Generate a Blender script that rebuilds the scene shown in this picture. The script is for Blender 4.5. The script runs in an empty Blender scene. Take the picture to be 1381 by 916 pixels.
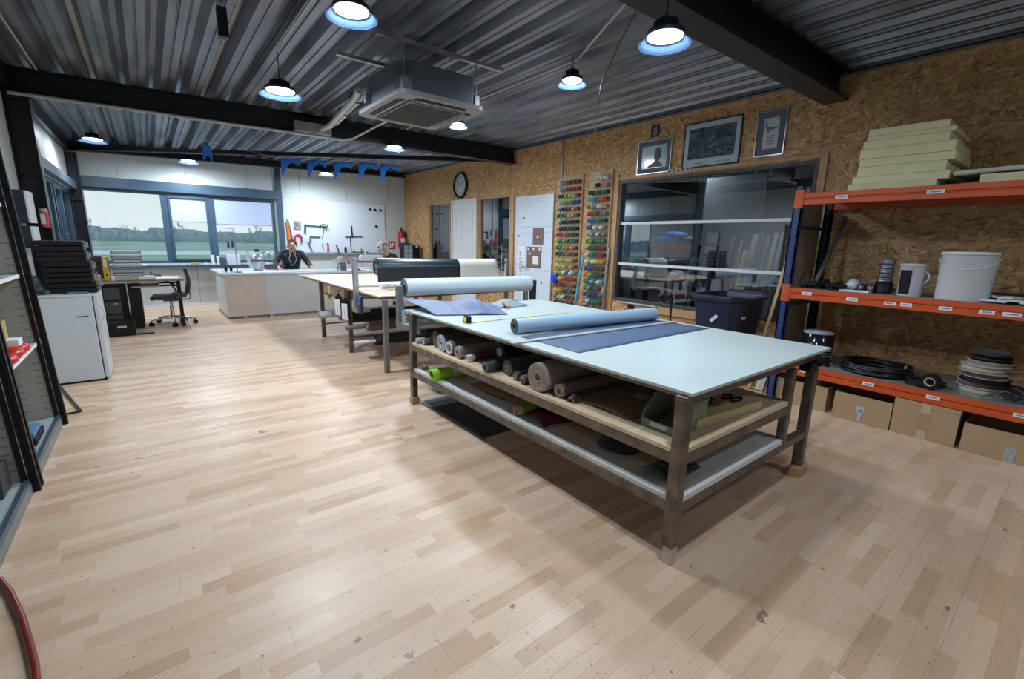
import bpy, bmesh, math, random
from math import sin, cos, pi, radians, sqrt, atan2
from mathutils import Vector, Matrix
S = bpy.context.scene
COL = S.collection
random.seed(7)

# ---------------------------------------------------------------- camera
cam_d = bpy.data.cameras.new('camera'); cam = bpy.data.objects.new('camera', cam_d); COL.objects.link(cam)
cam_d.sensor_width = 36; cam_d.lens = 36*615.5/1381; cam_d.clip_start = .05; cam_d.clip_end = 2000
PITCH, ROLL, YAW = .2087, .0229, .6684
fw = Vector((sin(YAW)*cos(PITCH), cos(YAW)*cos(PITCH), -sin(PITCH)))
rt = Vector((cos(YAW), -sin(YAW), 0)); up = rt.cross(fw)
r2 = cos(ROLL)*rt+sin(ROLL)*up; u2 = -sin(ROLL)*rt+cos(ROLL)*up
M = Matrix((r2, u2, -fw)).transposed().to_4x4(); M.translation = (0, 0, 1.42)
cam.matrix_world = M
S.camera = cam
# ---------------------------------------------------------------- world (overcast daylight) and exposure
S.view_settings.view_transform = 'Standard'; S.view_settings.look = 'None'
S.view_settings.gamma = 1; S.view_settings.exposure = 0.0
w = bpy.data.worlds.new('sky'); S.world = w; w.use_nodes = True
nt = w.node_tree; nt.nodes.clear()
wo = nt.nodes.new('ShaderNodeOutputWorld'); bg = nt.nodes.new('ShaderNodeBackground')
tc = nt.nodes.new('ShaderNodeTexCoord'); sx = nt.nodes.new('ShaderNodeSeparateXYZ')
cr = nt.nodes.new('ShaderNodeValToRGB'); nz = nt.nodes.new('ShaderNodeTexNoise'); nz.inputs['Scale'].default_value = 3
cr.color_ramp.elements[0].position = 0.0; cr.color_ramp.elements[0].color = (.93, .97, 1, 1)
cr.color_ramp.elements[1].position = .5; cr.color_ramp.elements[1].color = (.55, .68, .86, 1)
nt.links.new(tc.outputs['Generated'], sx.inputs[0]); nt.links.new(sx.outputs['Z'], cr.inputs[0])
mxw = nt.nodes.new('ShaderNodeMix'); mxw.data_type = 'RGBA'; mxw.blend_type = 'MULTIPLY'; mxw.inputs[0].default_value = .10
nt.links.new(tc.outputs['Generated'], nz.inputs['Vector'])
nt.links.new(cr.outputs[0], mxw.inputs[6]); nt.links.new(nz.outputs['Fac'], mxw.inputs[7])
nt.links.new(mxw.outputs[2], bg.inputs['Color']); bg.inputs['Strength'].default_value = 1.12
nt.links.new(bg.outputs[0], wo.inputs[0])
LAMP_W = 30.0      # watts of one near high-bay lamp
LAMP_FAR = 60.0    # the stronger ones over the far half
LAMP_COL = (.80, .90, 1.0)

# ---------------------------------------------------------------- materials
def new_mat(name):
    m = bpy.data.materials.new(name); m.use_nodes = True
    n = m.node_tree; n.nodes.clear()
    o = n.nodes.new('ShaderNodeOutputMaterial'); b = n.nodes.new('ShaderNodeBsdfPrincipled')
    n.links.new(b.outputs[0], o.inputs[0]); return m, n, b
def mat(name, col, rough=.5, metal=0, var=.08, scale=6, bump=0, bscale=60, spec=None, trans=0, alpha=1, coat=0, sheen=0, ior=None):
    """plain procedural material: colour broken up by noise, optional bump"""
    m, n, b = new_mat(name)
    b.inputs['Roughness'].default_value = rough; b.inputs['Metallic'].default_value = metal
    if spec is not None: b.inputs['Specular IOR Level'].default_value = spec
    if trans: b.inputs['Transmission Weight'].default_value = trans
    if ior: b.inputs['IOR'].default_value = ior
    if coat: b.inputs['Coat Weight'].default_value = coat
    if sheen: b.inputs['Sheen Weight'].default_value = sheen
    b.inputs['Alpha'].default_value = alpha
    g = n.nodes.new('ShaderNodeNewGeometry')
    t = n.nodes.new('ShaderNodeTexNoise'); t.inputs['Scale'].default_value = scale; t.inputs['Detail'].default_value = 4
    n.links.new(g.outputs['Position'], t.inputs['Vector'])
    r = n.nodes.new('ShaderNodeValToRGB')
    r.color_ramp.elements[0].position = .3; r.color_ramp.elements[1].position = .7
    r.color_ramp.elements[0].color = tuple(max(0, c*(1-var)) for c in col[:3])+(1,)
    r.color_ramp.elements[1].color = tuple(min(1, c*(1+var)) for c in col[:3])+(1,)
    n.links.new(t.outputs['Fac'], r.inputs[0]); n.links.new(r.outputs[0], b.inputs['Base Color'])
    if bump:
        t2 = n.nodes.new('ShaderNodeTexNoise'); t2.inputs['Scale'].default_value = bscale
        n.links.new(g.outputs['Position'], t2.inputs['Vector'])
        bp = n.nodes.new('ShaderNodeBump'); bp.inputs['Strength'].default_value = bump; bp.inputs['Distance'].default_value = .01
        n.links.new(t2.outputs['Fac'], bp.inputs['Height']); n.links.new(bp.outputs[0], b.inputs['Normal'])
    return m
def nd(n, t, **k):
    x = n.nodes.new(t)
    for a, v in k.items(): setattr(x, a, v)
    return x
def mth(n, op, a, b=None, c=None):
    x = n.nodes.new('ShaderNodeMath'); x.operation = op
    for i, v in enumerate((a, b, c)):
        if v is None: continue
        if isinstance(v, (int, float)): x.inputs[i].default_value = v
        else: n.links.new(v, x.inputs[i])
    return x.outputs[0]
def ramp(n, fac, stops):
    r = n.nodes.new('ShaderNodeValToRGB'); e = r.color_ramp.elements
    while len(e) < len(stops): e.new(.5)
    for i, (p, c) in enumerate(stops): e[i].position = p; e[i].color = tuple(c)+(1,)
    n.links.new(fac, r.inputs[0]); return r.outputs[0]
def mixc(n, fac, a, b, mode='MIX'):
    x = n.nodes.new('ShaderNodeMix'); x.data_type = 'RGBA'; x.blend_type = mode
    for i, v in ((0, fac), (6, a), (7, b)):
        if isinstance(v, (int, float)): x.inputs[i].default_value = v
        elif isinstance(v, tuple): x.inputs[i].default_value = v+(1,)
        else: n.links.new(v, x.inputs[i])
    return x.outputs[2]
def comb(n, x, y, z=0):
    c = n.nodes.new('ShaderNodeCombineXYZ')
    for i, v in enumerate((x, y, z)):
        if isinstance(v, (int, float)): c.inputs[i].default_value = v
        else: n.links.new(v, c.inputs[i])
    return c.outputs[0]

def floor_mat():
    """beech 3-strip laminate: strips of random tone running along X, grain, wear spots"""
    m, n, b = new_mat('beech_laminate')
    g = nd(n, 'ShaderNodeNewGeometry'); s = nd(n, 'ShaderNodeSeparateXYZ'); n.links.new(g.outputs['Position'], s.inputs[0])
    X, Y = s.outputs[0], s.outputs[1]
    row = mth(n, 'FLOOR', mth(n, 'DIVIDE', Y, STRIP))
    wn = nd(n, 'ShaderNodeTexWhiteNoise', noise_dimensions='1D'); n.links.new(row, wn.inputs['W'])
    col = mth(n, 'FLOOR', mth(n, 'ADD', mth(n, 'DIVIDE', X, .43), mth(n, 'MULTIPLY', wn.outputs['Value'], 7.3)))
    w2 = nd(n, 'ShaderNodeTexWhiteNoise', noise_dimensions='2D'); n.links.new(comb(n, row, col), w2.inputs['Vector'])
    c = ramp(n, w2.outputs['Value'], [(0, (.50, .335, .215)), (.2, (.585, .41, .28)), (.6, (.64, .465, .33)), (.85, (.69, .52, .385)), (1, (.52, .335, .20))])
    gr = nd(n, 'ShaderNodeTexNoise'); gr.inputs['Scale'].default_value = 1; gr.inputs['Detail'].default_value = 5
    n.links.new(comb(n, mth(n, 'MULTIPLY', X, 9), mth(n, 'MULTIPLY', Y, 160), mth(n, 'MULTIPLY', w2.outputs['Value'], 50)), gr.inputs['Vector'])
    c = mixc(n, .55, c, ramp(n, gr.outputs['Fac'], [(.3, (.80, .76, .72)), (.7, (1, 1, 1))]), 'MULTIPLY')
    fr = mth(n, 'FRACT', mth(n, 'DIVIDE', Y, STRIP))
    edge = mth(n, 'LESS_THAN', mth(n, 'PINGPONG', fr, .5), .014)
    c = mixc(n, mth(n, 'MULTIPLY', edge, .2), c, (.25, .16, .1))
    # scuffs, speckle and worn patches
    n1 = nd(n, 'ShaderNodeTexNoise'); n1.inputs['Scale'].default_value = 55; n1.inputs['Detail'].default_value = 3; n.links.new(g.outputs['Position'], n1.inputs['Vector'])
    n2 = nd(n, 'ShaderNodeTexNoise'); n2.inputs['Scale'].default_value = 1.1; n2.inputs['Detail'].default_value = 3; n.links.new(g.outputs['Position'], n2.inputs['Vector'])
    sp = mth(n, 'GREATER_THAN', mth(n, 'ADD', n1.outputs['Fac'], mth(n, 'MULTIPLY', n2.outputs['Fac'], .22)), .815)
    c = mixc(n, mth(n, 'MULTIPLY', sp, .75), c, (.12, .09, .075))
    def spot(x, y, rx, ry, thr, dark, sc=30, fall=.25):
        nonlocal c
        dx = mth(n, 'DIVIDE', mth(n, 'SUBTRACT', X, x), rx); dy = mth(n, 'DIVIDE', mth(n, 'SUBTRACT', Y, y), ry)
        d = mth(n, 'SQRT', mth(n, 'ADD', mth(n, 'MULTIPLY', dx, dx), mth(n, 'MULTIPLY', dy, dy)))
        ns = nd(n, 'ShaderNodeTexNoise'); ns.inputs['Scale'].default_value = sc; ns.inputs['Detail'].default_value = 4; n.links.new(g.outputs['Position'], ns.inputs['Vector'])
        v = mth(n, 'GREATER_THAN', mth(n, 'SUBTRACT', ns.outputs['Fac'], mth(n, 'MULTIPLY', d, fall)), thr)
        c = mixc(n, mth(n, 'MULTIPLY', v, dark), c, (.16, .12, .10))
    for a in FLOOR_SPOTS: spot(*a)
    n.links.new(c, b.inputs['Base Color'])
    n.links.new(ramp(n, n2.outputs['Fac'], [(.3, (.34,)*3), (.7, (.46,)*3)]), b.inputs['Roughness'])
    bp = nd(n, 'ShaderNodeBump'); bp.inputs['Strength'].default_value = .06; bp.inputs['Distance'].default_value = .002
    n.links.new(gr.outputs['Fac'], bp.inputs['Height']); n.links.new(bp.outputs[0], b.inputs['Normal'])
    return m
def osb_mat(name='oriented_strand_board', ax='YZ'):
    m, n, b = new_mat(name)
    g = nd(n, 'ShaderNodeNewGeometry'); s = nd(n, 'ShaderNodeSeparateXYZ'); n.links.new(g.outputs['Position'], s.inputs[0])
    oi = nd(n, 'ShaderNodeObjectInfo')
    A = s.outputs['XYZ'.index(ax[0])]; B = s.outputs['XYZ'.index(ax[1])]
    B2 = mth(n, 'ADD', B, mth(n, 'MULTIPLY', oi.outputs['Random'], 13))
    wz = nd(n, 'ShaderNodeTexNoise'); wz.inputs['Scale'].default_value = 7; n.links.new(comb(n, A, B2), wz.inputs['Vector'])
    cur = None
    for k, (ang, su, sv) in enumerate(((.35, 50, 14), (2.5, 54, 13), (1.35, 62, 16))):
        ca, sa = cos(ang), sin(ang)
        u = mth(n, 'MULTIPLY', mth(n, 'ADD', mth(n, 'MULTIPLY', A, ca), mth(n, 'MULTIPLY', B2, sa)), su)
        v = mth(n, 'MULTIPLY', mth(n, 'SUBTRACT', mth(n, 'MULTIPLY', B2, ca), mth(n, 'MULTIPLY', A, sa)), sv)
        vo = nd(n, 'ShaderNodeTexVoronoi', voronoi_dimensions='3D'); vo.inputs['Scale'].default_value = 1
        n.links.new(comb(n, u, v, k*9.1), vo.inputs['Vector'])
        sc = nd(n, 'ShaderNodeSeparateColor'); n.links.new(vo.outputs['Color'], sc.inputs[0])
        c = ramp(n, sc.outputs[0], [(0, (.22, .11, .04)), (.12, (.38, .20, .075)), (.45, (.49, .28, .115)), (.8, (.56, .345, .155)), (1, (.70, .48, .25))])
        if cur is None: cur = c
        else: cur = mixc(n, mth(n, 'GREATER_THAN', sc.outputs[1], .55), cur, c)
    cur = mixc(n, .5, cur, ramp(n, wz.outputs['Fac'], [(.3, (.78, .76, .74)), (.7, (1.0, 1, 1))]), 'MULTIPLY')
    n.links.new(cur, b.inputs['Base Color']); b.inputs['Roughness'].default_value = .55
    rb = nd(n, 'ShaderNodeRGBToBW'); n.links.new(cur, rb.inputs[0])
    bp = nd(n, 'ShaderNodeBump'); bp.inputs['Strength'].default_value = .25; bp.inputs['Distance'].default_value = .002
    n.links.new(rb.outputs[0], bp.inputs['Height']); n.links.new(bp.outputs[0], b.inputs['Normal'])
    return m
def wood_mat(name, c0, c1, axis='X', rough=.55, sc=14):
    m, n, b = new_mat(name)
    g = nd(n, 'ShaderNodeNewGeometry'); s = nd(n, 'ShaderNodeSeparateXYZ'); n.links.new(g.outputs['Position'], s.inputs[0])
    v = [mth(n, 'MULTIPLY', s.outputs[i], (sc*.12 if 'XYZ'[i] == axis else sc)) for i in range(3)]
    t = nd(n, 'ShaderNodeTexNoise'); t.inputs['Scale'].default_value = 1; t.inputs['Detail'].default_value = 6; t.inputs['Distortion'].default_value = .6
    n.links.new(comb(n, *v), t.inputs['Vector'])
    n.links.new(ramp(n, t.outputs['Fac'], [(.25, c0), (.75, c1)]), b.inputs['Base Color']); b.inputs['Roughness'].default_value = rough
    return m
def glass_mat(name, tint=(.9, .95, .95), refl=1.0):
    """thin pane: see-through with Fresnel reflections"""
    m = bpy.data.materials.new(name); m.use_nodes = True; n = m.node_tree; n.nodes.clear()
    o = nd(n, 'ShaderNodeOutputMaterial'); t = nd(n, 'ShaderNodeBsdfTransparent'); t.inputs[0].default_value = tint+(1,)
    gl = nd(n, 'ShaderNodeBsdfGlossy'); gl.inputs['Roughness'].default_value = .01; gl.inputs['Color'].default_value = (1, 1, 1, 1)
    f = nd(n, 'ShaderNodeFresnel'); f.inputs[0].default_value = 1.5
    mx = nd(n, 'ShaderNodeMixShader')
    n.links.new(mth(n, 'MINIMUM', mth(n, 'MULTIPLY', f.outputs[0], refl), 1.0), mx.inputs[0]); n.links.new(t.outputs[0], mx.inputs[1]); n.links.new(gl.outputs[0], mx.inputs[2])
    n.links.new(mx.outputs[0], o.inputs[0]); return m
def emit_mat(name, col, st):
    m = bpy.data.materials.new(name); m.use_nodes = True; n = m.node_tree; n.nodes.clear()
    o = nd(n, 'ShaderNodeOutputMaterial'); e = nd(n, 'ShaderNodeEmission'); e.inputs[0].default_value = col+(1,); e.inputs[1].default_value = st
    n.links.new(e.outputs[0], o.inputs[0]); return m
def deck_mat():
    m, n, b = new_mat('galvanised_deck')
    g = nd(n, 'ShaderNodeNewGeometry'); s = nd(n, 'ShaderNodeSeparateXYZ'); n.links.new(g.outputs['Position'], s.inputs[0])
    t = nd(n, 'ShaderNodeTexNoise'); t.inputs['Scale'].default_value = 1; t.inputs['Detail'].default_value = 4
    n.links.new(comb(n, mth(n, 'MULTIPLY', s.outputs[0], 7), mth(n, 'MULTIPLY', s.outputs[1], 1.2), s.outputs[2]), t.inputs['Vector'])
    n.links.new(ramp(n, t.outputs['Fac'], [(.3, (.12, .135, .16)), (.7, (.32, .35, .405))]), b.inputs['Base Color'])
    b.inputs['Metallic'].default_value = .75
    n.links.new(ramp(n, t.outputs['Fac'], [(.3, (.33,)*3), (.7, (.48,)*3)]), b.inputs['Roughness'])
    return m

STRIP = .0647
FLOOR_SPOTS = []
FLOOR_SPOTS = [(1.74, .58, .05, .03, .36, .8), (1.37, 1.01, .012, .009, .34, .8), (1.79, .91, .02, .006, .34, .8), (2.26, .54, .014, .008, .34, .8), (3.40, .07, .03, .01, .34, .8), (2.41, .14, .025, .01, .34, .8), (1.25, .66, .012, .01, .34, .8), (.99, 1.21, .014, .014, .34, .8), (.44, 1.42, .014, .01, .34, .7), (.86, 1.34, .013, .01, .34, .7), (.56, 1.25, .03, .03, .38, .6), (.51, 3.64, .06, .05, .4, .8), (1.66, 1.56, .25, .30, .59, .75, 120, .09), (1.30, 1.45, .3, .25, .63, .6, 90, .05), (2.2, .70, .6, .3, .64, .6, 80, .04), (2.3, .25, .6, .3, .645, .75, 50, .05), (.9, 1.0, .7, .4, .66, .6, 60, .04),
               (-.2, 3.62, .30, .010, .34, .55), (.33, 3.98, .10, .012, .38, .7), (1.30, 3.02, .05, .03, .4, .5), (2.78, .64, .08, .012, .4, .45), (.44, 1.42, .02, .012, .36, .7)]
# ---------------------------------------------------------------- mesh helpers
class MB:
    def __init__(s): s.v = []; s.f = []; s.sm = []; s.mi = []; s.cm = 0
    def add(s, vs, fs, smooth=False):
        o = len(s.v); s.v += [tuple(v) for v in vs]
        for f in fs: s.f.append(tuple(i+o for i in f)); s.sm.append(smooth); s.mi.append(s.cm)
        return s
    def box(s, x0, y0, z0, x1, y1, z1, R=None, c=None):
        if x0 > x1: x0, x1 = x1, x0
        if y0 > y1: y0, y1 = y1, y0
        if z0 > z1: z0, z1 = z1, z0
        vs = [Vector((x, y, z)) for z in (z0, z1) for y in (y0, y1) for x in (x0, x1)]
        if R is not None: vs = [Vector(c)+R@v for v in vs]
        return s.add(vs, [(0, 2, 3, 1), (4, 5, 7, 6), (0, 1, 5, 4), (2, 6, 7, 3), (0, 4, 6, 2), (1, 3, 7, 5)])
    def cbox(s, c, d, R=None):
        h = [a/2 for a in d]
        return s.box(-h[0], -h[1], -h[2], h[0], h[1], h[2], R or Matrix.Identity(3), c)
    def bar(s, p0, p1, w, h, upv=(0, 0, 1)):
        p0, p1 = Vector(p0), Vector(p1); d = (p1-p0); L = d.length; d.normalize()
        u = Vector(upv)
        if abs(d.dot(u)) > .98: u = Vector((0, 1, 0))
        x = d.cross(u).normalized(); z = x.cross(d)
        R = Matrix((x, d, z)).transposed()
        return s.box(-w/2, 0, -h/2, w/2, L, h/2, R, p0)
    def tube(s, pts, r, n=10, caps=True, closed=False, smooth=True):
        pts = [Vector(p) for p in pts]; m = len(pts); rr = r if isinstance(r, (list, tuple)) else [r]*m
        rings = []; pu = None
        for i, p in enumerate(pts):
            a = pts[(i-1) % m] if (i or closed) else p; b = pts[(i+1) % m] if (i < m-1 or closed) else p
            d = (b-a).normalized()
            if pu is None:
                u = Vector((0, 0, 1)) if abs(d.z) < .9 else Vector((1, 0, 0))
            else: u = pu
            u = (u-d*u.dot(d)).normalized(); pu = u; v = d.cross(u)
            rings.append([p+rr[i]*(cos(2*pi*k/n)*u+sin(2*pi*k/n)*v) for k in range(n)])
        vs = [q for R in rings for q in R]; fs = []
        for i in range(m if closed else m-1):
            j = (i+1) % m
            for k in range(n): fs.append((i*n+k, i*n+(k+1) % n, j*n+(k+1) % n, j*n+k))
        s.add(vs, fs, smooth)
        if caps and not closed:
            s.add(rings[0], [tuple(range(n))[::-1]]); s.add(rings[-1], [tuple(range(n))])
        return s
    def cyl(s, p0, p1, r, r1=None, n=20): return s.tube([p0, p1], [r, r if r1 is None else r1], n)
    def pipe(s, p0, p1, R, ri, n=28):
        """hollow cylinder"""
        p0, p1 = Vector(p0), Vector(p1); d = (p1-p0).normalized(); u = Vector((0, 0, 1)) if abs(d.z) < .9 else Vector((1, 0, 0))
        u = (u-d*u.dot(d)).normalized(); v = d.cross(u)
        rg = lambda p, r: [p+r*(cos(2*pi*k/n)*u+sin(2*pi*k/n)*v) for k in range(n)]
        A, B, Cc, D = rg(p0, R), rg(p1, R), rg(p1, ri), rg(p0, ri)
        q = lambda a, b: [(a*n+k, a*n+(k+1) % n, b*n+(k+1) % n, b*n+k) for k in range(n)]
        o = len(s.v); s.v += [tuple(x) for x in A+B+Cc+D]
        for fl, sm in ((q(0, 1), True), (q(1, 2), False), (q(2, 3), True), (q(3, 0), False)):
            for f in fl: s.f.append(tuple(i+o for i in f)); s.sm.append(sm); s.mi.append(s.cm)
        return s
    def lathe(s, prof, c=(0, 0, 0), n=24, smooth=True, cap=True, R=None):
        c = Vector(c); R = R or Matrix.Identity(3)
        rings = [[c+R@Vector((r*cos(2*pi*k/n), r*sin(2*pi*k/n), z)) for k in range(n)] for r, z in prof]
        vs = [q for X in rings for q in X]; fs = []
        for i in range(len(prof)-1):
            for k in range(n): fs.append((i*n+k, i*n+(k+1) % n, (i+1)*n+(k+1) % n, (i+1)*n+k))
        s.add(vs, fs, smooth)
        if cap:
            if prof[0][0] > 1e-4: s.add(rings[0], [tuple(range(n))[::-1]])
            if prof[-1][0] > 1e-4: s.add(rings[-1], [tuple(range(n))])
        return s
    def prism(s, pts, d0, d1, axis='z', R=None, c=(0, 0, 0)):
        """2D outline (ccw) extruded between d0 and d1 along axis"""
        P = {'z': lambda a, b, t: (a, b, t), 'y': lambda a, b, t: (a, t, b), 'x': lambda a, b, t: (t, a, b)}[axis]
        n = len(pts); vs = [Vector(P(a, b, d0)) for a, b in pts]+[Vector(P(a, b, d1)) for a, b in pts]
        if R is not None: vs = [Vector(c)+R@v for v in vs]
        fs = [tuple(range(n))[::-1], tuple(range(n, 2*n))]+[(i, (i+1) % n, n+(i+1) % n, n+i) for i in range(n)]
        return s.add(vs, fs)
    def sheet(s, fn, nu, nv, th=.002, smooth=True):
        """closed thin cloth: fn(u,v)->point"""
        P = [[Vector(fn(i/nu, j/nv)) for j in range(nv+1)] for i in range(nu+1)]
        N = [[None]*(nv+1) for _ in range(nu+1)]
        for i in range(nu+1):
            for j in range(nv+1):
                a = P[min(i+1, nu)][j]-P[max(i-1, 0)][j]; b = P[i][min(j+1, nv)]-P[i][max(j-1, 0)]
                c = a.cross(b); N[i][j] = c.normalized() if c.length > 1e-12 else Vector((0, 0, 1))
        W = nv+1; top = [P[i][j]+N[i][j]*th/2 for i in range(nu+1) for j in range(W)]; bot = [P[i][j]-N[i][j]*th/2 for i in range(nu+1) for j in range(W)]
        K = len(top); fs = []
        for i in range(nu):
            for j in range(nv):
                a, b, c, d = i*W+j, (i+1)*W+j, (i+1)*W+j+1, i*W+j+1
                fs.append((a, b, c, d)); fs.append((K+a, K+d, K+c, K+b))
        for i in range(nu):
            for j in (0, nv):
                a, b = i*W+j, (i+1)*W+j
                fs.append((a, K+a, K+b, b) if j == 0 else (a, b, K+b, K+a))
        for j in range(nv):
            for i in (0, nu):
                a, b = i*W+j, i*W+j+1
                fs.append((a, b, K+b, K+a) if i == 0 else (a, K+a, K+b, b))
        return s.add(top+bot, fs, smooth)
    def blob(s, c, r, n=12, m=8, amp=0, seed=0, R=None):
        c = Vector(c); rnd = random.Random(seed); vs = []; fs = []; R = R or Matrix.Identity(3)
        rx, ry, rz = (r, r, r) if isinstance(r, (int, float)) else r
        for j in range(m+1):
            th = pi*j/m
            for i in range(n):
                k = 1+amp*(rnd.random()-.5)*2 if 0 < j < m else 1
                vs.append(c+R@Vector((rx*k*sin(th)*cos(2*pi*i/n), ry*k*sin(th)*sin(2*pi*i/n), rz*k*cos(th))))
        for j in range(m):
            for i in range(n): fs.append((j*n+i, (j+1)*n+i, (j+1)*n+(i+1) % n, j*n+(i+1) % n))
        return s.add(vs, fs, True)
    def mesh(s, name, org=(0, 0, 0)):
        me = bpy.data.meshes.new(name); o = Vector(org)
        me.from_pydata([tuple(Vector(v)-o) for v in s.v], [], s.f); me.update()
        me.polygons.foreach_set('use_smooth', s.sm); me.polygons.foreach_set('material_index', s.mi)
        return me
    def build(s, name, mt, parent=None, bevel=0, org=None, seg=2):
        wl = Vector((0, 0, 0)) if parent is None else WL[parent.name]
        if org is None:
            if parent is None:
                xs = [v[0] for v in s.v]; ys = [v[1] for v in s.v]; zs = [v[2] for v in s.v]
                org = ((min(xs)+max(xs))/2, (min(ys)+max(ys))/2, min(zs))
            else: org = tuple(wl)
        me = s.mesh(name, org)
        for q in (mt if isinstance(mt, (list, tuple)) else [mt]): me.materials.append(q)
        o = bpy.data.objects.new(name, me); COL.objects.link(o)
        o.location = Vector(org)-wl
        if parent is not None: o.parent = parent
        WL[o.name] = Vector(org)
        if bevel:
            b = o.modifiers.new('bevel', 'BEVEL'); b.width = bevel; b.segments = seg; b.limit_method = 'ANGLE'; b.angle_limit = radians(40)
        return o
WL = {}
def tag(o, label=None, cat=None, group=None, kind=None):
    if label: o['label'] = label
    if cat: o['category'] = cat
    if group: o['group'] = group
    if kind: o['kind'] = kind
    return o
def thing(name, loc, label, cat, group=None):
    o = bpy.data.objects.new(name, None); COL.objects.link(o); o.location = loc; o.empty_display_size = .1
    WL[o.name] = Vector(loc); return tag(o, label, cat, group)
def struct(o): o['kind'] = 'structure'; return o
def copy_tree(o, loc, label=None):
    c = o.copy(); COL.objects.link(c); c.location = loc; WL[c.name] = Vector(loc)
    if label: c['label'] = label
    def kids(a, b):
        for ch in a.children:
            d = ch.copy(); COL.objects.link(d); d.parent = b
            kids(ch, d)
    kids(o, c); return c
def rz(a): return Matrix.Rotation(a, 3, 'Z')
def rx(a): return Matrix.Rotation(a, 3, 'X')
def ry(a): return Matrix.Rotation(a, 3, 'Y')

# ---------------------------------------------------------------- the shared materials
FLOOR = floor_mat(); OSB = osb_mat(); DECK = deck_mat()
BLACKST = mat('black_painted_steel', (.007, .009, .012), .4, 0, .2, 3)
BLUEST = mat('slate_blue_frame', (.045, .085, .13), .35, 0, .1, 3)
PANEL = mat('pale_cladding_panel', (.56, .60, .60), .45, .0, .05, 1.5)
SUBF = mat('subfloor', (.05, .04, .03), .9)
RAWST = mat('raw_mill_steel', (.17, .145, .13), .42, .75, .35, 14)
GALV = mat('galvanised_steel', (.42, .44, .47), .4, .8, .15, 12)
WHITE = mat('white_paint', (.72, .74, .76), .4, 0, .03, 4)
LINO = mat('pale_green_white_table_laminate', (.47, .55, .545), .36, 0, .035, 3)
PLY = wood_mat('plywood', (.55, .40, .23), (.70, .55, .36), 'Y', .5, 30)
PLYX = wood_mat('pale_plywood', (.56, .43, .27), (.74, .60, .42), 'X', .5, 26)
PINE = wood_mat('pine', (.38, .22, .10), (.54, .35, .18), 'Z', .55, 30)
PINEX = wood_mat('pine_beam', (.55, .42, .20), (.70, .58, .32), 'X', .6, 30)
GLASS = glass_mat('window_glass')
GLASSR = glass_mat('workshop_window_glass', (.80, .85, .88), 2.6)
BLACKPL = mat('black_plastic', (.006, .006, .008), .5, 0, .2, 8, spec=.3)
DARKGREY = mat('dark_grey_plastic', (.05, .052, .056), .5, 0, .1, 8)
CHROME = mat('chrome', (.62, .64, .66), .2, 1, .05, 5)
CARD = mat('corrugated_cardboard', (.40, .275, .155), .8, 0, .06, 5, .05, 80)
TAPE = mat('brown_parcel_tape', (.50, .38, .24), .35, 0, .05)
PAPER = mat('paper', (.72, .74, .76), .7, 0, .03, 10)
PRINT = mat('grey_ink', (.12, .13, .16), .8, 0, .2, 40)
ORANGE = mat('orange_rack_paint', (.54, .085, .018), .45, 0, .1, 4)
BLUERK = mat('dark_blue_rack_paint', (.012, .035, .13), .4, 0, .2, 6)
CREAM = mat('cream_cabinet_steel', (.33, .325, .29), .5, 0, .03, 4)

# ---------------------------------------------------------------- floor: laminate planks laid across the room
XL, XR, YB, YF = -.95, 5.40, -2.6, 11.48
fl = MB().box(XL-.1, YB-.1, -.12, XR+.1, YF+.1, -.012).build('floor', SUBF); struct(fl)
PW, PL = STRIP*3, 1.29
cells = []; row = 0; y = YB
rnd = random.Random(3)
while y < YF:
    y1 = min(y+PW, YF); x = XL-rnd.random()*PL
    while x < XR:
        a, b = max(x, XL), min(x+PL, XR)
        if b-a > .03: cells.append((a, y, b, y1))
        x += PL
    y = y1
def dist(c):
    cx, cy = (c[0]+c[2])/2, (c[1]+c[3])/2
    return sqrt(cx*cx+cy*cy)+(100 if Vector((cx, cy)).dot(Vector((sin(YAW), cos(YAW)))) < .15 else 0)
cells.sort(key=dist)
pm = {}
for i, (a, y0, b, y1) in enumerate(cells[:300]):
    k = (round(b-a, 4), round(y1-y0, 4))
    if k not in pm:
        hx, hy = k[0]/2-.0003, k[1]/2-.0003
        me = MB().box(-hx, -hy, -.012, hx, hy, 0).mesh('plank'); me.materials.append(FLOOR); pm[k] = me
    o = bpy.data.objects.new('plank', pm[k]); COL.objects.link(o); o.parent = fl
    o.location = Vector(((a+b)/2, (y0+y1)/2, 0))-WL[fl.name]
rest = MB()
for a, y0, b, y1 in cells[300:]: rest.box(a+.0006, y0+.0006, -.012, b-.0006, y1-.0006, 0)
o = rest.build('plank_field', FLOOR, fl); o['kind'] = 'stuff'

# ---------------------------------------------------------------- walls
def cuts(a0, a1, b0, b1, holes, aj, bj):
    """rectangles of a wall minus holes (a0,a1,b0,b1), split at joints aj (along) and bj (up)"""
    A = sorted(set([a0, a1]+[x for h in holes for x in h[:2] if a0 < x < a1])); out = []
    for p, q in zip(A[:-1], A[1:]):
        m = (p+q)/2; hs = sorted([h for h in holes if h[0] < m < h[1]], key=lambda h: h[2]); z = b0; seg = []
        for h in hs:
            if h[2] > z: seg.append((z, h[2]))
            z = max(z, h[3])
        if z < b1: seg.append((z, b1))
        for s0, s1 in seg: out.append((p, q, s0, s1))
    def split(rs, js, i):
        o = []
        for r in rs:
            e = sorted([j for j in js if r[i]+.02 < j < r[i+1]-.02]); pts = [r[i]]+e+[r[i+1]]
            for c, d in zip(pts[:-1], pts[1:]):
                n = list(r); n[i] = c; n[i+1] = d; o.append(tuple(n))
        return o
    return split(split(out, aj, 0), bj, 2)
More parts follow.
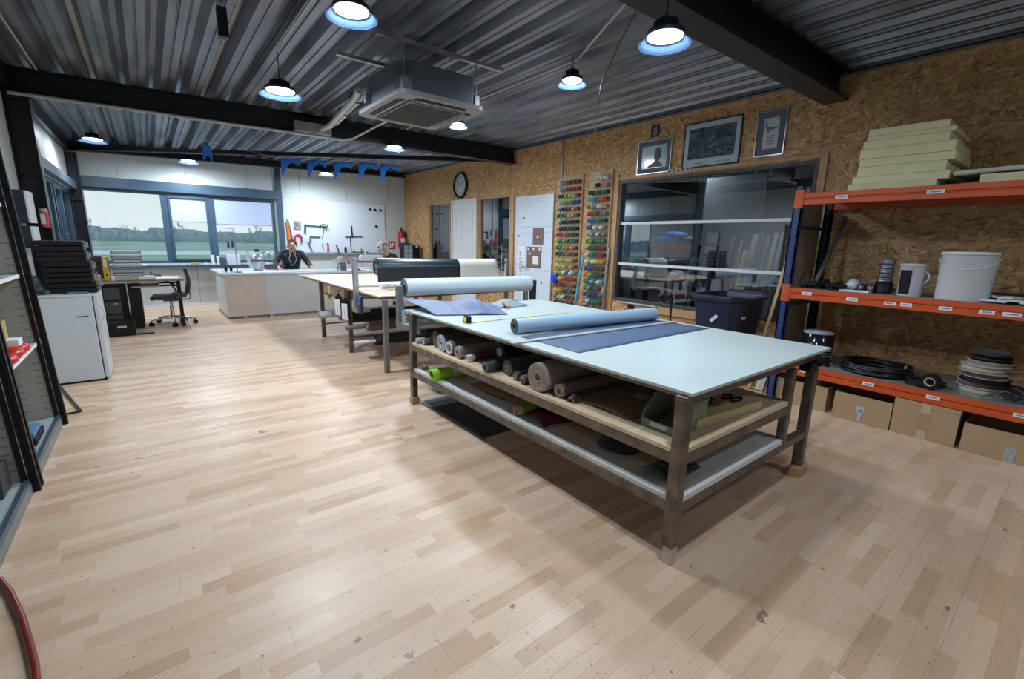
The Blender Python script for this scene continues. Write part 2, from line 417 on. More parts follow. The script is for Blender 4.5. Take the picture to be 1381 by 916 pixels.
# right wall (oriented strand board on studs)
W_BIG = (1.93, 4.43, .62, 2.31); W_MID = (6.97, 8.05, .84, 2.29); DOOR = (8.10, 9.12, 0, 2.30); W_FAR = (9.17, 10.2, .84, 2.28)
holes = [W_BIG, W_MID, DOOR, W_FAR]
ZT = 3.22
core = MB()
for a, b, c, d in cuts(YB, YF+.2, 0, ZT, holes, [], []): core.box(XR+.018, a, c, XR+.13, b, d)
wr = core.build('wall_right', PINE); struct(wr)
joints = [YB+.2+1.22*i for i in range(1, 12)]
for a, b, c, d in cuts(YB, YF, 0, 3.2, holes, joints, [2.44]):
    MB().box(XR, a+.001, c+.001, XR+.018, b-.001, d-.001).build('board', OSB, wr, bevel=.0012, seg=1)
# far wall (vertical cladding panels) with a band of windows
W1 = (-.86, 2.30, .865, 2.235)
core = MB()
for a, b, c, d in cuts(XL-.1, XR+.13, -.02, ZT, [W1], [], []): core.box(a, YF+.03, c, b, YF+.16, d)
wf = core.build('wall_far', PANEL); struct(wf)
for a, b, c, d in cuts(XL, XR, 0, 3.1, [W1], [-.3, .75, 1.8, 2.85, 3.9, 4.95], []):
    MB().box(a+.003, YF, c, b-.003, YF+.03, d).build('wall_panel', PANEL, wf, bevel=.003)
MB().box(XL, YF-.012, 0, XR, YF, .06).build('baseboard_far', WHITE)['kind'] = 'structure'
# left wall with windows near the far corner
W2 = (8.45, 11.32, .865, 2.16)
core = MB()
for a, b, c, d in cuts(YB-.1, YF+.16, -.02, ZT, [W2], [], []): core.box(XL-.16, a, c, XL-.03, b, d)
wl = core.build('wall_left', PANEL); struct(wl)
for a, b, c, d in cuts(YB, YF, 0, 3.1, [W2], [YB+1.05*i for i in range(1, 14)], []):
    MB().box(XL-.03, a+.003, c, XL, b-.003, d).build('wall_panel', PANEL, wl, bevel=.003)
core = MB().box(XL-.16, YB-.16, -.02, XR+.13, YB, ZT)
struct(core.build('wall_back', PANEL))

# ---------------------------------------------------------------- ceiling: sloped trapezoidal deck
def zc(x): return 3.077+.014*(x-5.4)
roof = MB(); P = [(XL-.2, zc(XL)+.12), (XR+.2, zc(XR)+.12), (XR+.2, zc(XR)+.3), (XL-.2, zc(XL)+.3)]
roof.prism(P, YB-.2, YF+.2, 'y'); ce = struct(roof.build('ceiling', PANEL))
PER = .25; X0 = -.39
def deck_profile(xa, xb):
    """wide bottom flange with a stiffening groove, sloped webs, narrow crest"""
    one = [(-.105, .085), (-.062, 0), (-.010, 0), (-.004, .012), (.004, .012), (.010, 0), (.062, 0), (.105, .085)]
    pts = []; k = math.floor((xa-X0)/PER)-1
    while X0+k*PER < xb+PER:
        for dx, dz in one:
            x = X0+k*PER+dx
            if xa-1e-6 <= x <= xb+1e-6: pts.append((x, zc(x)+dz))
        k += 1
    return pts
ys = [YB, 1.86, 6.91, YF]
sh = 0
for j in range(3):
    xs_ = [X0-PER*.5-PER*3+i*PER*4 for i in range(0, 9)]
    for a, b in zip(xs_[:-1], xs_[1:]):
        a2, b2 = max(a, XL-.1), min(b, XR+.1)
        if b2-a2 < .1: continue
        pts = deck_profile(a2-.012, b2+.012)
        if len(pts) < 2: continue
        m = MB(); n = len(pts); dz = .0012*(sh % 2); sh += 1
        y0, y1 = ys[j], ys[j+1]
        vs = [(x, y0-.01, z+dz) for x, z in pts]+[(x, y1+.01, z+dz) for x, z in pts]+[(x, y0-.01, z+dz+.001) for x, z in pts]+[(x, y1+.01, z+dz+.001) for x, z in pts]
        fs = [(i, n+i, n+i+1, i+1) for i in range(n-1)]+[(2*n+i, 2*n+i+1, 3*n+i+1, 3*n+i) for i in range(n-1)]
        fs += [(i, i+1, 2*n+i+1, 2*n+i) for i in range(n-1)]+[(0, 2*n, 3*n, n), (n-1, 2*n-1, 4*n-1, 3*n-1)]
        m.add(vs, fs); m.build('deck_sheet', DECK, ce)
# beams
def ibeam(name, y0, y1, zl, zr, x0=XL, x1=XR, label='', tf=.014, tw=.01, ztop=None):
    """I section running along X, bottom flange from z=zl (left) to zr (right), top under the deck"""
    m = MB(); ym = (y0+y1)/2
    tl, tr = zc(x0)-.002, zc(x1)-.002
    def slab(ya, yb, bl, br, ul, ur):
        m.add([(x0, ya, bl), (x0, yb, bl), (x1, yb, br), (x1, ya, br), (x0, ya, ul), (x0, yb, ul), (x1, yb, ur), (x1, ya, ur)],
              [(0, 1, 2, 3), (4, 7, 6, 5), (0, 3, 7, 4), (1, 5, 6, 2), (0, 4, 5, 1), (3, 2, 6, 7)])
    slab(y0, y1, zl, zr, zl+tf, zr+tf); slab(y0, y1, tl-tf, tr-tf, tl, tr); slab(ym-tw/2, ym+tw/2, zl+tf, zr+tf, tl-tf, tr-tf)
    o = m.build(name, BLACKST, None); return tag(o, label, 'beam')
ibeam('steel_beam', 6.82, 7.00, 2.756, 2.815, label='black steel ceiling beam crossing the middle of the workshop, past the cassette air conditioner')
ibeam('steel_beam', 1.76, 1.97, 2.756, 2.815, label='black steel ceiling beam nearest the camera, ending over the orange racking', x0=XL)
ibeam('steel_beam', 11.32, 11.46, 2.82, 2.99, label='low black steel beam along the top of the far cladding wall')
o = MB().box(XL, YB, 2.80, XL+.07, 11.3, zc(XL)-.003).build('trim_1', BLACKST); struct(o)
o = MB().box(XR-.05, YB, 3.035, XR, YF, 3.075).build('trim_2', mat('grey_edge_trim', (.22, .24, .28), .4, .5)); struct(o)
o = MB().box(XR-.056, YB, 3.045, XR-.05, 11.3, 3.058).build('trim_3', BLACKST); struct(o)
# columns on the left wall
for yy, xo, lab in ((6.90, -.765, 'black steel column on the left wall under the middle ceiling beam'), (11.30, -.80, 'black steel column in the far left corner beside the windows'), (1.80, -.765, 'black steel column on the left wall under the near beam')):
    m = MB(); d = .16
    m.box(XL, yy-d/2, 0, XL+.012, yy+d/2, 2.78).box(xo-.012, yy-d/2, 0, xo, yy+d/2, 2.78).box(XL+.012, yy-.006, 0, xo-.012, yy+.006, 2.78)
    if yy != 11.30: m.box(XL, yy-d/2, 2.70, xo+.02, yy-d/2+.012, 2.79)
    m.box(XL, yy-d/2-.001, 1.98, xo, yy+d/2+.001, 1.99)
    tag(m.build('steel_column', BLACKST), lab, 'column')
# diagonal brace
m = MB().bar((-.86, 11.30, 2.85), (4.90, 7.02, 2.84), .05, .07); m.bar((-.86, 11.275, 2.825), (4.90, 6.995+.02, 2.815), .07, .006)
tag(m.build('diagonal_brace', BLACKST), 'long black diagonal brace under the far part of the ceiling', 'brace')

# ---------------------------------------------------------------- windows
def frame_x(y, x0, x1, z0, z1, wd, dp):          # frame in a far-wall plane
    return MB().box(x0, y, z0, x0+wd, y+dp, z1).box(x1-wd, y, z0, x1, y+dp, z1).box(x0+wd, y, z0, x1-wd, y+dp, z0+wd).box(x0+wd, y, z1-wd, x1-wd, y+dp, z1)
def frame_y(x, y0, y1, z0, z1, wd, dp):
    return MB().box(x, y0, z0, x+dp, y0+wd, z1).box(x, y1-wd, z0, x+dp, y1, z1).box(x, y0+wd, z0, x+dp, y1-wd, z0+wd).box(x, y0+wd, z1-wd, x+dp, y1-wd, z1)
k = 0
for x0, x1, z0, z1 in ((-.86, .345, .865, 2.235), (.345, 1.115, .865, 2.235), (1.115, 2.30, .865, 2.235)):
    k += 1
    wd = .055
    fr = frame_x(YF+.02, x0, x1, z0, z1, wd, .09); o = struct(fr.build('window_%d' % k, BLUEST, None, bevel=.003))
    if k == 2: frame_x(YF+.0, x0+.055, x1-.055, z0+.055, z1-.055, .04, .06).build('sash', BLUEST, o, bevel=.003)
    i = .05 if k != 2 else .09
    MB().box(x0+i, YF+.06, z0+i, x1-i, YF+.068, z1-i).build('pane', GLASS, o)
for y0, y1, s in ((8.45, 9.30, 0), (9.30, 10.15, 1), (10.15, 11.32, 0)):
    k += 1
    fr = frame_y(XL-.11, y0, y1, .865, 2.16, .06, .09); o = struct(fr.build('window_%d' % k, BLUEST, None, bevel=.003))
    if s:
        sa = frame_y(XL-.075, y0+.06, y1-.06, .925, 2.10, .045, .07).build('sash', BLUEST, o, bevel=.003)
        MB().cyl((XL+.0, y0+.09, 1.40), (XL+.045, y0+.09, 1.40), .008, n=8).bar((XL+.045, y0+.09, 1.40), (XL+.045, y0+.22, 1.41), .014, .014).build('window_handle', CHROME, sa)
    i = .05 if not s else .1
    MB().box(XL-.07, y0+i, .865+i, XL-.062, y1-i, 2.16-i).build('pane', GLASS, o)
# header boxes, post, sill
struct(MB().box(-.93, YF-.075, 2.235, 2.46, YF-.001, 2.42).build('trim_4', BLUEST, bevel=.006))
struct(MB().box(XL+.002, 7.0, 2.165, XL+.09, 11.36, 2.30).build('trim_5', mat('grey_blue_header', (.13, .18, .22), .3, .2), bevel=.006))
struct(MB().box(2.345, YF-.07, .86, 2.455, YF-.001, 3.0).build('trim_6', BLUEST, bevel=.004))
struct(MB().box(XL+.002, YF-.24, .80, 2.46, YF-.001, .835).build('trim_7', BLUEST, bevel=.004))
struct(MB().box(-.94, YF-.06, .86, -.80, YF-.001, 2.30).build('trim_8', BLUEST, bevel=.004))
# screen blinds on the two right-hand panes
BL = mat('blue_grey_screen_fabric', (.46, .54, .72), .8, 0, .02, 3, alpha=.84)
for x0, x1, zb, lab in ((.40, 1.06, 1.69, 'blue-grey roller blind half down over the narrow middle window'), (1.17, 2.25, 1.67, 'blue-grey roller blind half down over the right-hand far window')):
    t = thing('roller_blind', ((x0+x1)/2, YF+.035, 2.17), lab, 'blind')
    MB().box(x0, YF+.045, zb, x1, YF+.047, 2.18).build('fabric', BL, t)
    MB().cyl((x0, YF+.046, 2.165), (x1, YF+.046, 2.165), .012, n=10).build('tube', BLUEST, t)
    MB().box(x0, YF+.042, zb-.012, x1, YF+.05, zb+.004).build('bottom_bar', GALV, t)

# right wall openings: big workshop window with two white glazing bars
a, b, c, d = W_BIG
o = frame_y(XR-.005, a, b, c, d, .035, .10).build('window_7', DARKGREY, None, bevel=.002); struct(o)
for z0, z1 in ((c+.03, 1.14), (1.175, 1.71), (1.745, d-.03)):
    MB().box(XR+.045, a+.03, z0, XR+.053, b-.03, z1).build('pane', GLASSR, o)
for z in (1.14, 1.71): MB().box(XR+.02, a+.03, z, XR+.075, b-.03, z+.035).build('glazing_bar', WHITE, o, bevel=.003)
for (a, b, c, d), nm, mid in ((W_MID, 'window_8', 7.62), (W_FAR, 'window_9', 9.72)):
    o = frame_y(XR-.004, a, b, c, d, .03, .10).build(nm, PINE, None, bevel=.002); struct(o)
    MB().box(XR+.04, a+.03, c+.03, XR+.048, mid-.01, d-.03).build('pane', GLASSR, o)
    MB().box(XR+.055, mid-.01, c+.03, XR+.063, b-.03, d-.03).build('pane', GLASSR, o)
    MB().box(XR+.035, mid-.025, c+.03, XR+.068, mid+.005, d-.03).build('mullion', DARKGREY, o)
# door
a, b, c, d = DOOR
o = MB(); o.box(XR-.012, a, 0, XR+.1, a+.05, d).box(XR-.012, b-.05, 0, XR+.1, b, d).box(XR-.012, a+.05, d-.05, XR+.1, b-.05, d)
o = struct(o.build('door_1', WHITE, None, bevel=.003))
lf = MB().box(XR+.012, a+.052, .005, XR+.05, b-.052, d-.052).build('door_leaf', WHITE, o, bevel=.002)
mf = MB()
for y0, y1, z0, z1 in ((a+.16, a+.44, 1.20, 2.12), (a+.56, b-.16, 1.20, 2.12), (a+.16, a+.44, .2, 1.05), (a+.56, b-.16, .2, 1.05)):
    for q in (frame_y(XR+.004, y0, y1, z0, z1, .025, .009),): mf.add(q.v, q.f)
mf.build('moulding', WHITE, lf, bevel=.003)
# pine casings
for i, (y0, y1, z0, z1) in enumerate(((4.445, 4.50, .3, 2.4), (1.85, 1.91, .3, 2.36), (1.91, 4.445, 2.325, 2.36), (6.85, 6.955, 0, 2.36), (8.055, 8.09, 0, 2.30), (9.13, 9.16, 0, 2.30))):
    struct(MB().box(XR-.022, y0, z0, XR-.0005, y1, z1).build('trim_%d' % (9+i), PINE, None, bevel=.002))
struct(MB().box(XR-.04, 2.3, .52, XR-.001, 4.2, .61).build('trim_15', PINE, None, bevel=.003))
# ---------------------------------------------------------------- high-bay lamps
LEDM = emit_mat('lit_led_diffuser', (.85, .93, 1.0), 9.0)
PRISM = mat('clear_prismatic_polycarbonate', (.05, .10, .21), .15, 0, .0, 3, alpha=.24)
SINK = mat('black_heatsink', (.02, .03, .05), .4, .4, .1)
def high_bay(x, y, z, lab, R=.128, lit=True, ceil=None, watts=None):
    t = thing('high_bay_lamp', (x, y, z), lab, 'lamp')
    top = zc(x) if ceil is None else ceil
    m = MB().lathe([(R*.70, 0), (R*.73, .012), (R*.73, .022), (R*.50, .035), (R*.38, .04), (R*.38, .080), (R*.22, .088), (.0, .088)], (x, y, z+.004), 28)
    for i in range(20):
        a = 2*pi*i/20; m.bar((x+R*.36*cos(a), y+R*.36*sin(a), z+.058), (x+R*.48*cos(a), y+R*.48*sin(a), z+.058), .004, .04)
    m.build('heatsink', SINK, t)
    MB().lathe([(0, 0), (R*.68, 0), (R*.68, .004), (0, .004)], (x, y, z-.001), 32, False).build('diffuser', LEDM if lit else PAPER, t)
    n = 48; prof = [(R*.72, .0), (R*.80, -.013), (R*.90, -.028), (R, -.036), (R*1.01, -.039), (R*.99, -.040), (R*.885, -.031), (R*.785, -.015), (R*.71, -.002)]
    MB().lathe(prof, (x, y, z), n, True, False).build('reflector', PRISM, t)
    m = MB().tube([(x, y, z+.092), (x, y, top)], .004, 6)
    m.tube([(x+.015*cos(a), y, z+.105+.015*sin(a)) for a in [i*pi/4 for i in range(8)]], .003, 6, closed=True)
    m.build('hanger', BLACKST, t)
    if lit:
        l = bpy.data.lights.new('lamp_light', 'AREA'); l.shape = 'DISK'; l.size = R*1.3; l.energy = watts or (LAMP_W if y < 3.4 else LAMP_FAR); l.color = LAMP_COL
        o = bpy.data.objects.new('lamp_light', l); COL.objects.link(o); o.parent = t; o.location = (0, 0, -.006)
    return t
high_bay(1.104, 3.001, 2.74, 'lit high-bay lamp at the top edge of the picture, left of the air conditioner', .145)
high_bay(2.398, 1.724, 2.56, 'large lit high-bay lamp hanging right beside the nearest ceiling beam', .142, watts=21)
high_bay(1.087, 4.800, 2.70, 'lit high-bay lamp hanging just before the middle beam, left of the air conditioner', .172)
high_bay(3.153, 3.212, 2.85, 'small lit high-bay lamp right of the air conditioner over the framed pictures', .125)
high_bay(3.335, 5.446, 2.90, 'small lit high-bay lamp seen just under the right corner of the air conditioner', .115)
high_bay(3.024, 6.726, 2.76, 'lit high-bay lamp just beyond the middle beam, right of the blue pennants', .15)
high_bay(-0.472, 9.676, 2.80, 'high-bay lamp in the far left corner, seen edge on', .17, watts=32)
high_bay(0.763, 10.676, 2.76, 'high-bay lamp close to the far wall above the left window', .16, watts=62)
high_bay(3.128, 10.390, 2.76, 'high-bay lamp close to the far wall, behind the blue pennants above the whiteboard', .16, watts=64)
high_bay(1.43, .60, 2.78, 'lit high-bay lamp above the camera, out of the picture', watts=27)
high_bay(3.6, -.9, 2.78, 'added unseen fill lamp behind the camera on the racking side', watts=17)  # unseen lamp added to fill light on the racking side
# ---------------------------------------------------------------- conduits
PVC = mat('grey_white_pvc', (.42, .44, .46), .4, 0, .05)
def conduit(pts, lab, r=.009, mt=PVC, clips=()):
    t = thing('conduit', pts[0], lab, 'pipe')
    MB().tube(pts, r, 8).build('pipe', mt, t)
    for p in clips: MB().tube([(p[0], p[1]+(r+.004)*cos(a), p[2]+(r+.004)*sin(a)) for a in [i*pi/4 for i in range(8)]], .003, 5, closed=True).build('clip', GALV, t)
    return t
conduit([(1.05, 2.4, 2.985), (1.05, 4.45, 2.985)], 'thin conduit along the ceiling groove to the left-hand lamps', .010)
conduit([(.985, 2.4, 2.99), (.985, 6.75, 2.985)], 'second thin conduit along the ceiling leading to the middle beam', .008, BLACKPL)
conduit([(2.62, 2.15, 2.99), (2.95, 2.8, 2.99), (3.20, 3.2, 3.03), (3.20, 6.7, 3.03)], 'conduit along the ceiling between the two right-hand lamps', .009)
conduit([(-.66, 2.0, 2.96), (-.66, 6.7, 2.96)], 'conduit along the ceiling above the steel cabinets', .009)
t = conduit([(-.9, 6.80, 2.735), (2.28, 6.80, 2.765)], 'pale pipe clipped along the foot of the middle ceiling beam', .018, PVC, [(-.2+.6*i, 6.80, 2.738+.006*i) for i in range(4)])
conduit([(2.28, 6.80, 2.765), (2.40, 6.70, 2.78), (2.38, 5.0, 2.80), (2.30, 4.6, 2.72)], 'pale drain pipe from the air conditioner to the middle beam', .014)
# refrigerant pipes: lagged bundle
t = thing('lagged_pipe_bundle', (1.95, 4.7, 2.78), 'taped white refrigerant pipe bundle between air conditioner and middle beam', 'pipe')
MB().tube([(1.66, 4.42, 2.74), (1.72, 4.7, 2.74), (1.95, 6.2, 2.80), (2.0, 6.7, 2.84)], .030, 12).build('pipe', PVC, t)
MB().tube([(1.74, 4.42, 2.76), (1.80, 4.7, 2.77), (2.03, 6.2, 2.83), (2.08, 6.7, 2.87)], .022, 12).build('pipe', PVC, t)
for yy in (4.72, 5.4, 6.1): MB().tube([(1.75+(yy-4.7)*.155+.065*cos(a), yy, 2.755+(yy-4.7)*.045+.045*sin(a)) for a in [i*pi/6 for i in range(12)]], .006, 6, closed=True).build('strap', BLACKPL, t)
MB().box(1.66, 6.70, 2.78, 2.12, 6.80, 2.90).build('bracket', GALV, t)
# ---------------------------------------------------------------- cassette air conditioner
t = thing('air_conditioner', (2.07, 4.06, 2.54), 'grey ceiling cassette air conditioner hanging from two rails', 'air conditioner')
ACB = mat('grey_zinc_casing', (.12, .15, .165), .45, .4, .08, 5)
ACP = mat('greyed_white_panel', (.22, .225, .24), .5, 0, .04, 5)
x0, x1, y0, y1 = 1.675, 2.483, 3.585, 4.536
m = MB(); cx, cy = (x0+x1)/2, (y0+y1)/2
bx0, bx1, by0, by1, ch = 1.72, 2.44, 3.68, 4.45, .10
m.prism([(bx0+ch, by0), (bx1-ch*.4, by0), (bx1, by0+ch*.4), (bx1, by1-ch), (bx1-ch, by1), (bx0+ch, by1), (bx0, by1-ch), (bx0, by0+ch)], 2.585, 2.83)
m.build('casing', ACB, t, bevel=.004)
m = MB()
def rr(x0, y0, x1, y1, r, n=5):
    return [(cx_+r*cos(a0+pi/2*i/n), cy_+r*sin(a0+pi/2*i/n)) for cx_, cy_, a0 in ((x1-r, y1-r, 0), (x0+r, y1-r, pi/2), (x0+r, y0+r, pi), (x1-r, y0+r, 1.5*pi)) for i in range(n+1)]
m.prism(rr(x0, y0, x1, y1, .07), 2.545, 2.585); m.build('panel', ACP, t, bevel=.006)
m = MB()
for a, b, c, d in ((x0+.17, y0+.055, x1-.17, y0+.10), (x0+.17, y1-.10, x1-.17, y1-.055), (x0+.055, y0+.17, x0+.10, y1-.17), (x1-.10, y0+.17, x1-.055, y1-.17)): m.box(a, b, 2.538, c, d, 2.549)
m.build('air_slot', BLACKPL, t)
for a, b, c, d in ((x0+.17, y0+.085, x1-.17, y0+.112), (x0+.17, y1-.112, x1-.17, y1-.085), (x0+.085, y0+.17, x0+.112, y1-.17), (x1-.112, y0+.17, x1-.085, y1-.17)):
    MB().box(a, b, 2.530, c, d, 2.540).build('louvre', ACP, t, bevel=.002)
g = MB().box(x0+.15, y0+.15, 2.533, x1-.15, y1-.15, 2.546).build('intake_grille', mat('dusty_grille', (.055, .055, .05), .7), t)
m = MB()
for i in range(26): yy = y0+.17+i*(y1-y0-.34)/25; m.box(x0+.16, yy-.003, 2.528, x1-.16, yy+.003, 2.534)
m.build('slat', mat('dusty_slats', (.12, .12, .105), .7, 0, .4, 20), g)['kind'] = 'stuff'
frm = MB().box(x0+.14, y0+.14, 2.527, x1-.14, y0+.152, 2.546).box(x0+.14, y1-.152, 2.527, x1-.14, y1-.14, 2.546).box(x0+.14, y0+.152, 2.527, x0+.152, y1-.152, 2.546).box(x1-.152, y0+.152, 2.527, x1-.14, y1-.152, 2.546)
frm.build('grille_frame', ACP, g)
for a, b in ((bx0+.05, by0+.03), (bx1+.03, by0+.05), (bx0-.02, by1-.12), (bx1+.02, by1-.1)):
    MB().cyl((a, b, 2.62), (a, b, 2.975), .005, n=6).build('threaded_rod', GALV, t)
    MB().box(a-.025, b-.02, 2.62, a+.025, b+.02, 2.70).build('lug', GALV, t, bevel=.003)
for b in (by0+.04, by1-.11): MB().box(1.45 if b > 4 else 1.55, b-.02, 2.955, 2.35 if b > 4 else 2.75, b+.02, 2.985).build('rail', GALV, t)
# ---------------------------------------------------------------- blue pennants on a string
BLUEF = mat('royal_blue_pennant_cloth', (.015, .19, .72), .7, 0, .06, 8)
pp = [(1.98, 9.10), (2.37, 8.93), (2.76, 8.72), (3.12, 8.50), (3.46, 8.36)]
ordn = ['leftmost', 'second from the left', 'middle', 'second from the right', 'rightmost']
for i, (x, y) in enumerate(pp):
    t_ = x+.02; sc = 1-.0*i
    def fn(u, v, x=x, y=y, i=i):
        return (x+.27*u, y-.02-.17*u+.02*sin(6*u+i), 2.76-v*((.19 if u < .2 else .19-.13*sin(min(1, (u-.2)/.4)*pi/2)+.06*(u > .6)*((u-.6)/.4))+(.12*(1-u/.3) if u < .3 else 0)))
    o = MB().sheet(fn, 20, 4, .002).build('pennant', BLUEF)
    tag(o, 'blue pennant under the ceiling, %s of the row of five' % ordn[i], 'pennant', 'row of blue pennants')
def fn(u, v): return (.98+.10*u, 9.35-.02*u, 2.93-.0*u-v*(.05+.22*(1-abs(2*u-1))))
tag(MB().sheet(lambda u, v: (.86+.13*u, 9.2, 2.90-.10*abs(2*u-1)-v*.20), 6, 4, .002).build('pennant', BLUEF), 'single blue pennant hanging by itself at the diagonal brace left of the row', 'pennant')
m = MB().tube([(.6, 9.25, 2.93), (.92, 9.2, 2.91), (1.9, 9.12, 2.77), (2.37, 8.91, 2.768), (3.12, 8.48, 2.768), (3.80, 8.20, 2.768), (5.38, 7.8, 2.95)], .002, 5)
tag(m.build('string', PAPER), 'thin string carrying the blue pennants', 'string')
# dark bracket and cable hanging from the deck
tag(MB().box(.56, 4.1, 2.80, .62, 4.16, 2.99).build('hanging_bracket', BLACKST), 'short black bracket hanging from the deck left of the lamps', 'bracket')
m = MB().tube([(2.58, 2.0, 2.98), (2.62, 2.25, 2.72), (2.70, 2.45, 2.55), (2.73, 2.5, 2.42), (2.70, 2.5, 2.30), (2.74, 2.5, 2.22)], .005, 8)
tag(m.build('pull_cord', DARKGREY), 'thin grey cable dangling below the lamp next to the near beam', 'cable')

# ---------------------------------------------------------------- outdoors
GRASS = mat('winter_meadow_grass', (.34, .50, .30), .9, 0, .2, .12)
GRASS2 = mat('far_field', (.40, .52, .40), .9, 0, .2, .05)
WATER = mat('canal_painted_sky_sheen', (.80, .84, .86), .5, 0, .05, .2)  # bright sky reflection painted into the water as a pale diffuse colour
GZ = -1.6
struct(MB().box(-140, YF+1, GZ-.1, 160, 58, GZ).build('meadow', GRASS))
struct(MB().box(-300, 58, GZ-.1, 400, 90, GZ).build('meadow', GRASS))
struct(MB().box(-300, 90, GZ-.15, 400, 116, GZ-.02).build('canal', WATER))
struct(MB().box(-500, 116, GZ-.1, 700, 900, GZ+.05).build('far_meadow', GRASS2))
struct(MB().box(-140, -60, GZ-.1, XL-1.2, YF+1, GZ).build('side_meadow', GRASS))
HAZE_BARK = mat('haze_tinted_branches', (.42, .47, .52), .9, 0, .2, 1)  # distance haze painted into the branch colour as soft grey-blue
HAZE_BARK2 = mat('haze_tinted_thicket', (.36, .44, .46), .9, 0, .2, 1)  # thicket and hedge colour carries the same painted haze
def tree_mesh(seed, mt, hgt=9):
    r = random.Random(seed); m = MB()
    def br(p, d, L, rad, lv):
        q = p+d*L; m.tube([p, q], [rad, rad*.6], 4, caps=False)
        if lv == 0: return
        for k in range(3 if lv > 1 else 4):
            nd_ = (d+Vector((r.uniform(-.7, .7), r.uniform(-.7, .7), r.uniform(-.1, .5)))).normalized()
            br(p+d*L*r.uniform(.55, 1), nd_, L*r.uniform(.55, .8), rad*.6, lv-1)
    br(Vector((0, 0, 0)), Vector((0, 0, 1)), hgt*.35, hgt*.03, 4)
    me = m.mesh('bare_tree'); me.materials.append(mt); return me
tm = [tree_mesh(s, HAZE_BARK if s % 2 else HAZE_BARK2, 7.5+s % 3) for s in range(5)]
r_ = random.Random(11)
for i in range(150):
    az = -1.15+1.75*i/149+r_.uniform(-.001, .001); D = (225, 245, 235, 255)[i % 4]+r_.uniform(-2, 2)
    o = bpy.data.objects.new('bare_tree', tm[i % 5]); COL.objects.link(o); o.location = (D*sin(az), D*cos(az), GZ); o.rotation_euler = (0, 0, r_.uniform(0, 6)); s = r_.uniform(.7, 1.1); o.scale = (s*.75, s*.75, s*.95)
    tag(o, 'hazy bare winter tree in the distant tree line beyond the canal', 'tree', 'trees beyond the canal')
m = MB()
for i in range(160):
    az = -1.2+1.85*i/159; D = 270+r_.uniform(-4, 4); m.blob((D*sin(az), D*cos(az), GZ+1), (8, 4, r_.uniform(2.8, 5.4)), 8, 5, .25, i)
o = m.build('hedgerow', HAZE_BARK2); tag(o, 'haze-tinted scrub and hedgerow behind the distant bare trees', 'hedge', kind='stuff')
# ---------------------------------------------------------------- near cutting table
t = thing('cutting_table', (2.5, 2.3, 0), 'large steel-framed cutting table in the foreground with pale green-white top and two shelves', 'table')
T = t
for x, y, w_, zb in ((1.70, .965, .055, .085), (3.135, .965, .055, .06), (1.70, 3.545, .05, .06), (3.135, 3.545, .05, .06)):
    lg = MB().box(x, y, zb, x+w_, y+w_, .8025).build('leg', RAWST, t, bevel=.003)
    if x < 2 and y < 2: MB().box(x+.005, y, .0, x+w_-.005, y+w_-.008, .085).build('foot_block', wood_mat('worn_foot_block', (.50, .42, .34), (.64, .56, .47)), lg, bevel=.003)
    elif y < 2: MB().box(x-.055, y-.02, .0, x+.075, y+.055, .06).build('foot_block', PINE, lg, bevel=.004)
    else: MB().box(x-.01, y-.01, 0, x+w_+.01, y+w_, .06).build('foot_block', PINE, lg, bevel=.004)
for y in (.967, 3.55): MB().box(2.80, y, .30, 2.85, y+.045, .755).build('inner_post', RAWST, t, bevel=.003)
def rails(z0, z1, xr, nm):
    MB().box(1.703, 1.02, z0, 1.745, 3.545, z1).build(nm, RAWST, t, bevel=.003)
    MB().box(1.755, .967, z0, xr, 1.012, z1).build(nm, RAWST, t, bevel=.003)
    MB().box(1.755, 3.55, z0, xr, 3.592, z1).build(nm, RAWST, t, bevel=.003)
rails(.487, .538, 2.80, 'rail'); rails(.252, .300, 3.135, 'rail')
MB().box(2.805, 1.012, .487, 2.847, 3.55, .538).build('rail', RAWST, t, bevel=.003); MB().box(2.805, 1.012, .252, 2.847, 3.55, .30).build('rail', RAWST, t, bevel=.003)
m = MB().box(1.760, 1.022, .776, 1.800, 3.54, .802).box(3.137, 1.022, .757, 3.188, 3.54, .802).box(1.757, .974, .764, 3.133, 1.012, .802).box(1.757, 3.55, .772, 3.133, 3.58, .802).box(1.800, 2.2, .772, 3.137, 2.25, .802)
m.build('top_frame', RAWST, t, bevel=.003)
MB().box(1.724, .959, .8023, 3.306, 3.726, .8065).build('underboard', mat('brown_board_edge', (.27, .21, .17), .7), t)
MB().box(1.720, .955, .8068, 3.310, 3.730, .822).build('tabletop', LINO, t, bevel=.002)
MB().box(1.702, 1.016, .539, 2.83, 3.545, .561).build('shelf', PLYX, t, bevel=.002)
MB().box(1.757, .970, .539, 2.798, 1.016, .561).build('shelf_edge', PLYX, t)
MB().box(1.712, 1.016, .301, 2.83, 3.545, .327).build('shelf', mat('worn_white_shelf_board', (.60, .60, .585), .6, 0, .12, 12), t, bevel=.002)
MB().box(1.757, .970, .301, 2.798, 1.016, .327).build('shelf_edge', WHITE, t)
m = MB().box(3.05, .962, .700, 3.14, 1.03, .757).box(3.10, .93, .735, 3.24, .965, .765).cyl((3.20, .93, .72), (3.20, .93, .78), .012)
tag(m.build('bar_clamp', BLACKPL), 'black clamp fixed under the right front corner of the near cutting table', 'clamp')
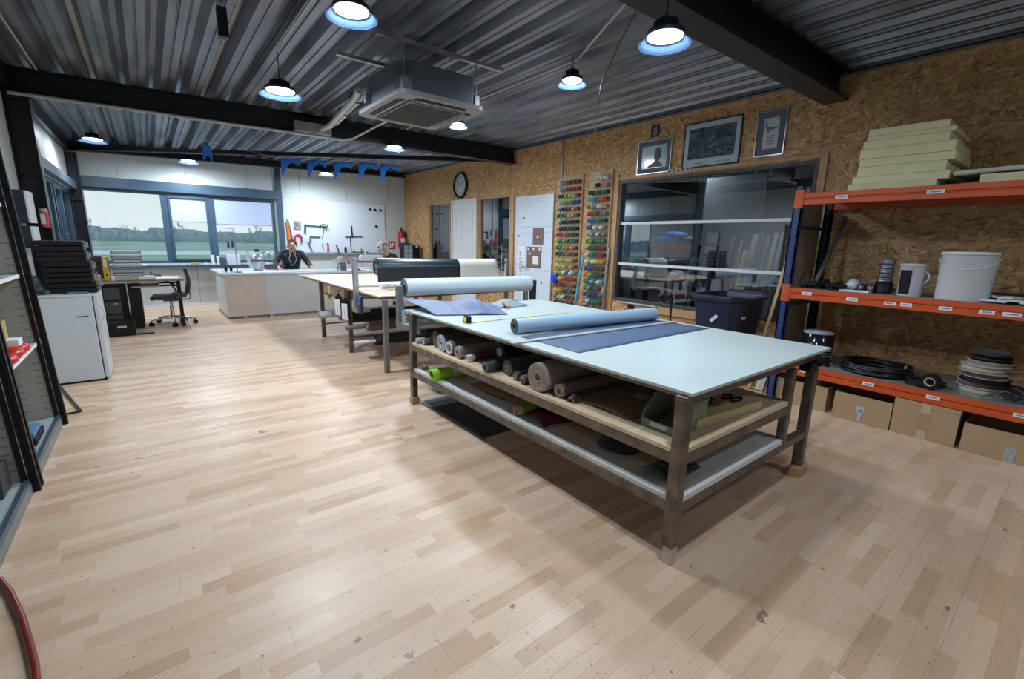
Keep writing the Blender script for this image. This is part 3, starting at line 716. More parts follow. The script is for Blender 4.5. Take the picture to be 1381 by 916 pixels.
# things on the tabletop
def roll(name, p0, p1, R, rc, mt, core, lab, cat='roll', grp=None, corex=0, face=None, wob=0, tube_th=.004):
    """fabric wound on a cardboard tube; p0 is the end the camera sees"""
    p0, p1 = Vector(p0), Vector(p1); d = (p1-p0).normalized(); c = (p0+p1)/2
    t = thing(name, (c.x, c.y, c.z-R), lab, cat, grp)
    u = Vector((0, 0, 1)); v = d.cross(u); n = 36; rnd = random.Random(hash(lab) % 1000 if False else len(lab)*7)
    ph = rnd.random()*6
    def ring(p, r, k=0): return [p+(r*(1+wob*sin(2*a+ph)+wob*.6*sin(3*a+ph*2)))*(cos(a)*u+sin(a)*v) for a in [2*pi*i/n for i in range(n)]]
    fr = [ring(p0+d*.004, R*.985), ring(p0+d*.012, R), ring(p0+(p1-p0)*.33, R*1.004), ring(p0+(p1-p0)*.66, R*.998), ring(p1-d*.012, R), ring(p1-d*.004, R*.985)]
    m = MB(); vs = [q for r in fr for q in r]
    m.add(vs, [(i*n+k, i*n+(k+1) % n, (i+1)*n+(k+1) % n, (i+1)*n+k) for i in range(5) for k in range(n)], True)
    m.build('fabric', mt, t)
    # end faces wound in rings
    for p, sg in ((p0, 1), (p1, -1)):
        m = MB()
        k = max(2, int((R*.985-rc)/.006)); k = min(k, 14); prs = []
        for i in range(k+1):
            r = rc+(R*.985-rc)*i/k; dz = .004 if i in (0, k) else (.0015 if i % 2 else .005)
            prs.append(ring(p+d*sg*dz, r))
        vs = [q for r in prs for q in r]
        m.add(vs, [((i*n+k2, (i+1)*n+k2, (i+1)*n+(k2+1) % n, i*n+(k2+1) % n) if sg > 0 else (i*n+k2, i*n+(k2+1) % n, (i+1)*n+(k2+1) % n, (i+1)*n+k2)) for i in range(k) for k2 in range(n)])
        m.build('wound_end', face or mt, t)
    if core: MB().pipe(p0-d*corex, p1+d*min(corex, .01), rc, rc-tube_th, 24).build('core_tube', core, t)
    return t
BOARD = mat('cardboard_tube', (.42, .33, .23), .75, 0, .08, 20)
WTUBE = mat('white_tube', (.66, .67, .68), .45, 0, .03)
LBLUE = mat('light_blue_vinyl', (.30, .44, .58), .38, 0, .03, 5)
SLATEB = mat('slate_blue_cloth', (.065, .105, .19), .55, 0, .06, 8)
roll('fabric_roll', (1.865, 2.345, .876), (3.215, 2.195, .876), .052, .022, LBLUE, mat('dark_core', (.10, .08, .06), .8), 'light blue vinyl roll lying across the near tabletop', face=mat('dark_teal_backing', (.06, .11, .14), .7), wob=.01)
def fn(u, v): return (1.84+1.41*u, 1.722+.53*v+.012*u, .8235+.0008*sin(9*u)*v)
tag(MB().sheet(fn, 24, 8, .0015).build('cloth_sheet', SLATEB), 'flat slate blue sheet of cloth on the near tabletop under the straightedge', 'cloth')
STE = mat('pale_aluminium', (.60, .62, .60), .35, .6, .04)
tag(MB().bar((1.66, 2.115, .830), (3.27, 2.035, .830), .045, .007).build('straightedge', STE, bevel=.001), 'long pale straightedge lying across the near tabletop', 'ruler')
# tape measure
t = thing('tape_measure', (1.85, 2.86, .823), 'yellow and black tape measure pulled out across the near tabletop', 'tape measure')
MB().prism([(2.835, .824), (2.90, .824), (2.905, .85), (2.89, .878), (2.855, .884), (2.835, .87)], 1.815, 1.85, 'x').build('case', BLACKPL, t, bevel=.005)
MB().cyl((1.812, 2.870, .853), (1.816, 2.870, .853), .019, n=18).build('badge', mat('tape_yellow', (.72, .62, .05), .4), t)
MB().bar((1.85, 2.852, .8265), (2.90, 2.862, .8245), .019, .0006).build('blade', mat('yellow_blade', (.62, .60, .22), .35), t)
# crumpled slate blue fabric at the far end of the tabletop
def fn(u, v):
    A, B, Cc, D = (1.79, 3.27), (2.34, 3.03), (2.64, 3.70), (1.76, 3.84)
    x = (A[0]*(1-u)+B[0]*u)*(1-v)+(D[0]*(1-u)+Cc[0]*u)*v; y = (A[1]*(1-u)+B[1]*u)*(1-v)+(D[1]*(1-u)+Cc[1]*u)*v
    z = .827+.085*v*(1-u)**1.5+.095*math.exp(-((u-.68)/.17)**2)*sin(pi*min(1, v*.85+.05))**1.5+.030*math.exp(-((u-.30)/.10)**2)*sin(pi*v)+.010*sin(11*u+5*v)*sin(pi*v)
    return (x, y, max(z, .827))
FBLUE = mat('dusty_blue_fabric', (.055, .10, .22), .55, 0, .05, 5, sheen=.3)
tag(MB().sheet(fn, 40, 26, .006).build('folded_fabric', FBLUE), 'loosely folded dusty blue fabric heaped at the far left end of the near tabletop', 'fabric')
def fn(u, v): return (2.50+.36*u, 3.36+.30*v, .824+.05*sin(pi*u)*sin(pi*v)+.012*sin(8*u+4*v))
tag(MB().sheet(lambda u, v: (fn(u, v)[0], fn(u, v)[1], max(fn(u, v)[2], .825)), 14, 10, .003).build('fabric_scrap', mat('grey_green_scrap', (.20, .29, .32), .6)), 'small grey-green fabric scrap beside the heaped blue fabric', 'fabric')
tag(MB().tube([(2.54, 3.28, .845), (2.60, 3.44, .87)], .014, 10).build('marker_roll', mat('dusty_pink', (.42, .14, .15), .5)), 'short dusty pink roll on the grey-green scrap', 'roll')
# mid shelf rolls
GREYF = mat('grey_felt', (.085, .082, .08), .9, 0, .12, 60, .1, 200, sheen=.3); GREYG = mat('grey_green_fabric', (.12, .12, .095), .85, 0, .1, 30)
BEIGEF = mat('beige_felt', (.33, .29, .26), .95, 0, .10, 50, .15, 200); PLASW = mat('plastic_wrapped_blue', (.38, .44, .56), .2, 0, .35, 25)
BLACKF = mat('black_fabric', (.010, .010, .012), .7, 0, .2, 30, sheen=.2); BROWNF = mat('brown_leather', (.13, .085, .06), .55, 0, .12, 10)
TANF = mat('tan_cloth', (.30, .23, .16), .8, 0, .08, 20); BGREY = mat('blue_grey_plastic_roll', (.16, .20, .27), .4, 0, .08)
roll('fabric_roll', (1.71, 3.48, .587), (2.70, 3.48, .587), .024, .012, mat('pale_grey_tube', (.40, .42, .44), .5), WTUBE, 'thin pale grey roll at the far end of the near table middle shelf')
roll('fabric_roll', (1.73, 3.39, .589), (2.70, 3.39, .589), .027, .015, GREYF, WTUBE, 'second thin grey roll from the far end on the near table middle shelf')
roll('fabric_roll', (1.78, 3.268, .630), (2.78, 3.285, .630), .066, .025, GREYG, BOARD, 'dark grey-green roll on the near table middle shelf beside the plastic-wrapped one', wob=.05)
roll('fabric_roll', (1.745, 3.118, .630), (2.78, 3.145, .630), .068, .012, mat('dark_grey_blue_fabric', (.10, .11, .14), .5), None, 'plastic-wrapped blue-white ended roll on the near table middle shelf', face=PLASW, wob=.04)
roll('fabric_roll', (1.74, 2.985, .618), (2.78, 3.01, .618), .056, .046, mat('khaki_canvas', (.17, .15, .12), .8), WTUBE, 'khaki roll with a wide white hollow core on the near table middle shelf', tube_th=.010, corex=.004)
roll('fabric_roll', (1.735, 2.860, .609), (2.70, 2.890, .609), .045, .022, mat('speckled_grey_pink_cloth', (.36, .31, .31), .9, 0, .5, 160), BOARD, 'brownish roll with a speckled pinkish end on the near table middle shelf', wob=.05)
roll('fabric_roll', (1.80, 2.735, .592), (2.70, 2.765, .592), .027, .020, BROWNF, WTUBE, 'thin brown roll with a protruding white tube on the near table middle shelf', corex=.06)
roll('fabric_roll', (1.95, 2.620, .632), (2.79, 2.650, .632), .068, .030, BLACKF, WTUBE, 'thick black roll set back on the near table middle shelf', wob=.03)
roll('fabric_roll', (1.690, 2.430, .598), (2.70, 2.50, .598), .034, .024, mat('charcoal_cloth', (.055, .057, .065), .7), BGREY, 'charcoal roll with a blue-grey end at the shelf edge, near table', corex=.0, face=BGREY)
roll('fabric_roll', (1.775, 2.292, .614), (2.79, 2.320, .614), .050, .020, GREYF, BOARD, 'dark grey felt roll between the charcoal roll and two thin tubes on the near table', wob=.05)
roll('fabric_roll', (1.750, 2.180, .588), (2.60, 2.225, .588), .026, .017, GREYF, BOARD, 'upper of two thin cardboard-cored rolls left of the big beige felt roll', wob=.02)
roll('fabric_roll', (1.735, 2.090, .589), (2.60, 2.150, .589), .027, .018, mat('mid_grey_felt', (.13, .125, .12), .9), BOARD, 'lower of two thin cardboard-cored rolls left of the big beige felt roll', wob=.02)
roll('fabric_roll', (1.715, 1.925, .650), (2.79, 1.975, .650), .087, .026, BEIGEF, BOARD, 'biggest roll, thick beige felt, in the middle of the near table shelf', wob=.015)
roll('fabric_roll', (1.745, 1.775, .602), (2.79, 1.790, .602), .040, .024, mat('taupe_cloth', (.25, .21, .18), .85, 0, .08, 30), BOARD, 'thin taupe roll right of the biggest beige felt roll', wob=.04)
def fn(u, v): return (1.80+.95*u, 1.32+.42*v, .565+.016*(.5+.5*sin(7*u+5*v))*sin(pi*v)+.01*sin(11*u)*sin(pi*v))
tag(MB().sheet(fn, 24, 12, .003).build('folded_cloth', TANF), 'flat tan cloth spread on the near table middle shelf right of the rolls', 'cloth')
def fn(u, v): return (1.745+.17*u, 1.655+.055*v+.03*u, .5655+.035*sin(pi*v)*(.6+.4*sin(6*u)))
tag(MB().sheet(fn, 12, 8, .003).build('cloth_scrap', mat('pinkish_rag', (.20, .13, .125), .8, 0, .5, 60)), 'small pinkish rag at the shelf edge right of the taupe roll', 'cloth')
# open-fronted parts bin
t = thing('parts_bin', (1.95, 1.15, .562), 'grey-green open-fronted parts bin on the near table shelf behind the front leg', 'bin')
GB = mat('grey_green_plastic', (.23, .27, .22), .45, 0, .05)
m = MB(); x0, x1, y0, y1 = 1.815, 2.07, 1.065, 1.26
for ya, yb in ((y0, y0+.006), (y1-.006, y1)):
    m.prism([(x0, .563), (x1, .563), (x1, .70), (x0+.09, .70), (x0+.015, .640), (x0, .60)], ya, yb, 'y')
m.box(x0, y0+.006, .563, x1, y1-.006, .569).box(x1-.006, y0+.006, .569, x1, y1-.006, .70).box(x0, y0+.006, .569, x0+.006, y1-.006, .600)
m.box(x0+.09, y0-.006, .694, x1, y0, .704).box(x0+.09, y1, .694, x1, y1+.006, .704)
m.build('body', GB, t)
MB().box(x0-.002, y0+.05, .572, x0, y1-.05, .594).build('label_card', PAPER, t)
for i in range(5):
    r = random.Random(i); c = Vector((x0+.06+.035*i, y0+.05+.10*r.random(), .585)); 
    tag(MB().tube([c+Vector((-.02, 0, 0)), c+Vector((.02, .01, .012*r.random()))], .007, 8).build('metal_fitting', DARKGREY), ['small dark fitting at the mouth of the grey-green bin', 'small dark fitting second from the mouth in the grey-green bin', 'small dark fitting in the middle of the grey-green bin', 'small dark fitting fourth from the mouth in the grey-green bin', 'small dark fitting at the back of the grey-green bin'][i], 'fitting', 'fittings in the parts bin')
DBL = mat('dark_teal_cloth', (.015, .04, .06), .8, 0, .2, 20)
tag(MB().tube([(1.92, 1.30, .67), (2.10, 1.325, .745), (2.28, 1.35, .70)], [.02, .024, .02], 10).build('cloth_scrap', DBL), 'dark teal cloth draped behind the grey-green parts bin', 'cloth')
tag(MB().blob((2.235, 1.20, .61), (.065, .05, .047), 14, 9, .12, 4).build('folded_glove', mat('dark_blue_knit', (.012, .03, .06), .85)), 'dark blue bundle on the shelf right of the front leg, beside the pine beam', 'cloth')
# pine beam with scissors
R = rz(radians(-5))
tag(MB().cbox((2.265, 1.087, .586), (.57, .105, .047), R).build('timber_offcut', PINEX, bevel=.003), 'squared pale pine offcut on the near table middle shelf', 'wood')
t = thing('scissors', (2.42, 1.12, .612), 'black-handled scissors lying on the pine offcut', 'scissors')
for s in (-1, 1):
    MB().prism([(2.22, 1.105+.006*s), (2.37, 1.112), (2.37, 1.128), (2.30, 1.126+.004*s)], .6125+.003*(s > 0), .6155+.003*(s > 0)).build('blade', CHROME, t)
    c = Vector((2.425, 1.12+.026*s, .618))
    MB().tube([c+Vector((.045*cos(a), .019*sin(a), 0)) for a in [i*pi/8 for i in range(16)]], .006, 8, closed=True).build('handle', BLACKPL, t)
t = thing('spring_clamp', (2.43, 1.26, .562), 'small reddish-brown clamp behind the scissors', 'clamp')
RB = mat('rusty_brown', (.10, .045, .03), .6)
MB().box(2.36, 1.255, .563, 2.46, 1.275, .577).build('bar', RB, t); MB().box(2.36, 1.25, .563, 2.376, 1.30, .572).build('jaw', RB, t); MB().cyl((2.45, 1.24, .57), (2.45, 1.30, .57), .006, n=8).build('screw', RB, t)
# lower shelf
LIME = mat('lime_green_fabric', (.30, .62, .03), .6, 0, .08, 30)
LR = roll('fabric_roll', (1.665, 3.14, .374), (2.70, 3.10, .374), .044, .034, LIME, None, 'lime green roll in a plastic sleeve on the lower shelf of the near table', wob=.12, face=LIME)
MB().pipe((1.668, 3.14, .374), (1.69, 3.139, .374), .034, .030).build('inner_sleeve', mat('lime_sleeve', (.22, .42, .02), .5), LR)
MB().prism([(1.84, 3.086), (1.90, 3.084), (1.90, 3.080), (1.84, 3.082)], .35, .40).build('paper_label', PAPER, LR)
tag(MB().lathe([(0, .0), (.028, .0), (.03, .018), (0, .018)], (1.80, 3.50, .328), 18).build('wooden_disc', PINEX), 'small round wooden disc at the far end of the lower shelf', 'disc')
def fn(u, v): return (1.86+.92*u, 2.24+.80*v, .334+.010*sin(5*v)*(1-u)+.004*sin(12*v+3*u))
tag(MB().sheet(fn, 12, 18, .004).build('cardboard_sheet', mat('brown_kraft_sheet', (.27, .19, .12), .8)), 'brown cardboard sheet lying on the lower shelf of the near table', 'cardboard')
def fn(u, v): return (1.745+.13*u+.012*sin(14*v), 2.25+.90*v, .3295+.003*sin(9*v))
tag(MB().sheet(fn, 6, 24, .002).build('paper_strip', mat('crumpled_white_film', (.62, .66, .72), .4)), 'crumpled white film strip along the front edge of the lower shelf', 'paper')
roll('fabric_roll', (1.775, 2.15, .366), (2.60, 2.14, .366), .036, .026, mat('green_fabric', (.14, .24, .03), .7), BOARD, 'small green roll with a cardboard core on the lower shelf of the near table', corex=.035, wob=.05)
def fn(u, v): return (1.765+.55*u+.06*v*(1-u), 1.90+.26*v-.06*u, .333+.045*(.35+.65*v)*sin(pi*min(1, v*1.05))+.008*sin(10*u+4*v)+.006*u)
tag(MB().sheet(fn, 20, 12, .003).build('folded_fabric', mat('burgundy_fabric', (.105, .008, .04), .75, 0, .1, 20)), 'folded burgundy fabric on the lower shelf beside the green roll', 'fabric')
def cushion(name, cx, cy, z, lx, ly, h, ang, mt, lab, cat, seed):
    r = random.Random(seed); n = 28; m = MB(); R = rz(ang); pts = []
    prof = [(.0, 0), (.9, 0), (1.0, .25), (1.0, .6), (.9, .92), (.5, 1.0), (0, 1.0)]
    jit = [1+r.uniform(-.07, .07) for _ in range(n)]
    vs = []
    for f, hh in prof:
        for k in range(n):
            a = 2*pi*k/n; c, s_ = cos(a), sin(a); q = (abs(c)**4+abs(s_)**4)**-.25
            vs.append(Vector((cx, cy, z))+R@Vector((lx/2*f*q*c*jit[k], ly/2*f*q*s_*jit[k], h*hh*(1+.15*sin(3*a)*(f < 1)))))
    m.add(vs, [(i*n+k, i*n+(k+1) % n, (i+1)*n+(k+1) % n, (i+1)*n+k) for i in range(len(prof)-1) for k in range(n)], True)
    return tag(m.build(name, mt), lab, cat)
cushion('folded_fabric', 2.00, 1.50, .329, .34, .24, .05, .5, BLACKF, 'folded black fabric pad in the middle of the lower shelf, near table', 'fabric', 2)
def fn(u, v): return (1.80+.26*u, 1.06+.17*v, .331+.05*abs(sin(5*u+2*v))*sin(pi*v)*(1-.3*u)+.01)
tag(MB().sheet(fn, 14, 10, .004).build('crumpled_cloth', BLACKF), 'crumpled black cloth on the lower shelf right behind the front leg', 'cloth')
def fn(u, v): return (1.90+.86*u, 1.24+.98*v, .331+.006*sin(4*u+6*v))
tag(MB().sheet(fn, 10, 12, .003).build('cardboard_sheet', mat('grey_brown_board', (.28, .205, .14), .8)), 'grey-brown board lying at the right front of the lower shelf', 'cardboard')
# floor mats
RUB = mat('black_rubber_mat', (.018, .019, .021), .75, 0, .15, 40, .2, 120)
t = thing('floor_mat', (2.05, 3.07, .001), 'black rubber mat with grey-blue edging on the floor under the near table', 'mat')
MB().box(1.80, 2.60, .001, 2.35, 3.06, .008).build('panel', RUB, t); MB().box(1.80, 3.07, .001, 2.35, 3.55, .008).build('panel', RUB, t)
MB().box(1.765, 2.57, .001, 1.80, 3.58, .009).box(1.80, 3.55, .001, 2.35, 3.58, .009).build('edging', mat('grey_blue_edging', (.13, .16, .20), .5), t)
tag(MB().prism([(2.02, 3.79), (2.05, 3.63), (2.145, 3.675), (2.12, 3.835)], .001, .006).build('small_pad', mat('slate_pad', (.11, .14, .17), .6)), 'small slate-grey pad on the floor beyond the black mat', 'mat')
# roll holder at the far end of the near table
t = thing('roll_stand', (2.65, 4.05, 0), 'grey steel roll holder behind the near table carrying the pale blue roll', 'stand')
GREYST = mat('grey_painted_steel', (.17, .20, .22), .4, .3, .08)
MB().box(1.80, 4.02, .66, 1.86, 4.08, 1.0).build('post', GREYST, t, bevel=.003)
MB().box(3.46, 4.02, .70, 3.52, 4.08, 1.0).build('post', mat('dark_steel_post', (.05, .055, .06), .4, .4), t, bevel=.003)
MB().box(1.80, 4.01, .60, 3.52, 4.09, .66).build('cross_tube', GREYST, t, bevel=.003)
MB().bar((1.83, 4.02, .63), (1.83, 3.59, .63), .05, .05).build('arm', GREYST, t, bevel=.003); MB().bar((3.16, 4.02, .63), (3.16, 3.58, .63), .05, .05).build('arm', GREYST, t, bevel=.003)
MB().box(3.40, 4.03, .985, 3.47, 4.07, 1.0).build('hook', BLACKST, t)
MB().cyl((1.80, 4.05, .985), (3.49, 4.05, .965), .010, n=10).build('axle', CHROME, t)
roll('fabric_roll', (1.872, 4.05, .984), (3.43, 4.05, .964), .082, .028, mat('pale_blue_vinyl', (.57, .70, .76), .38, 0, .02), BLACKPL, 'pale blue vinyl roll hung on the grey roll holder behind the near table', face=mat('blue_grey_wound', (.10, .14, .20), .6))
t = roll('fabric_roll', (1.745, 3.79, .745), (2.6, 3.79, .745), .058, .016, mat('clear_film_roll', (.42, .48, .58), .12, 0, .2, 20, alpha=.8), WTUBE, 'roll of clear film hanging at the far left corner of the near table')
MB().bar((1.735, 3.62, .70), (1.735, 3.80, .80), .02, .006).build('bracket', CHROME, t)

# ---------------------------------------------------------------- middle work table
t = thing('work_table', (2.9, 6.2, 0), 'plywood-topped work table in the middle of the room with rolls slung under it', 'table')
for x, y in ((1.91, 4.53+.08), (1.91, 5.735), (1.91, 6.91), (3.85, 4.61), (3.85, 6.91), (3.85, 7.80)):
    MB().box(x-.02, y-.02, 0, x+.03, y+.03, .80).build('leg', mat('grey_brown_steel', (.20, .195, .18), .5, .4) if y < 5 else RAWST, t, bevel=.003)
MB().box(1.85, 4.62, .824, 3.95, 7.92, .842).build('tabletop', wood_mat('worn_plywood', (.52, .42, .30), (.66, .56, .43), 'X', .5, 18), t, bevel=.002)
MB().box(1.90, 4.66, .80, 3.90, 4.70, .823).box(1.90, 7.82, .80, 3.90, 7.86, .823).box(1.89, 4.70, .80, 1.93, 7.82, .823).box(3.86, 4.70, .80, 3.90, 7.82, .823).build('apron', RAWST, t)
for z in (.32, .20):
    for y in (4.61, 5.735, 6.91): MB().box(1.92, y, z-.02, 3.85, y+.02, z).build('roll_rail', RAWST, t)
MB().box(1.93, 5.95, .64, 2.35, 6.85, .80).build('drawer', PLYX, t, bevel=.003)
# rolls slung under it
GB2 = mat('white_grey_wrap', (.50, .52, .55), .45, 0, .15, 30)
roll('fabric_roll', (1.78, 6.62, .372), (2.05, 6.60, .372), .050, .022, GB2, BOARD, 'short white-wrapped roll sticking out at the far left under the middle table')
roll('fabric_roll', (2.06, 6.55, .362), (3.6, 6.55, .362), .040, .02, mat('petrol_black', (.01, .022, .035), .6), BOARD, 'petrol-black roll behind the short white-wrapped roll under the middle table', wob=.05)
roll('fabric_roll', (1.95, 6.27, .392), (3.7, 6.27, .392), .070, .02, BROWNF, BOARD, 'brown leather roll under the middle table, between white-wrapped and black rolls', wob=.05)
roll('fabric_roll', (2.0, 6.05, .408), (3.7, 6.05, .408), .085, .02, BLACKF, BOARD, 'thick black roll under the middle of the plywood table', wob=.04)
roll('fabric_roll', (1.80, 5.60, .352), (3.6, 5.55, .352), .031, .015, mat('grey_blue_cloth_roll', (.15, .16, .155), .7), BGREY, 'grey roll with a pale blue end under the middle table', face=mat('pale_blue_end', (.35, .45, .58), .5))
roll('fabric_roll', (2.0, 5.40, .378), (3.7, 5.40, .378), .057, .015, mat('dusty_mauve', (.16, .125, .135), .8), BOARD, 'dusty mauve roll under the middle table', wob=.05)
roll('fabric_roll', (1.98, 5.10, .262), (3.7, 5.10, .262), .060, .020, mat('black_velvet', (.006, .006, .008), .9), WTUBE, 'black velvet roll on a long white tube, lowest under the middle table', corex=.24)
tag(MB().lathe([(0, 0), (.018, 0), (.018, .012), (0, .012)], (1.73, 5.10, .262), 14, R=ry(pi/2)).build('end_plug', mat('plug_yellow', (.7, .62, .05), .4)), 'yellow plug in the white tube end under the middle table', 'plug')
# posts and dark roll above the table
t = thing('roll_stand', (2.9, 5.2, .60), 'galvanised upright posts at the middle table carrying the dark teal roll', 'stand')
MB().box(1.79, 5.17, .64, 1.845, 5.22, 1.215).build('post', GALV, t, bevel=.002); MB().box(3.955, 5.17, .64, 4.0, 5.22, 1.2).build('post', GALV, t, bevel=.002)
MB().cyl((1.80, 5.195, 1.175), (4.0, 5.195, 1.15), .014, n=10).build('axle', DARKGREY, t)
MB().cyl((1.74, 5.195, 1.175), (1.76, 5.195, 1.175), .03, n=12).build('collar', mat('rusty_collar', (.18, .09, .06), .6), t)
MB().box(1.79, 5.12, .60, 1.95, 5.27, .64).build('foot_clamp', GALV, t)
TEAL = mat('dark_teal_vinyl', (.010, .028, .038), .33, 0, .1)
LASTROLL = roll('fabric_roll', (2.06, 5.195, 1.115), (3.14, 5.195, 1.10), .100, .03, TEAL, BOARD, 'thick dark teal vinyl roll on the posts above the middle table').name
t = thing('fabric_roll', (3.45, 5.195, 1.0), 'off-white fabric on the right of the dark teal roll, hanging down at its end', 'roll')
WHF = mat('off_white_fabric', (.52, .54, .52), .6, 0, .03)
def fn(u, v):
    a = pi*1.25*(1-min(1, v*1.6))-.1; r = .098
    if v < .62:
        a = (.62-v)/.62*pi*.95; return (3.145+(.60)*u, 5.195+r*cos(pi-a)*1.0, 1.10+r*sin(a))
    s = (v-.62)/.38; return (3.145+(.60+.16*s)*u, 5.097-.02*s, 1.10-.24*s)
MB().sheet(fn, 10, 22, .004).build('drape', WHF, t)
MB().sheet(lambda u, v: (2.035+1.105*u, 5.093-.012*v, 1.13-.185*v), 12, 6, .003).build('hanging_edge', mat('dark_teal_matt', (.006, .013, .018), .6), COL.objects.get(LASTROLL))
MB().cyl((3.15, 5.195, 1.10), (3.70, 5.195, 1.095), .06, n=20).build('inner_roll', WHF, t)
# white tube and papers on the plywood top
roll('paper_roll', (1.97, 5.62, .867), (3.2, 5.30, .867), .023, .018, WTUBE, WTUBE, 'white paper tube lying across the plywood table')
rnd = random.Random(5)
for i, (x, y, a, w_, h_, z, lab) in enumerate(((2.45, 6.95, .3, .42, .30, .843, 'white paper sheet at the far end of the plywood table'), (2.35, 5.95, .1, .5, .36, .843, 'large white pattern sheet on the plywood table beside the white tube'), (2.55, 5.15, -.2, .30, .21, .843, 'small white sheet on the near end of the plywood table'), (2.85, 6.6, -.2, .55, .35, .843, 'white drawing sheet in the middle of the plywood table'))):
    tag(MB().cbox((x, y, z+.0015), (w_, h_, .002), rz(a)).build('paper_sheet', PAPER), lab, 'paper')
t = thing('notepad', (2.3, 5.33, .843), 'small printed pad on the plywood table behind the holder post', 'notepad')
MB().cbox((2.26, 5.37, .856), (.16, .10, .024), rz(.2)).build('pages', PAPER, t); MB().cbox((2.26, 5.37, .8685), (.12, .06, .001), rz(.2)).build('print', PRINT, t)
tag(MB().bar((2.05, 4.80, .8455), (3.1, 4.86, .8455), .05, .004).build('wooden_ruler', PINEX), 'wooden ruler along the near edge of the plywood table', 'ruler')
# things hung on its left edge
for i, (y, z, s, lab) in enumerate(((5.86, .60, .10, 'left of the two black-clipped label bundles hanging from the plywood table'), (5.60, .575, .09, 'right of the two black-clipped label bundles hanging from the plywood table'))):
    t = thing('label_bundle', (1.83, y, z-.12), lab, 'labels', 'label bundles hanging from the table edge'); R = rz(radians(-62)); c = Vector((1.825, y, 0))
    def LB(dx, dy, z0, z1, w_, th): return MB().box(-w_/2+dx, dy, z0, w_/2+dx, dy+th, z1, R, c)
    MB().tube([(1.842, y, .80), (1.825, y, .76), (1.825, y-.01, .72), (1.825, y, z+.13)], .004, 6).build('hook', BLACKST, t)
    LB(0, -.018, z+.075, z+.115, .085, .036).build('clip', BLACKPL, t, bevel=.004); LB(0, -.012, z+.115, z+.145, .045, .024).build('clip_lever', BLACKPL, t, bevel=.004)
    LB(-.01, -.016, z-.125, z+.075, .085, .006).build('label_card', PAPER, t); LB(.008, -.008, z-.115, z+.074, .105, .016).build('backing', BLACKPL, t)
    LB(-.012, -.0175, z-.10, z+.04, .012, .0012).build('print', mat('pale_print', (.45, .52, .62), .7), t)
t = thing('wooden_clamp', (1.84, 6.30, .55), 'wooden bar clamp hanging from the left edge of the plywood table', 'clamp')
MB().box(1.83, 6.27, .555, 1.85, 6.31, .80).build('bar', PINEX, t); MB().box(1.82, 6.17, .68, 1.845, 6.42, .705).build('jaw', BROWNF, t)
t = thing('tape_gun', (1.84, 5.06, .60), 'blue and black hand tool hanging below the galvanised post', 'tool')
MB().prism([(5.02, .80), (5.12, .80), (5.125, .72), (5.08, .60), (5.045, .59), (5.02, .68)], 1.80, 1.835, 'x').build('body', mat('navy_plastic', (.015, .04, .10), .4), t, bevel=.004)
MB().box(1.798, 5.03, .74, 1.80, 5.10, .795).build('blue_band', mat('bright_blue', (.03, .12, .45), .4), t); MB().cyl((1.795, 5.07, .71), (1.80, 5.07, .71), .022, n=14).build('knob', CHROME, t)
LBL = [(1.426, 1.852, .088), (.841, 1.854, .10), (1.571, 1.038, .08), (1.231, 1.024, .08), (.978, 1.02, .075), (.878, 1.02, .07), (.653, 1.02, .075), (.438, 1.02, .08), (.317, 1.02, .09), (1.492, .343, .08), (1.016, .344, .08), (.613, .344, .08), (.157, .344, .08)]
BIN_X, BIN_Y, BIN_A = 4.84, 2.40, radians(-3)
# ---------------------------------------------------------------- orange and blue racking on the right
t = thing('pallet_rack', (4.97, .4, 0), 'orange and blue boltless racking against the right-hand wall', 'rack')
RX0, RX1, RY0, RY1 = 4.56, 5.36, -1.35, 1.73
def upright(x, y, nm='upright', mt=BLUERK):
    m = MB().box(x, y-.035, 0, x+.012, y+.035, 1.96).box(x, y-.035, 0, x+.055, y-.025, 1.96).box(x, y+.025, 0, x+.055, y+.035, 1.96)
    o = m.build(nm, mt, t); h = MB()
    for i in range(36): h.box(x-.0012, y-.004, .06+.05*i, x, y+.004, .085+.05*i)
    h.build('slot', mat('pale_slot', (.10, .13, .22), .5) if i else None, o)['kind'] = 'stuff'
    MB().box(x-.01, y-.045, 0, x+.07, y+.045, .006).build('foot_plate', mt, o)
for x, y in ((RX0, RY1+.02), (RX0, RY0), (RX1-.055, RY1+.02), (RX1-.055, RY0)): upright(x, y, mt=BLUERK if x < 5 else BLACKST)
for z in (.2, .9, 1.6): MB().box(RX0+.055, RY1+.01, z, RX1-.055, RY1+.03, z+.03).build('cross_tie', BLUERK if z < 1.7 else BLUERK, t)
for zt in (1.90, 1.079, .388):
    for x, s in ((RX0, 1), (RX1-.045, -1)):
        m = MB(); x0, x1 = (x, x+.045)
        if s > 0: m.prism([(x1, zt-.095), (x1, zt), (x0, zt), (x0, zt-.04), (x0+.010, zt-.046), (x0+.010, zt-.052), (x0, zt-.058), (x0, zt-.095)], RY0+.04, RY1-.02, 'y')
        else: m.box(x0, RY0+.04, zt-.095, x1, RY1-.02, zt)
        m.build('beam', ORANGE, t)
        MB().box(x0-.006 if s > 0 else x0, RY1-.022, zt-.125, x1 if s > 0 else x1+.004, RY1-.010, zt+.03).build('beam_connector', ORANGE, t); MB().box(x0-.006, RY1-.012, zt-.125, x0-.001, RY1+.05, zt+.03).build('connector_plate', ORANGE, t)
    MB().box(RX0+.03, RY0+.05, zt-.012, RX1-.03, RY1-.03, zt+.001).build('shelf_board', mat('grey_shelf_board', (.20, .21, .19), .6, 0, .12, 8), t)
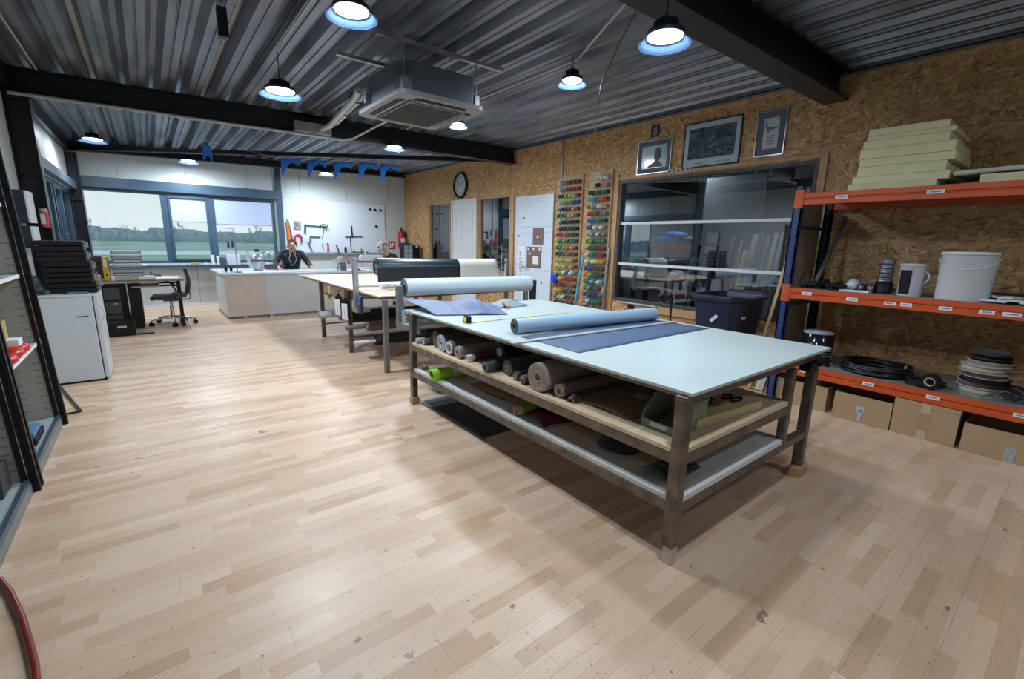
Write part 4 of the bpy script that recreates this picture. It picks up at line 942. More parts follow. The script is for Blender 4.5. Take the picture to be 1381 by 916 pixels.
# shelf labels
def rlabel(y, z, w_=.085, lines=1):
    tt = MB().box(RX0-.0022, y-w_/2, z-.014, RX0-.0008, y+w_/2, z+.014).build('shelf_label', PAPER, t)
    m = MB(); r = random.Random(int(y*1000)); yy = y+w_/2*.62
    while yy > y-w_/2*.6: g = r.uniform(.003, .0065); m.box(RX0-.0028, yy-g, z-.004, RX0-.0022, yy, z+.005); yy -= g+.002
    m.build('lettering', PRINT, tt)['kind'] = 'stuff'
for y, z, w_ in LBL: rlabel(y, z, w_)
# foam sheets on the top shelf
FOAM = mat('pale_yellow_foam', (.74, .68, .42), .9, 0, .04, 10, .1, 90)
zt = 1.902; rnd = random.Random(2)
stack = [(4.64, .86, 1.42, .052), (4.655, .80, 1.40, .058), (4.66, .83, 1.375, .074), (4.66, .79, 1.37, .060), (4.65, .80, 1.375, .074), (4.645, .84, 1.36, .062), (4.66, .82, 1.345, .036), (4.66, .86, 1.34, .052)]
nm = ['lowest', 'second lowest', 'third from the bottom', 'fourth from the bottom', 'fourth from the top', 'third from the top', 'second from the top', 'topmost']
for i, (x, y0, y1, h) in enumerate(stack):
    m = MB(); n = 10
    def edge(a, b, fixed, ax): return [((a+(b-a)*k/n, fixed+.004*rnd.uniform(-1, 1)) if ax == 0 else (fixed+.004*rnd.uniform(-1, 1), a+(b-a)*k/n)) for k in range(n)]
    o = edge(x, x+.58, y0, 0)+edge(y0, y1, x+.58, 1)+edge(x+.58, x, y1, 0)+edge(y1, y0, x, 1)
    m.prism(o, zt, zt+h-.001)
    tag(m.build('foam_sheet', FOAM, bevel=.004), 'pale yellow foam sheet, %s in the stack of eight on the rack' % nm[i], 'foam', 'stacked foam sheets'); zt += h
def fn(u, v): return (4.66+.5*v, .78-1.9*u, 1.985+.02*sin(3*u)+.05*max(0, u-.3)*(1-v))
tag(MB().box(4.66, -1.1, 1.903, 5.2, .64, 1.965).build('foam_sheet', FOAM, bevel=.006), 'long flat pale yellow foam slab right of the foam stack, against the frame edge', 'foam')
tag(MB().sheet(fn, 16, 6, .028).build('foam_sheet', mat('white_foam', (.55, .56, .46), .9)), 'thin paler foam sheet lying over the long flat slab on the top shelf', 'foam')
# middle shelf goods
ZM = 1.081
def tub(y, x, lab, rb, rtp, h, mt, handle=True, strip=False, lean=0):
    t = thing('bucket', (x, y, ZM), lab, 'bucket')
    MB().lathe([(rb, 0), (rb*1.01, .004), (rtp, h), (rtp*1.02, h+.002), (rtp*.97, h+.002), (rtp*.94, h-.01), (rb*.94, .01), (0, .01)], (x, y, ZM), 32).build('body', mt, t)
    MB().lathe([(rtp*.96, h-.006), (rtp*1.045, h-.006), (rtp*1.05, h+.004), (rtp*1.02, h+.012), (rtp*.4, h+.016), (0, h+.016)], (x, y, ZM), 32).build('lid', mt, t)
    return t
WPL = mat('white_bucket_plastic', (.60, .63, .66), .35, 0, .02)
t = tub(.605, 4.72, 'big white plastic bucket with a hanging handle on the middle rack shelf', .148, .153, .335, WPL)
MB().tube([(4.72-.155*sin(a)*1.0, .605+.158*cos(a), ZM+.30-.075*sin(a)) for a in [pi*i/16 for i in range(17)]], .004, 8).build('handle', WPL, t)
m = MB().lathe([(.1485, .10), (.150, .10), (.150, .103), (.1485, .103)], (4.72, .605, ZM), 32, cap=False); m.build('rim_line', mat('bucket_line', (.45, .48, .5), .4), t)
t = tub(.905, 4.72, 'white pot with a black front band and curled handle on the middle rack shelf', .075, .085, .235, mat('white_pot', (.52, .53, .57), .35))
m = MB()
for k in range(9):
    a0 = pi*.72+k*.085*1.3; a1 = a0+.085*1.3
    def q(a, z): r = .0765+(.010*z/.235); return (4.72+r*1.02*cos(a), .905+r*1.02*sin(a), ZM+z)
    m.add([q(a0, .015), q(a1, .015), q(a1, .20), q(a0, .20)], [(0, 1, 2, 3)], True)
m.build('black_band', BLACKPL, t)
MB().tube([(4.70, .825, ZM+.19), (4.68, .80, ZM+.175), (4.68, .80, ZM+.13), (4.70, .828, ZM+.10)], .005, 8).build('handle', WPL, t)
t = thing('ring_stack', (4.75, 1.095, ZM), 'stack of grey pipe rings on a black base on the middle rack shelf', 'rings')
MB().lathe([(.058, 0), (.060, .09), (0, .09)], (4.74, 1.08, ZM), 24).build('base', BLACKPL, t)
for k, (z, r) in enumerate(((.091, .050), (.128, .048), (.165, .051), (.202, .046), (.239, .048))):
    MB().lathe([(r*.7, 0), (r, .002), (r, .014), (r*.93, .017), (r, .020), (r, .034), (r*.7, .036)], (4.745+.003*k, 1.08, ZM+z), 22).build('ring', mat('steel_ring', (.20, .22, .26), .3, .7), t)
def fn(u, v): return (0, 0, 0)
for k, (y, x, lab) in enumerate(((1.275, 4.70, 'crumpled clear plastic bag on the middle rack shelf'),)):
    tag(MB().blob((x, y, ZM+.042), (.05, .05, .042), 16, 10, .22, 5).build('plastic_bag', mat('clear_crumpled_film', (.50, .56, .62), .2, 0, .2, 20)), lab, 'bag')
t = thing('cup_row', (4.70, 1.19, ZM), 'dark metal fittings beside the clear bag on the middle rack shelf', 'fittings')
for k in range(3): MB().lathe([(.02, 0), (.024, .055), (.020, .055), (.018, .01), (0, .01)], (4.68+.05*(k % 2), 1.215-.035*k, ZM), 14).build('cup', mat('dark_chromed', (.12, .13, .15), .3, .8), t)
tag(MB().box(4.60, 1.14, ZM, 4.80, 1.345, ZM+.014).build('white_tray', WHITE, bevel=.003), 'flat white panel under the clear bag on the middle rack shelf', 'tray')
# move the bag and cups up on the tray
for o in list(COL.objects):
    if o.name.startswith('plastic_bag') or o.name.startswith('cup_row'): o.location.z += .015
# heap of dark metal profiles
r = random.Random(8); nm2 = ['at the bottom', 'in the middle', 'on top', 'at the back', 'at the front']
HP = mat('blackened_steel_offcuts', (.035, .04, .045), .4, .6, .5, 30)
m = MB()
for i in range(60):
    c = Vector((r.uniform(4.62, 4.95), r.uniform(1.34, 1.64), ZM+.012+r.uniform(0, .055)*(1-abs(r.uniform(-1, 1))*.5))); a = r.uniform(-.4, .4)
    d = Vector((cos(a), sin(a), r.uniform(-.1, .1)))*r.uniform(.03, .09); m.pipe(c-d, c+d, .010, .007, 8)
tag(m.build('metal_offcuts', HP), 'heap of small dark metal pipe offcuts at the left end of the middle rack shelf', 'offcuts', kind='stuff')
tag(MB().box(4.85, 1.10, ZM, 5.2, 1.33, ZM+.02).build('dark_board', BLACKPL), 'flat dark board behind the clear bag on the middle rack shelf', 'board')
t = thing('white_fittings_pack', (4.68, .30, ZM), 'flat pack of white plastic fittings right of the big white bucket', 'fittings')
for k, (yy, zz) in enumerate(((.42, 0), (.33, .012), (.24, 0), (.36, .03))): MB().cbox((4.68, yy, ZM+.016+zz*.9), (.16, .15, .014), rz(.2*k-.2)).build('fitting', WPL, t, bevel=.005)
MB().tube([(4.62, .42, ZM+.05), (4.61, .34, ZM+.042), (4.61, .26, ZM+.048)], .007, 8).build('rod', CHROME, t)
tag(MB().box(4.80, -.1, ZM+.0, 5.1, .5, ZM+.05).build('black_tray', BLACKPL), 'black tray behind the white fittings at the right of the middle shelf', 'tray')
tub(.045, 4.72, 'smaller white bucket cut off by the right edge of the picture', .11, .118, .13, WPL)
# bottom shelf goods
ZL = .390
t = thing('webbing_roll', (4.72, 1.36, ZL), 'upright black roll wrapped in clear film on the bottom rack shelf', 'roll')
MB().lathe([(.13, 0), (.132, .26), (.10, .275), (0, .28)], (4.78, 1.50, ZL+.02), 32).build('wound_webbing', mat('black_glossy_wrap', (.012, .012, .014), .12, 0, .3, 10), t)
MB().lathe([(.125, .265), (.10, .282), (0, .286)], (4.78, 1.50, ZL+.02), 32).build('film_top', mat('white_film', (.42, .46, .55), .25, 0, .3, 14), t)
for k in range(5): MB().lathe([(.1325, 0), (.1335, .003), (.1325, .006)], (4.78, 1.50, ZL+.06+.025*k), 32, cap=False).build('white_edge', WPL, t)
MB().lathe([(.15, 0), (.15, .018), (0, .018)], (4.78, 1.50, ZL), 32).build('base_disc', mat('grey_disc', (.25, .26, .27), .5), t)
def coil(cx, cy, z, R, r, n, lab, mt, seed, jit=.01, sq=1.0):
    rr_ = random.Random(seed); t = thing('cable_coil', (cx, cy, z), lab, 'cable')
    for k in range(n):
        Rk = R-(k % 4)*r*1.9; zz = z+r+(k//4)*r*1.7; ph = rr_.random()*6
        pts = [(cx+(Rk+jit*sin(2*a+ph))*cos(a)*sq, cy+(Rk+jit*sin(3*a+ph))*sin(a), zz+jit*.5*(1+sin(2*a+ph))) for a in [2*pi*i/40 for i in range(40)]]
        MB().tube(pts, r, 7, closed=True).build('turn', mt, t)
    return t
t = coil(4.87, 1.06, ZL, .235, .011, 14, 'large coil of black rubber profile on the bottom rack shelf', mat('black_rubber', (.012, .013, .016), .35), 1, .012)
for a in (1.2, 1.5): MB().tube([(4.87+.2*cos(a)+.05*cos(b), 1.06-.0+.205*sin(a)*-1+.02*sin(b)*0, ZL+.05+.035*sin(b)) for b in [i*pi/6 for i in range(12)]], .006, 6, closed=True).build('tie', mat('yellow_tie', (.5, .42, .12), .6), t)
coil(4.72, .715, ZL, .115, .008, 8, 'small messy coil of black cable between rubber coil and reel stack', BLACKPL, 2, .02)
t = thing('tape_reel', (4.60, .655, ZL), 'small black reel with a pale hollow core standing at the shelf edge', 'reel')
MB().pipe((4.585, .655, ZL+.062), (4.64, .648, ZL+.062), .058, .03).build('winding', BLACKPL, t); MB().pipe((4.580, .655, ZL+.062), (4.645, .648, ZL+.062), .034, .028).build('core', BOARD, t)
# stack of reels
zz = ZL; cols = [mat('cream_webbing', (.46, .40, .29), .7, 0, .1, 30), mat('black_webbing', (.02, .018, .018), .7), mat('brown_webbing', (.13, .09, .07), .7), mat('tan_webbing', (.36, .30, .20), .7)]
FLG = mat('pale_flange', (.42, .41, .40), .5, 0, .08); 
nm3 = ['lowest', 'second lowest', 'third lowest', 'middle', 'third from the top', 'second from the top', 'topmost']
for k, (h, ci, dx, dy, rr_) in enumerate(((.060, 0, 0, 0, .125), (.040, 2, .01, .005, .135), (.034, 1, 0, -.01, .14), (.036, 2, .01, 0, .135), (.052, 0, -.01, .01, .13), (.03, 3, .02, -.02, .13), (.035, 1, .02, -.02, .11))):
    t = thing('webbing_reel', (4.80+dx, .40+dy, zz), '%s webbing reel, %s of the reel stack on the bottom rack shelf' % (['cream', 'black', 'brown', 'tan'][ci], nm3[k]), 'reel', 'stacked webbing reels')
    MB().lathe([(0, 0), (rr_, 0), (rr_, .004), (0, .004)], (4.80+dx, .40+dy, zz), 32, False).build('flange', FLG if ci != 1 else BLACKPL, t)
    MB().lathe([(0, .004), (rr_*.92, .004), (rr_*.92, h-.004), (0, h-.004)], (4.80+dx, .40+dy, zz), 32).build('winding', cols[ci], t)
    MB().lathe([(0, h-.004), (rr_, h-.004), (rr_, h), (0, h)], (4.80+dx, .40+dy, zz), 32, False).build('flange', FLG if ci != 1 else BLACKPL, t); zz += h+.001
tag(MB().blob((4.80, .39, zz+.022), (.13, .10, .02), 16, 6, .1, 3).build('black_strap', BLACKF), 'folded black strap lying on top of the reel stack', 'strap')
m = MB(); r = random.Random(4)
for k in range(34):
    y0 = r.uniform(-.3, .24); x0 = r.uniform(4.62, 4.95); a = r.uniform(-.5, .5); L = r.uniform(.08, .2)
    m.tube([(x0, y0, ZL+.012+r.uniform(0, .07)), (x0+L*sin(a)*.5, y0+L*.5, ZL+.02+r.uniform(0, .07)), (x0+L*sin(a), y0+L*cos(a), ZL+.012+r.uniform(0, .05))], .006, 6)
tag(m.build('metal_clips', mat('dark_zinc', (.10, .105, .11), .4, .6, .3, 30)), 'loose pile of dark zinc clips and rods at the right of the bottom rack shelf', 'clips', kind='stuff')
# cardboard boxes under the rack
def carton(y0, y1, h, x, lab, mark, tw=0, d=.38, lid=False):
    t = thing('cardboard_box', (x+d/2, (y0+y1)/2, 0), lab, 'box')
    m = MB().box(x, y0, .001, x+.006, y1, h).box(x+d-.006, y0, .001, x+d, y1, h).box(x+.006, y0, .001, x+d-.006, y0+.006, h).box(x+.006, y1-.006, .001, x+d-.006, y1, h).box(x+.006, y0+.006, .001, x+d-.006, y1-.006, .007)
    m.build('walls', CARD, t)
    if lid: MB().box(x-.002, y0-.002, h-.03, x+d+.002, y1+.002, h+.004).build('lid', CARD, t, bevel=.002)
    if mark == 'tape':
        ym = (y0+y1)/2; MB().box(x-.0035, ym-.028, h-.075, x-.0022, ym+.028, h+.003).build('tape', TAPE, t); MB().box(x-.0015, ym-.025, .0, x-.0002, ym+.03, .07).build('tape', TAPE, t)
        MB().box(x-.001, ym-.03, .03, x-.0001, ym+.034, h-.05).build('card_strip', mat('darker_card', (.36, .245, .14), .8), t)  # slightly darker card strip running between the tape ends
    if mark == 'label':
        ym = (y0+y1)/2; l = MB().prism([(ym+.0-.004+.02, h*.10), (ym+.014, h*.28), (ym+.032, h*.52), (ym+.030, h*.62), (ym-.026, h*.62), (ym-.028, h*.52), (ym-.008, h*.28), (ym-.004, h*.02)], x-.0022, x-.0004, 'x').build('label', mat('grey_blue_label', (.42, .46, .52), .4), t)
        MB().box(x-.003, ym-.012, h*.42, x-.0023, ym+.012, h*.50).build('lettering', PRINT, l)
    if mark == 'tag':
        ym = (y0+y1)/2; l = MB().box(x-.002, ym-.10, h*.40, x-.0004, ym-.02, h*.62).build('label', PAPER, t)
        m = MB(); [m.box(x-.003, ym-.09+.018*k, h*.47, x-.0021, ym-.078+.018*k, h*.55) for k in range(4)]; m.build('lettering', PRINT, l)['kind'] = 'stuff'
    if mark == 'foil': 
        ym = (y0+y1)/2-.02; MB().box(x-.002, ym-.025, .0, x-.0004, ym+.03, h*.5).build('label', mat('grey_foil_label', (.36, .37, .38), .35, 0, .2, 60), t)
carton(1.30, 1.715, .225, 4.60, 'brown cardboard box with a white tag, leftmost under the rack', 'tag')
carton(.835, 1.232, .228, 4.56, 'open brown cardboard box with a torn grey-blue label, second from the left under the rack', 'label')
carton(.445, .826, .282, 4.56, 'closed brown cardboard box with parcel tape down its front under the rack', 'tape', lid=True)
carton(-.05, .415, .212, 4.55, 'brown cardboard box with a grey foil label, rightmost under the rack', 'foil')
# boards leaning between rack and window
t = thing('leaning_board', (5.0, 1.83, 0), 'wide brown board leaning upright behind the left rack upright', 'board')
m = MB(); m.add([(4.68, 1.80, .0), (5.30, 1.80, .0), (5.30, 1.80, 1.86), (4.68, 1.80, 1.86), (4.68, 1.815, .0), (5.30, 1.815, .0), (5.30, 1.815, 1.86), (4.68, 1.815, 1.86)], [(0, 1, 2, 3), (4, 7, 6, 5), (0, 4, 5, 1), (3, 2, 6, 7), (0, 3, 7, 4), (1, 5, 6, 2)])
m.build('panel', mat('brown_hardboard', (.34, .26, .20), .7, 0, .1, 3), t)
def plank_lean(name, b, tp, w_, h_, mt, lab): return tag(MB().bar(b, tp, w_, h_, (1, 0, 0)).build(name, mt, bevel=.002), lab, 'plank' if 'board' in name or 'lath' in name else 'tube')
plank_lean('timber_lath', (4.72, 2.02, .01), (5.34, 1.97, 2.02), .03, .02, PINE, 'long thin pine lath leaning on the window just left of the blue upright')
plank_lean('timber_lath', (5.22, 1.97, .01), (5.345, 2.06, 1.15), .05, .02, PINE, 'wide pine lath leaning on the window right of the wheelie bin')
plank_lean('timber_lath', (4.74, 1.95, .01), (5.33, 1.88, 1.45), .04, .02, PINEX, 'pale pine lath leaning close behind the blue upright')
plank_lean('grey_tube', (4.70, 1.89, .02), (5.33, 1.86, 1.55), .035, .035, mat('grey_alloy', (.22, .25, .27), .4, .5), 'square grey alloy tube leaning behind the blue upright')
plank_lean('grey_tube', (4.80, 1.60, 1.10), (5.33, 1.60, 1.74), .03, .03, mat('grey_alloy_dark', (.16, .17, .17), .4, .5), 'grey tube leaning inside the rack on its left end')
# wheelie bin
t = thing('wheelie_bin', (4.84, 2.40, 0), 'dark blue wheelie bin with two small stickers behind the near table', 'bin')
NAVY = mat('navy_blue_bin_plastic', (.008, .016, .045), .38, 0, .12, 6)
R = rz(BIN_A); C0 = Vector((BIN_X, BIN_Y, 0))
def lv(x, y, z): return C0+R@Vector((x, y, z))
prof = [(.22, .19, .06), (.265, .225, .5), (.305, .255, .88), (.33, .28, .885), (.35, .295, .925), (.335, .28, .94), (.312, .26, .94), (.30, .25, .90)]
m = MB(); n = 24; rings = []
for hx, hy, z in prof:
    ring = []
    for k in range(n):
        a = 2*pi*(k+.5)/n; c, s_ = cos(a), sin(a); q = (abs(c)**8+abs(s_)**8)**-.125; ring.append(lv(hx*c*q, hy*s_*q, z))
    rings.append(ring)
vs = [q for r in rings for q in r]; m.add(vs, [(i*n+k, i*n+(k+1) % n, (i+1)*n+(k+1) % n, (i+1)*n+k) for i in range(len(prof)-1) for k in range(n)]+[tuple(range(n))[::-1]], False)
m.build('body', NAVY, t, bevel=.004)
m = MB(); inn = [[lv(.30*(.6+.4*f)*cos(2*pi*(k+.5)/n)*((abs(cos(2*pi*(k+.5)/n))**8+abs(sin(2*pi*(k+.5)/n))**8)**-.125), .25*(.6+.4*f)*sin(2*pi*(k+.5)/n)*((abs(cos(2*pi*(k+.5)/n))**8+abs(sin(2*pi*(k+.5)/n))**8)**-.125), .3+.60*f) for k in range(n)] for f in (0, 1)]
m.add(inn[0]+inn[1], [(k, n+k, n+(k+1) % n, (k+1) % n) for k in range(n)]+[tuple(range(n))]); m.build('inner_wall', NAVY, t)
m = MB(); m.tube([lv(.34, -.23, .92), lv(.38, -.21, .945), lv(.38, .21, .945), lv(.34, .23, .92)], .016, 10); m.build('grip_bar', NAVY, t)
for s in (-1, 1): MB().cyl(lv(.22, .235*s-.03, .10), lv(.22, .235*s+.03, .10), .10, n=24).build('wheel', BLACKPL, t)
ST = mat('pale_sticker', (.62, .63, .58), .5)
MB().cbox(lv(-.297, -.03, .70), (.004, .035, .10), R@ry(-.10)@rx(.8)).build('sticker', ST, t)
MB().cbox(lv(-.12, -.249, .72), (.07, .004, .032), R@rx(-.09)).build('sticker', ST, t)
# ---------------------------------------------------------------- the workshop next door, seen through the big window
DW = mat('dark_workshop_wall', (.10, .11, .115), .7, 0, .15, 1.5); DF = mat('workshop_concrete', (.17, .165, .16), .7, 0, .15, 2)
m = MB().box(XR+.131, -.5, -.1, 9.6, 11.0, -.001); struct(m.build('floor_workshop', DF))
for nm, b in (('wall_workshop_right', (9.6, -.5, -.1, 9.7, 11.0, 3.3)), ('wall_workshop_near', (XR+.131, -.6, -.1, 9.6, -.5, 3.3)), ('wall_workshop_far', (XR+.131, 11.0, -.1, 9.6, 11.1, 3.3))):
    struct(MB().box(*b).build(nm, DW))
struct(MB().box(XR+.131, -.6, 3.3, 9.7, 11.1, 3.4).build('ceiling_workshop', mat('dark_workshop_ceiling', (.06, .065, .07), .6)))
struct(MB().box(XR+.131, 6.4, 0, 9.6, 6.48, 3.3).build('wall_workshop_partition', mat('partition_grey_blue', (.20, .25, .29), .5)))
t = thing('grey_screen', (7.63, 3.93, 1.84), 'big grey panel hanging in the next workshop, seen through the big window', 'panel'); MB().box(7.60, 3.42, 1.84, 7.66, 4.45, 2.56).build('panel', mat('mid_grey_panel', (.30, .32, .33), .6), t, bevel=.004)
for y in (3.6, 4.3): MB().cyl((7.63, y, 2.56), (7.63, y, 3.3), .01, n=8).build('hanger', GALV, t)
t = thing('workshop_rack', (7.8, 4.9, 0), 'orange rack shelf carrying blue bags beyond the big window', 'rack')
for y in (4.45, 5.45): MB().box(7.62, y-.03, 0, 7.68, y+.03, 1.46).build('upright', BLUERK, t); MB().box(8.2, y-.03, 0, 8.26, y+.03, 1.46).build('upright', BLUERK, t)
for z in (1.37, .78):
    MB().box(7.60, 4.42, z, 7.66, 5.48, z+.075).build('beam', ORANGE, t); MB().box(7.62, 4.42, z+.075, 8.26, 5.48, z+.09).build('shelf_board', CARD, t)
BB = mat('bright_blue_tarpaulin', (.015, .16, .62), .45)
tag(MB().blob((7.85, 5.20, 1.545), (.2, .28, .08), 18, 10, .10, 2).blob((7.85, 5.06, 1.64), (.17, .24, .06), 16, 8, .1, 5).build('blue_bag', BB), 'large bright blue bag on the orange shelf beyond the big window', 'bag')
tag(MB().blob((7.85, 4.72, 1.545), (.16, .13, .08), 14, 8, .15, 3).build('dark_bag', DARKGREY), 'dark bag beside the bright blue bag beyond the big window', 'bag')
for k in range(5):
    tag(MB().box(7.72, 4.50+.19*k, .872, 8.05, 4.64+.19*k, .872+[.22, .16, .26, .19, .24][k]).build('storage_box', [CARD, DARKGREY, mat('maroon_box', (.16, .03, .03), .6), CARD, DARKGREY][k]), 'storage box on the lower orange shelf beyond the big window, %s from the right' % ['first', 'second', 'third', 'fourth', 'fifth'][k], 'box')
r = random.Random(6); WT = [PINE, mat('grey_board', (.16, .16, .16), .7), mat('brown_board', (.12, .08, .06), .7), mat('white_board', (.26, .27, .28), .6)]
for k in range(11):
    y = 3.0+.115*k; h = r.uniform(1.35, 1.8); w_ = r.uniform(.04, .10)
    tag(MB().bar((7.95, y, 0), (8.35, y+r.uniform(-.03, .03), h), w_, .02, (1, 0, 0)).build('leaning_board', WT[k % 4]), '%s leaning board in the next workshop, %s from the right' % (['pine', 'grey', 'brown', 'white'][k % 4], ['first', 'second', 'third', 'fourth', 'fifth', 'sixth', 'seventh', 'eighth', 'ninth', 'tenth', 'eleventh'][k]), 'board', 'boards leaning in the next workshop')
t = thing('duct_pipe', (7.0, 4.1, 0), 'tall pale blue duct rising from the floor beyond the big window', 'pipe')
MB().tube([(6.99, 4.20, 0.0), (7.0, 4.18, .6), (7.02, 4.14, 1.3), (7.03, 4.10, 3.3)], .052, 16).build('duct', mat('pale_blue_duct', (.26, .36, .42), .35, .2), t)
for z in (.45, .95): MB().tube([(6.98+.06*cos(a), 4.18+.06*sin(a), z) for a in [i*pi/8 for i in range(16)]], .008, 6, closed=True).build('clamp_ring', GALV, t)
t = thing('suction_elbow', (6.62, 4.15, .72), 'white suction elbow on the bench beyond the big window', 'machine')
MB().tube([(6.6, 4.28, .72), (6.6, 4.27, .92), (6.6, 4.20, 1.0), (6.61, 4.11, 1.0), (6.62, 4.07, .93)], [.04, .05, .062, .06, .045], 14).build('elbow', WPL, t)
MB().cyl((6.62, 4.02, .83), (6.64, 3.90, .92), .05, n=14).build('nozzle', WPL, t)
t = thing('orange_bench', (6.6, 4.4, 0), 'bench with an orange-red edge beyond the big window', 'bench')
MB().box(6.45, 3.85, .68, 6.88, 4.95, .72).build('bench_top', mat('reddish_bench', (.34, .10, .05), .6), t)
for x, y in ((6.5, 3.9), (6.5, 4.9), (6.83, 3.9), (6.83, 4.9)): MB().box(x-.025, y-.025, 0, x+.025, y+.025, .68).build('leg', DARKGREY, t)
t = thing('long_workbench', (6.2, 5.5, 0), 'long grey-topped bench left in the next workshop', 'bench')
MB().box(6.3, 4.98, .90, 7.1, 6.35, .94).build('bench_top', mat('grey_bench', (.35, .36, .37), .5), t)
for x, y in ((6.35, 5.03), (7.05, 5.03), (6.35, 6.3), (7.05, 6.3)): MB().box(x-.025, y-.025, 0, x+.025, y+.025, .90).build('leg', DARKGREY, t)
tag(MB().prism([(6.48, 4.35), (6.72, 4.42), (6.70, 4.70), (6.46, 4.64)], .722, .745).build('magazine', mat('blue_white_print', (.40, .50, .62), .5, 0, .5, 30)), 'blue and white printed booklet on the orange-edged bench', 'booklet')
t = thing('white_hose', (6.3, 3.95, 0), 'white bent tube rising in front of the orange-edged bench', 'tube')
MB().tube([(6.30, 3.95, .0), (6.30, 3.96, .6), (6.30, 3.99, .70), (6.30, 4.05, .745), (6.30, 4.14, .76)], .018, 10).build('tube', WPL, t)
tag(MB().lathe([(.08, 0), (.095, .26), (.088, .26), (.075, .01), (0, .01)], (6.16, 4.12, .0), 20).build('white_bucket', WPL), 'white bucket on the floor beyond the big window', 'bucket')
tag(MB().box(6.0, 4.0, .0, 6.3, 4.02, .001).build('floor_mark', GALV), 'thin metal strip on the floor of the next workshop', 'strip')
high_bay(7.5, 4.6, 2.9, 'lit high-bay lamp in the next workshop beyond the big window', .13, ceil=3.3, watts=26)
high_bay(7.5, 1.6, 2.9, 'second lit high-bay lamp in the next workshop, nearer the camera', .13, ceil=3.3, watts=18)
struct(MB().box(6.75, 6.481, 0, 6.83, 10.99, 3.299).build('wall_workshop_inner', mat('pale_partition', (.50, .60, .68), .5)))
high_bay(6.0, 9.2, 2.6, 'added unseen lamp brightening the room behind the white door', .13, ceil=3.3, watts=60)  # unseen lamp added so the small windows look brighter inside
# ---------------------------------------------------------------- on the right-hand wall
# framed pictures
FRB = mat('thin_black_frame', (.01, .01, .012), .3); FRS = mat('thin_silver_frame', (.5, .5, .52), .3, .8); MATG = mat('slate_mount', (.11, .125, .17), .8); MATW = mat('pale_blue_white_mount', (.42, .52, .58), .8)
def picture(y0, y1, z0, z1, bw, mount, frame, art, lab, cat='picture', zoff=0):
    t = thing('framed_picture', (XR-.01, (y0+y1)/2, z0), lab, cat)
    X_ = XR-.0005
    f = MB().box(X_-.022, y0, z0, X_, y0+.010, z1).box(X_-.022, y1-.010, z0, X_, y1, z1).box(X_-.022, y0+.01, z0, X_, y1-.01, z0+.01).box(X_-.022, y0+.01, z1-.01, X_, y1-.01, z1)
    f.build('frame', frame, t)
    MB().box(X_-.012, y0+.01, z0+.01, X_-.002, y1-.01, z1-.01).build('mount', mount, t)
    p = MB().box(X_-.0135, y0+bw, z0+bw+zoff, X_-.0122, y1-bw, z1-bw).build('print', art, t)
    return t, p, X_-.0140
def photo_mat(name, lo, hi, sc, seed):
    m, n, b = new_mat(name); g = nd(n, 'ShaderNodeNewGeometry')
    mp = nd(n, 'ShaderNodeMapping'); mp.inputs['Location'].default_value = (seed, seed*2, seed); mp.inputs['Scale'].default_value = (1, 1, 1.6); n.links.new(g.outputs['Position'], mp.inputs[0])
    t = nd(n, 'ShaderNodeTexNoise'); t.inputs['Scale'].default_value = sc; t.inputs['Detail'].default_value = 6; t.inputs['Distortion'].default_value = 1.2; n.links.new(mp.outputs[0], t.inputs['Vector'])
    n.links.new(ramp(n, t.outputs['Fac'], [(.35, lo), (.65, hi)]), b.inputs['Base Color']); b.inputs['Roughness'].default_value = .12
    return m
t, p, X_ = picture(3.632, 4.150, 2.362, 2.782, .07, MATG, FRS, photo_mat('pale_sky_print', (.34, .48, .55), (.46, .60, .66), 4, 1), 'small framed portrait silhouette with a slate mount, leftmost large picture over the window')
DK = mat('print_dark', (.03, .035, .045), .4)
MB().prism([(3.84+.055*cos(a)-.004, 2.595+.085*sin(a)) for a in [2*pi*i/18 for i in range(18)]], X_-.0006, X_, 'x').build('silhouette_head', DK, p)
MB().prism([(3.74, 2.440), (4.00, 2.440), (3.96, 2.475), (3.90, 2.50), (3.86, 2.52), (3.81, 2.515), (3.77, 2.475)], X_-.0004, X_, 'x').build('silhouette_shoulders', DK, p)
t, p, X_ = picture(2.752, 3.465, 2.372, 2.882, .065, MATW, FRB, photo_mat('dark_engine_print', (.03, .045, .06), (.14, .18, .22), 9, 4), 'large black-framed monochrome print with a pale mount, middle picture over the window', zoff=.03)
m = MB()
for k, (ya, yb) in enumerate(((3.30, 3.22), (3.205, 3.19), (3.02, 2.99), (2.975, 2.95), (2.935, 2.91), (2.895, 2.86))): m.box(X_-.001, yb, 2.405, X_, ya, 2.420)
m.build('caption_lettering', mat('blue_grey_ink', (.16, .24, .34), .8), p)['kind'] = 'stuff'
m = MB().prism([(2.92, 2.70), (3.18, 2.585), (3.20, 2.60), (3.05, 2.69), (2.96, 2.73)], X_-.0005, X_-.0002, 'x'); m.prism([(2.90, 2.59), (3.28, 2.50), (3.30, 2.52), (3.0, 2.61)], X_-.0005, X_-.0002, 'x'); m.build('dark_shape', DK, p)
t, p, X_ = picture(2.281, 2.588, 2.400, 2.860, .075, MATG, FRS, mat('certificate_paper', (.50, .53, .52), .6), 'tall slate-mounted certificate with a blue splash, right of the large print')
BI = mat('blue_splash_ink', (.06, .20, .36), .6)
MB().prism([(2.50, 2.76), (2.47, 2.70), (2.37, 2.69), (2.37, 2.675), (2.44, 2.655), (2.47, 2.63), (2.48, 2.68), (2.505, 2.72)], X_-.0006, X_, 'x').build('blue_bird_mark', BI, p)
MB().prism([(2.36+.015*cos(a), 2.765+.012*sin(a)) for a in [2*pi*i/10 for i in range(10)]], X_-.0006, X_, 'x').build('seal', PRINT, p)
m = MB()
for k in range(6): m.box(X_-.0008, 2.39+.01*(k % 2), 2.600-.016*k, X_, 2.48-.008*(k % 3), 2.606-.016*k)
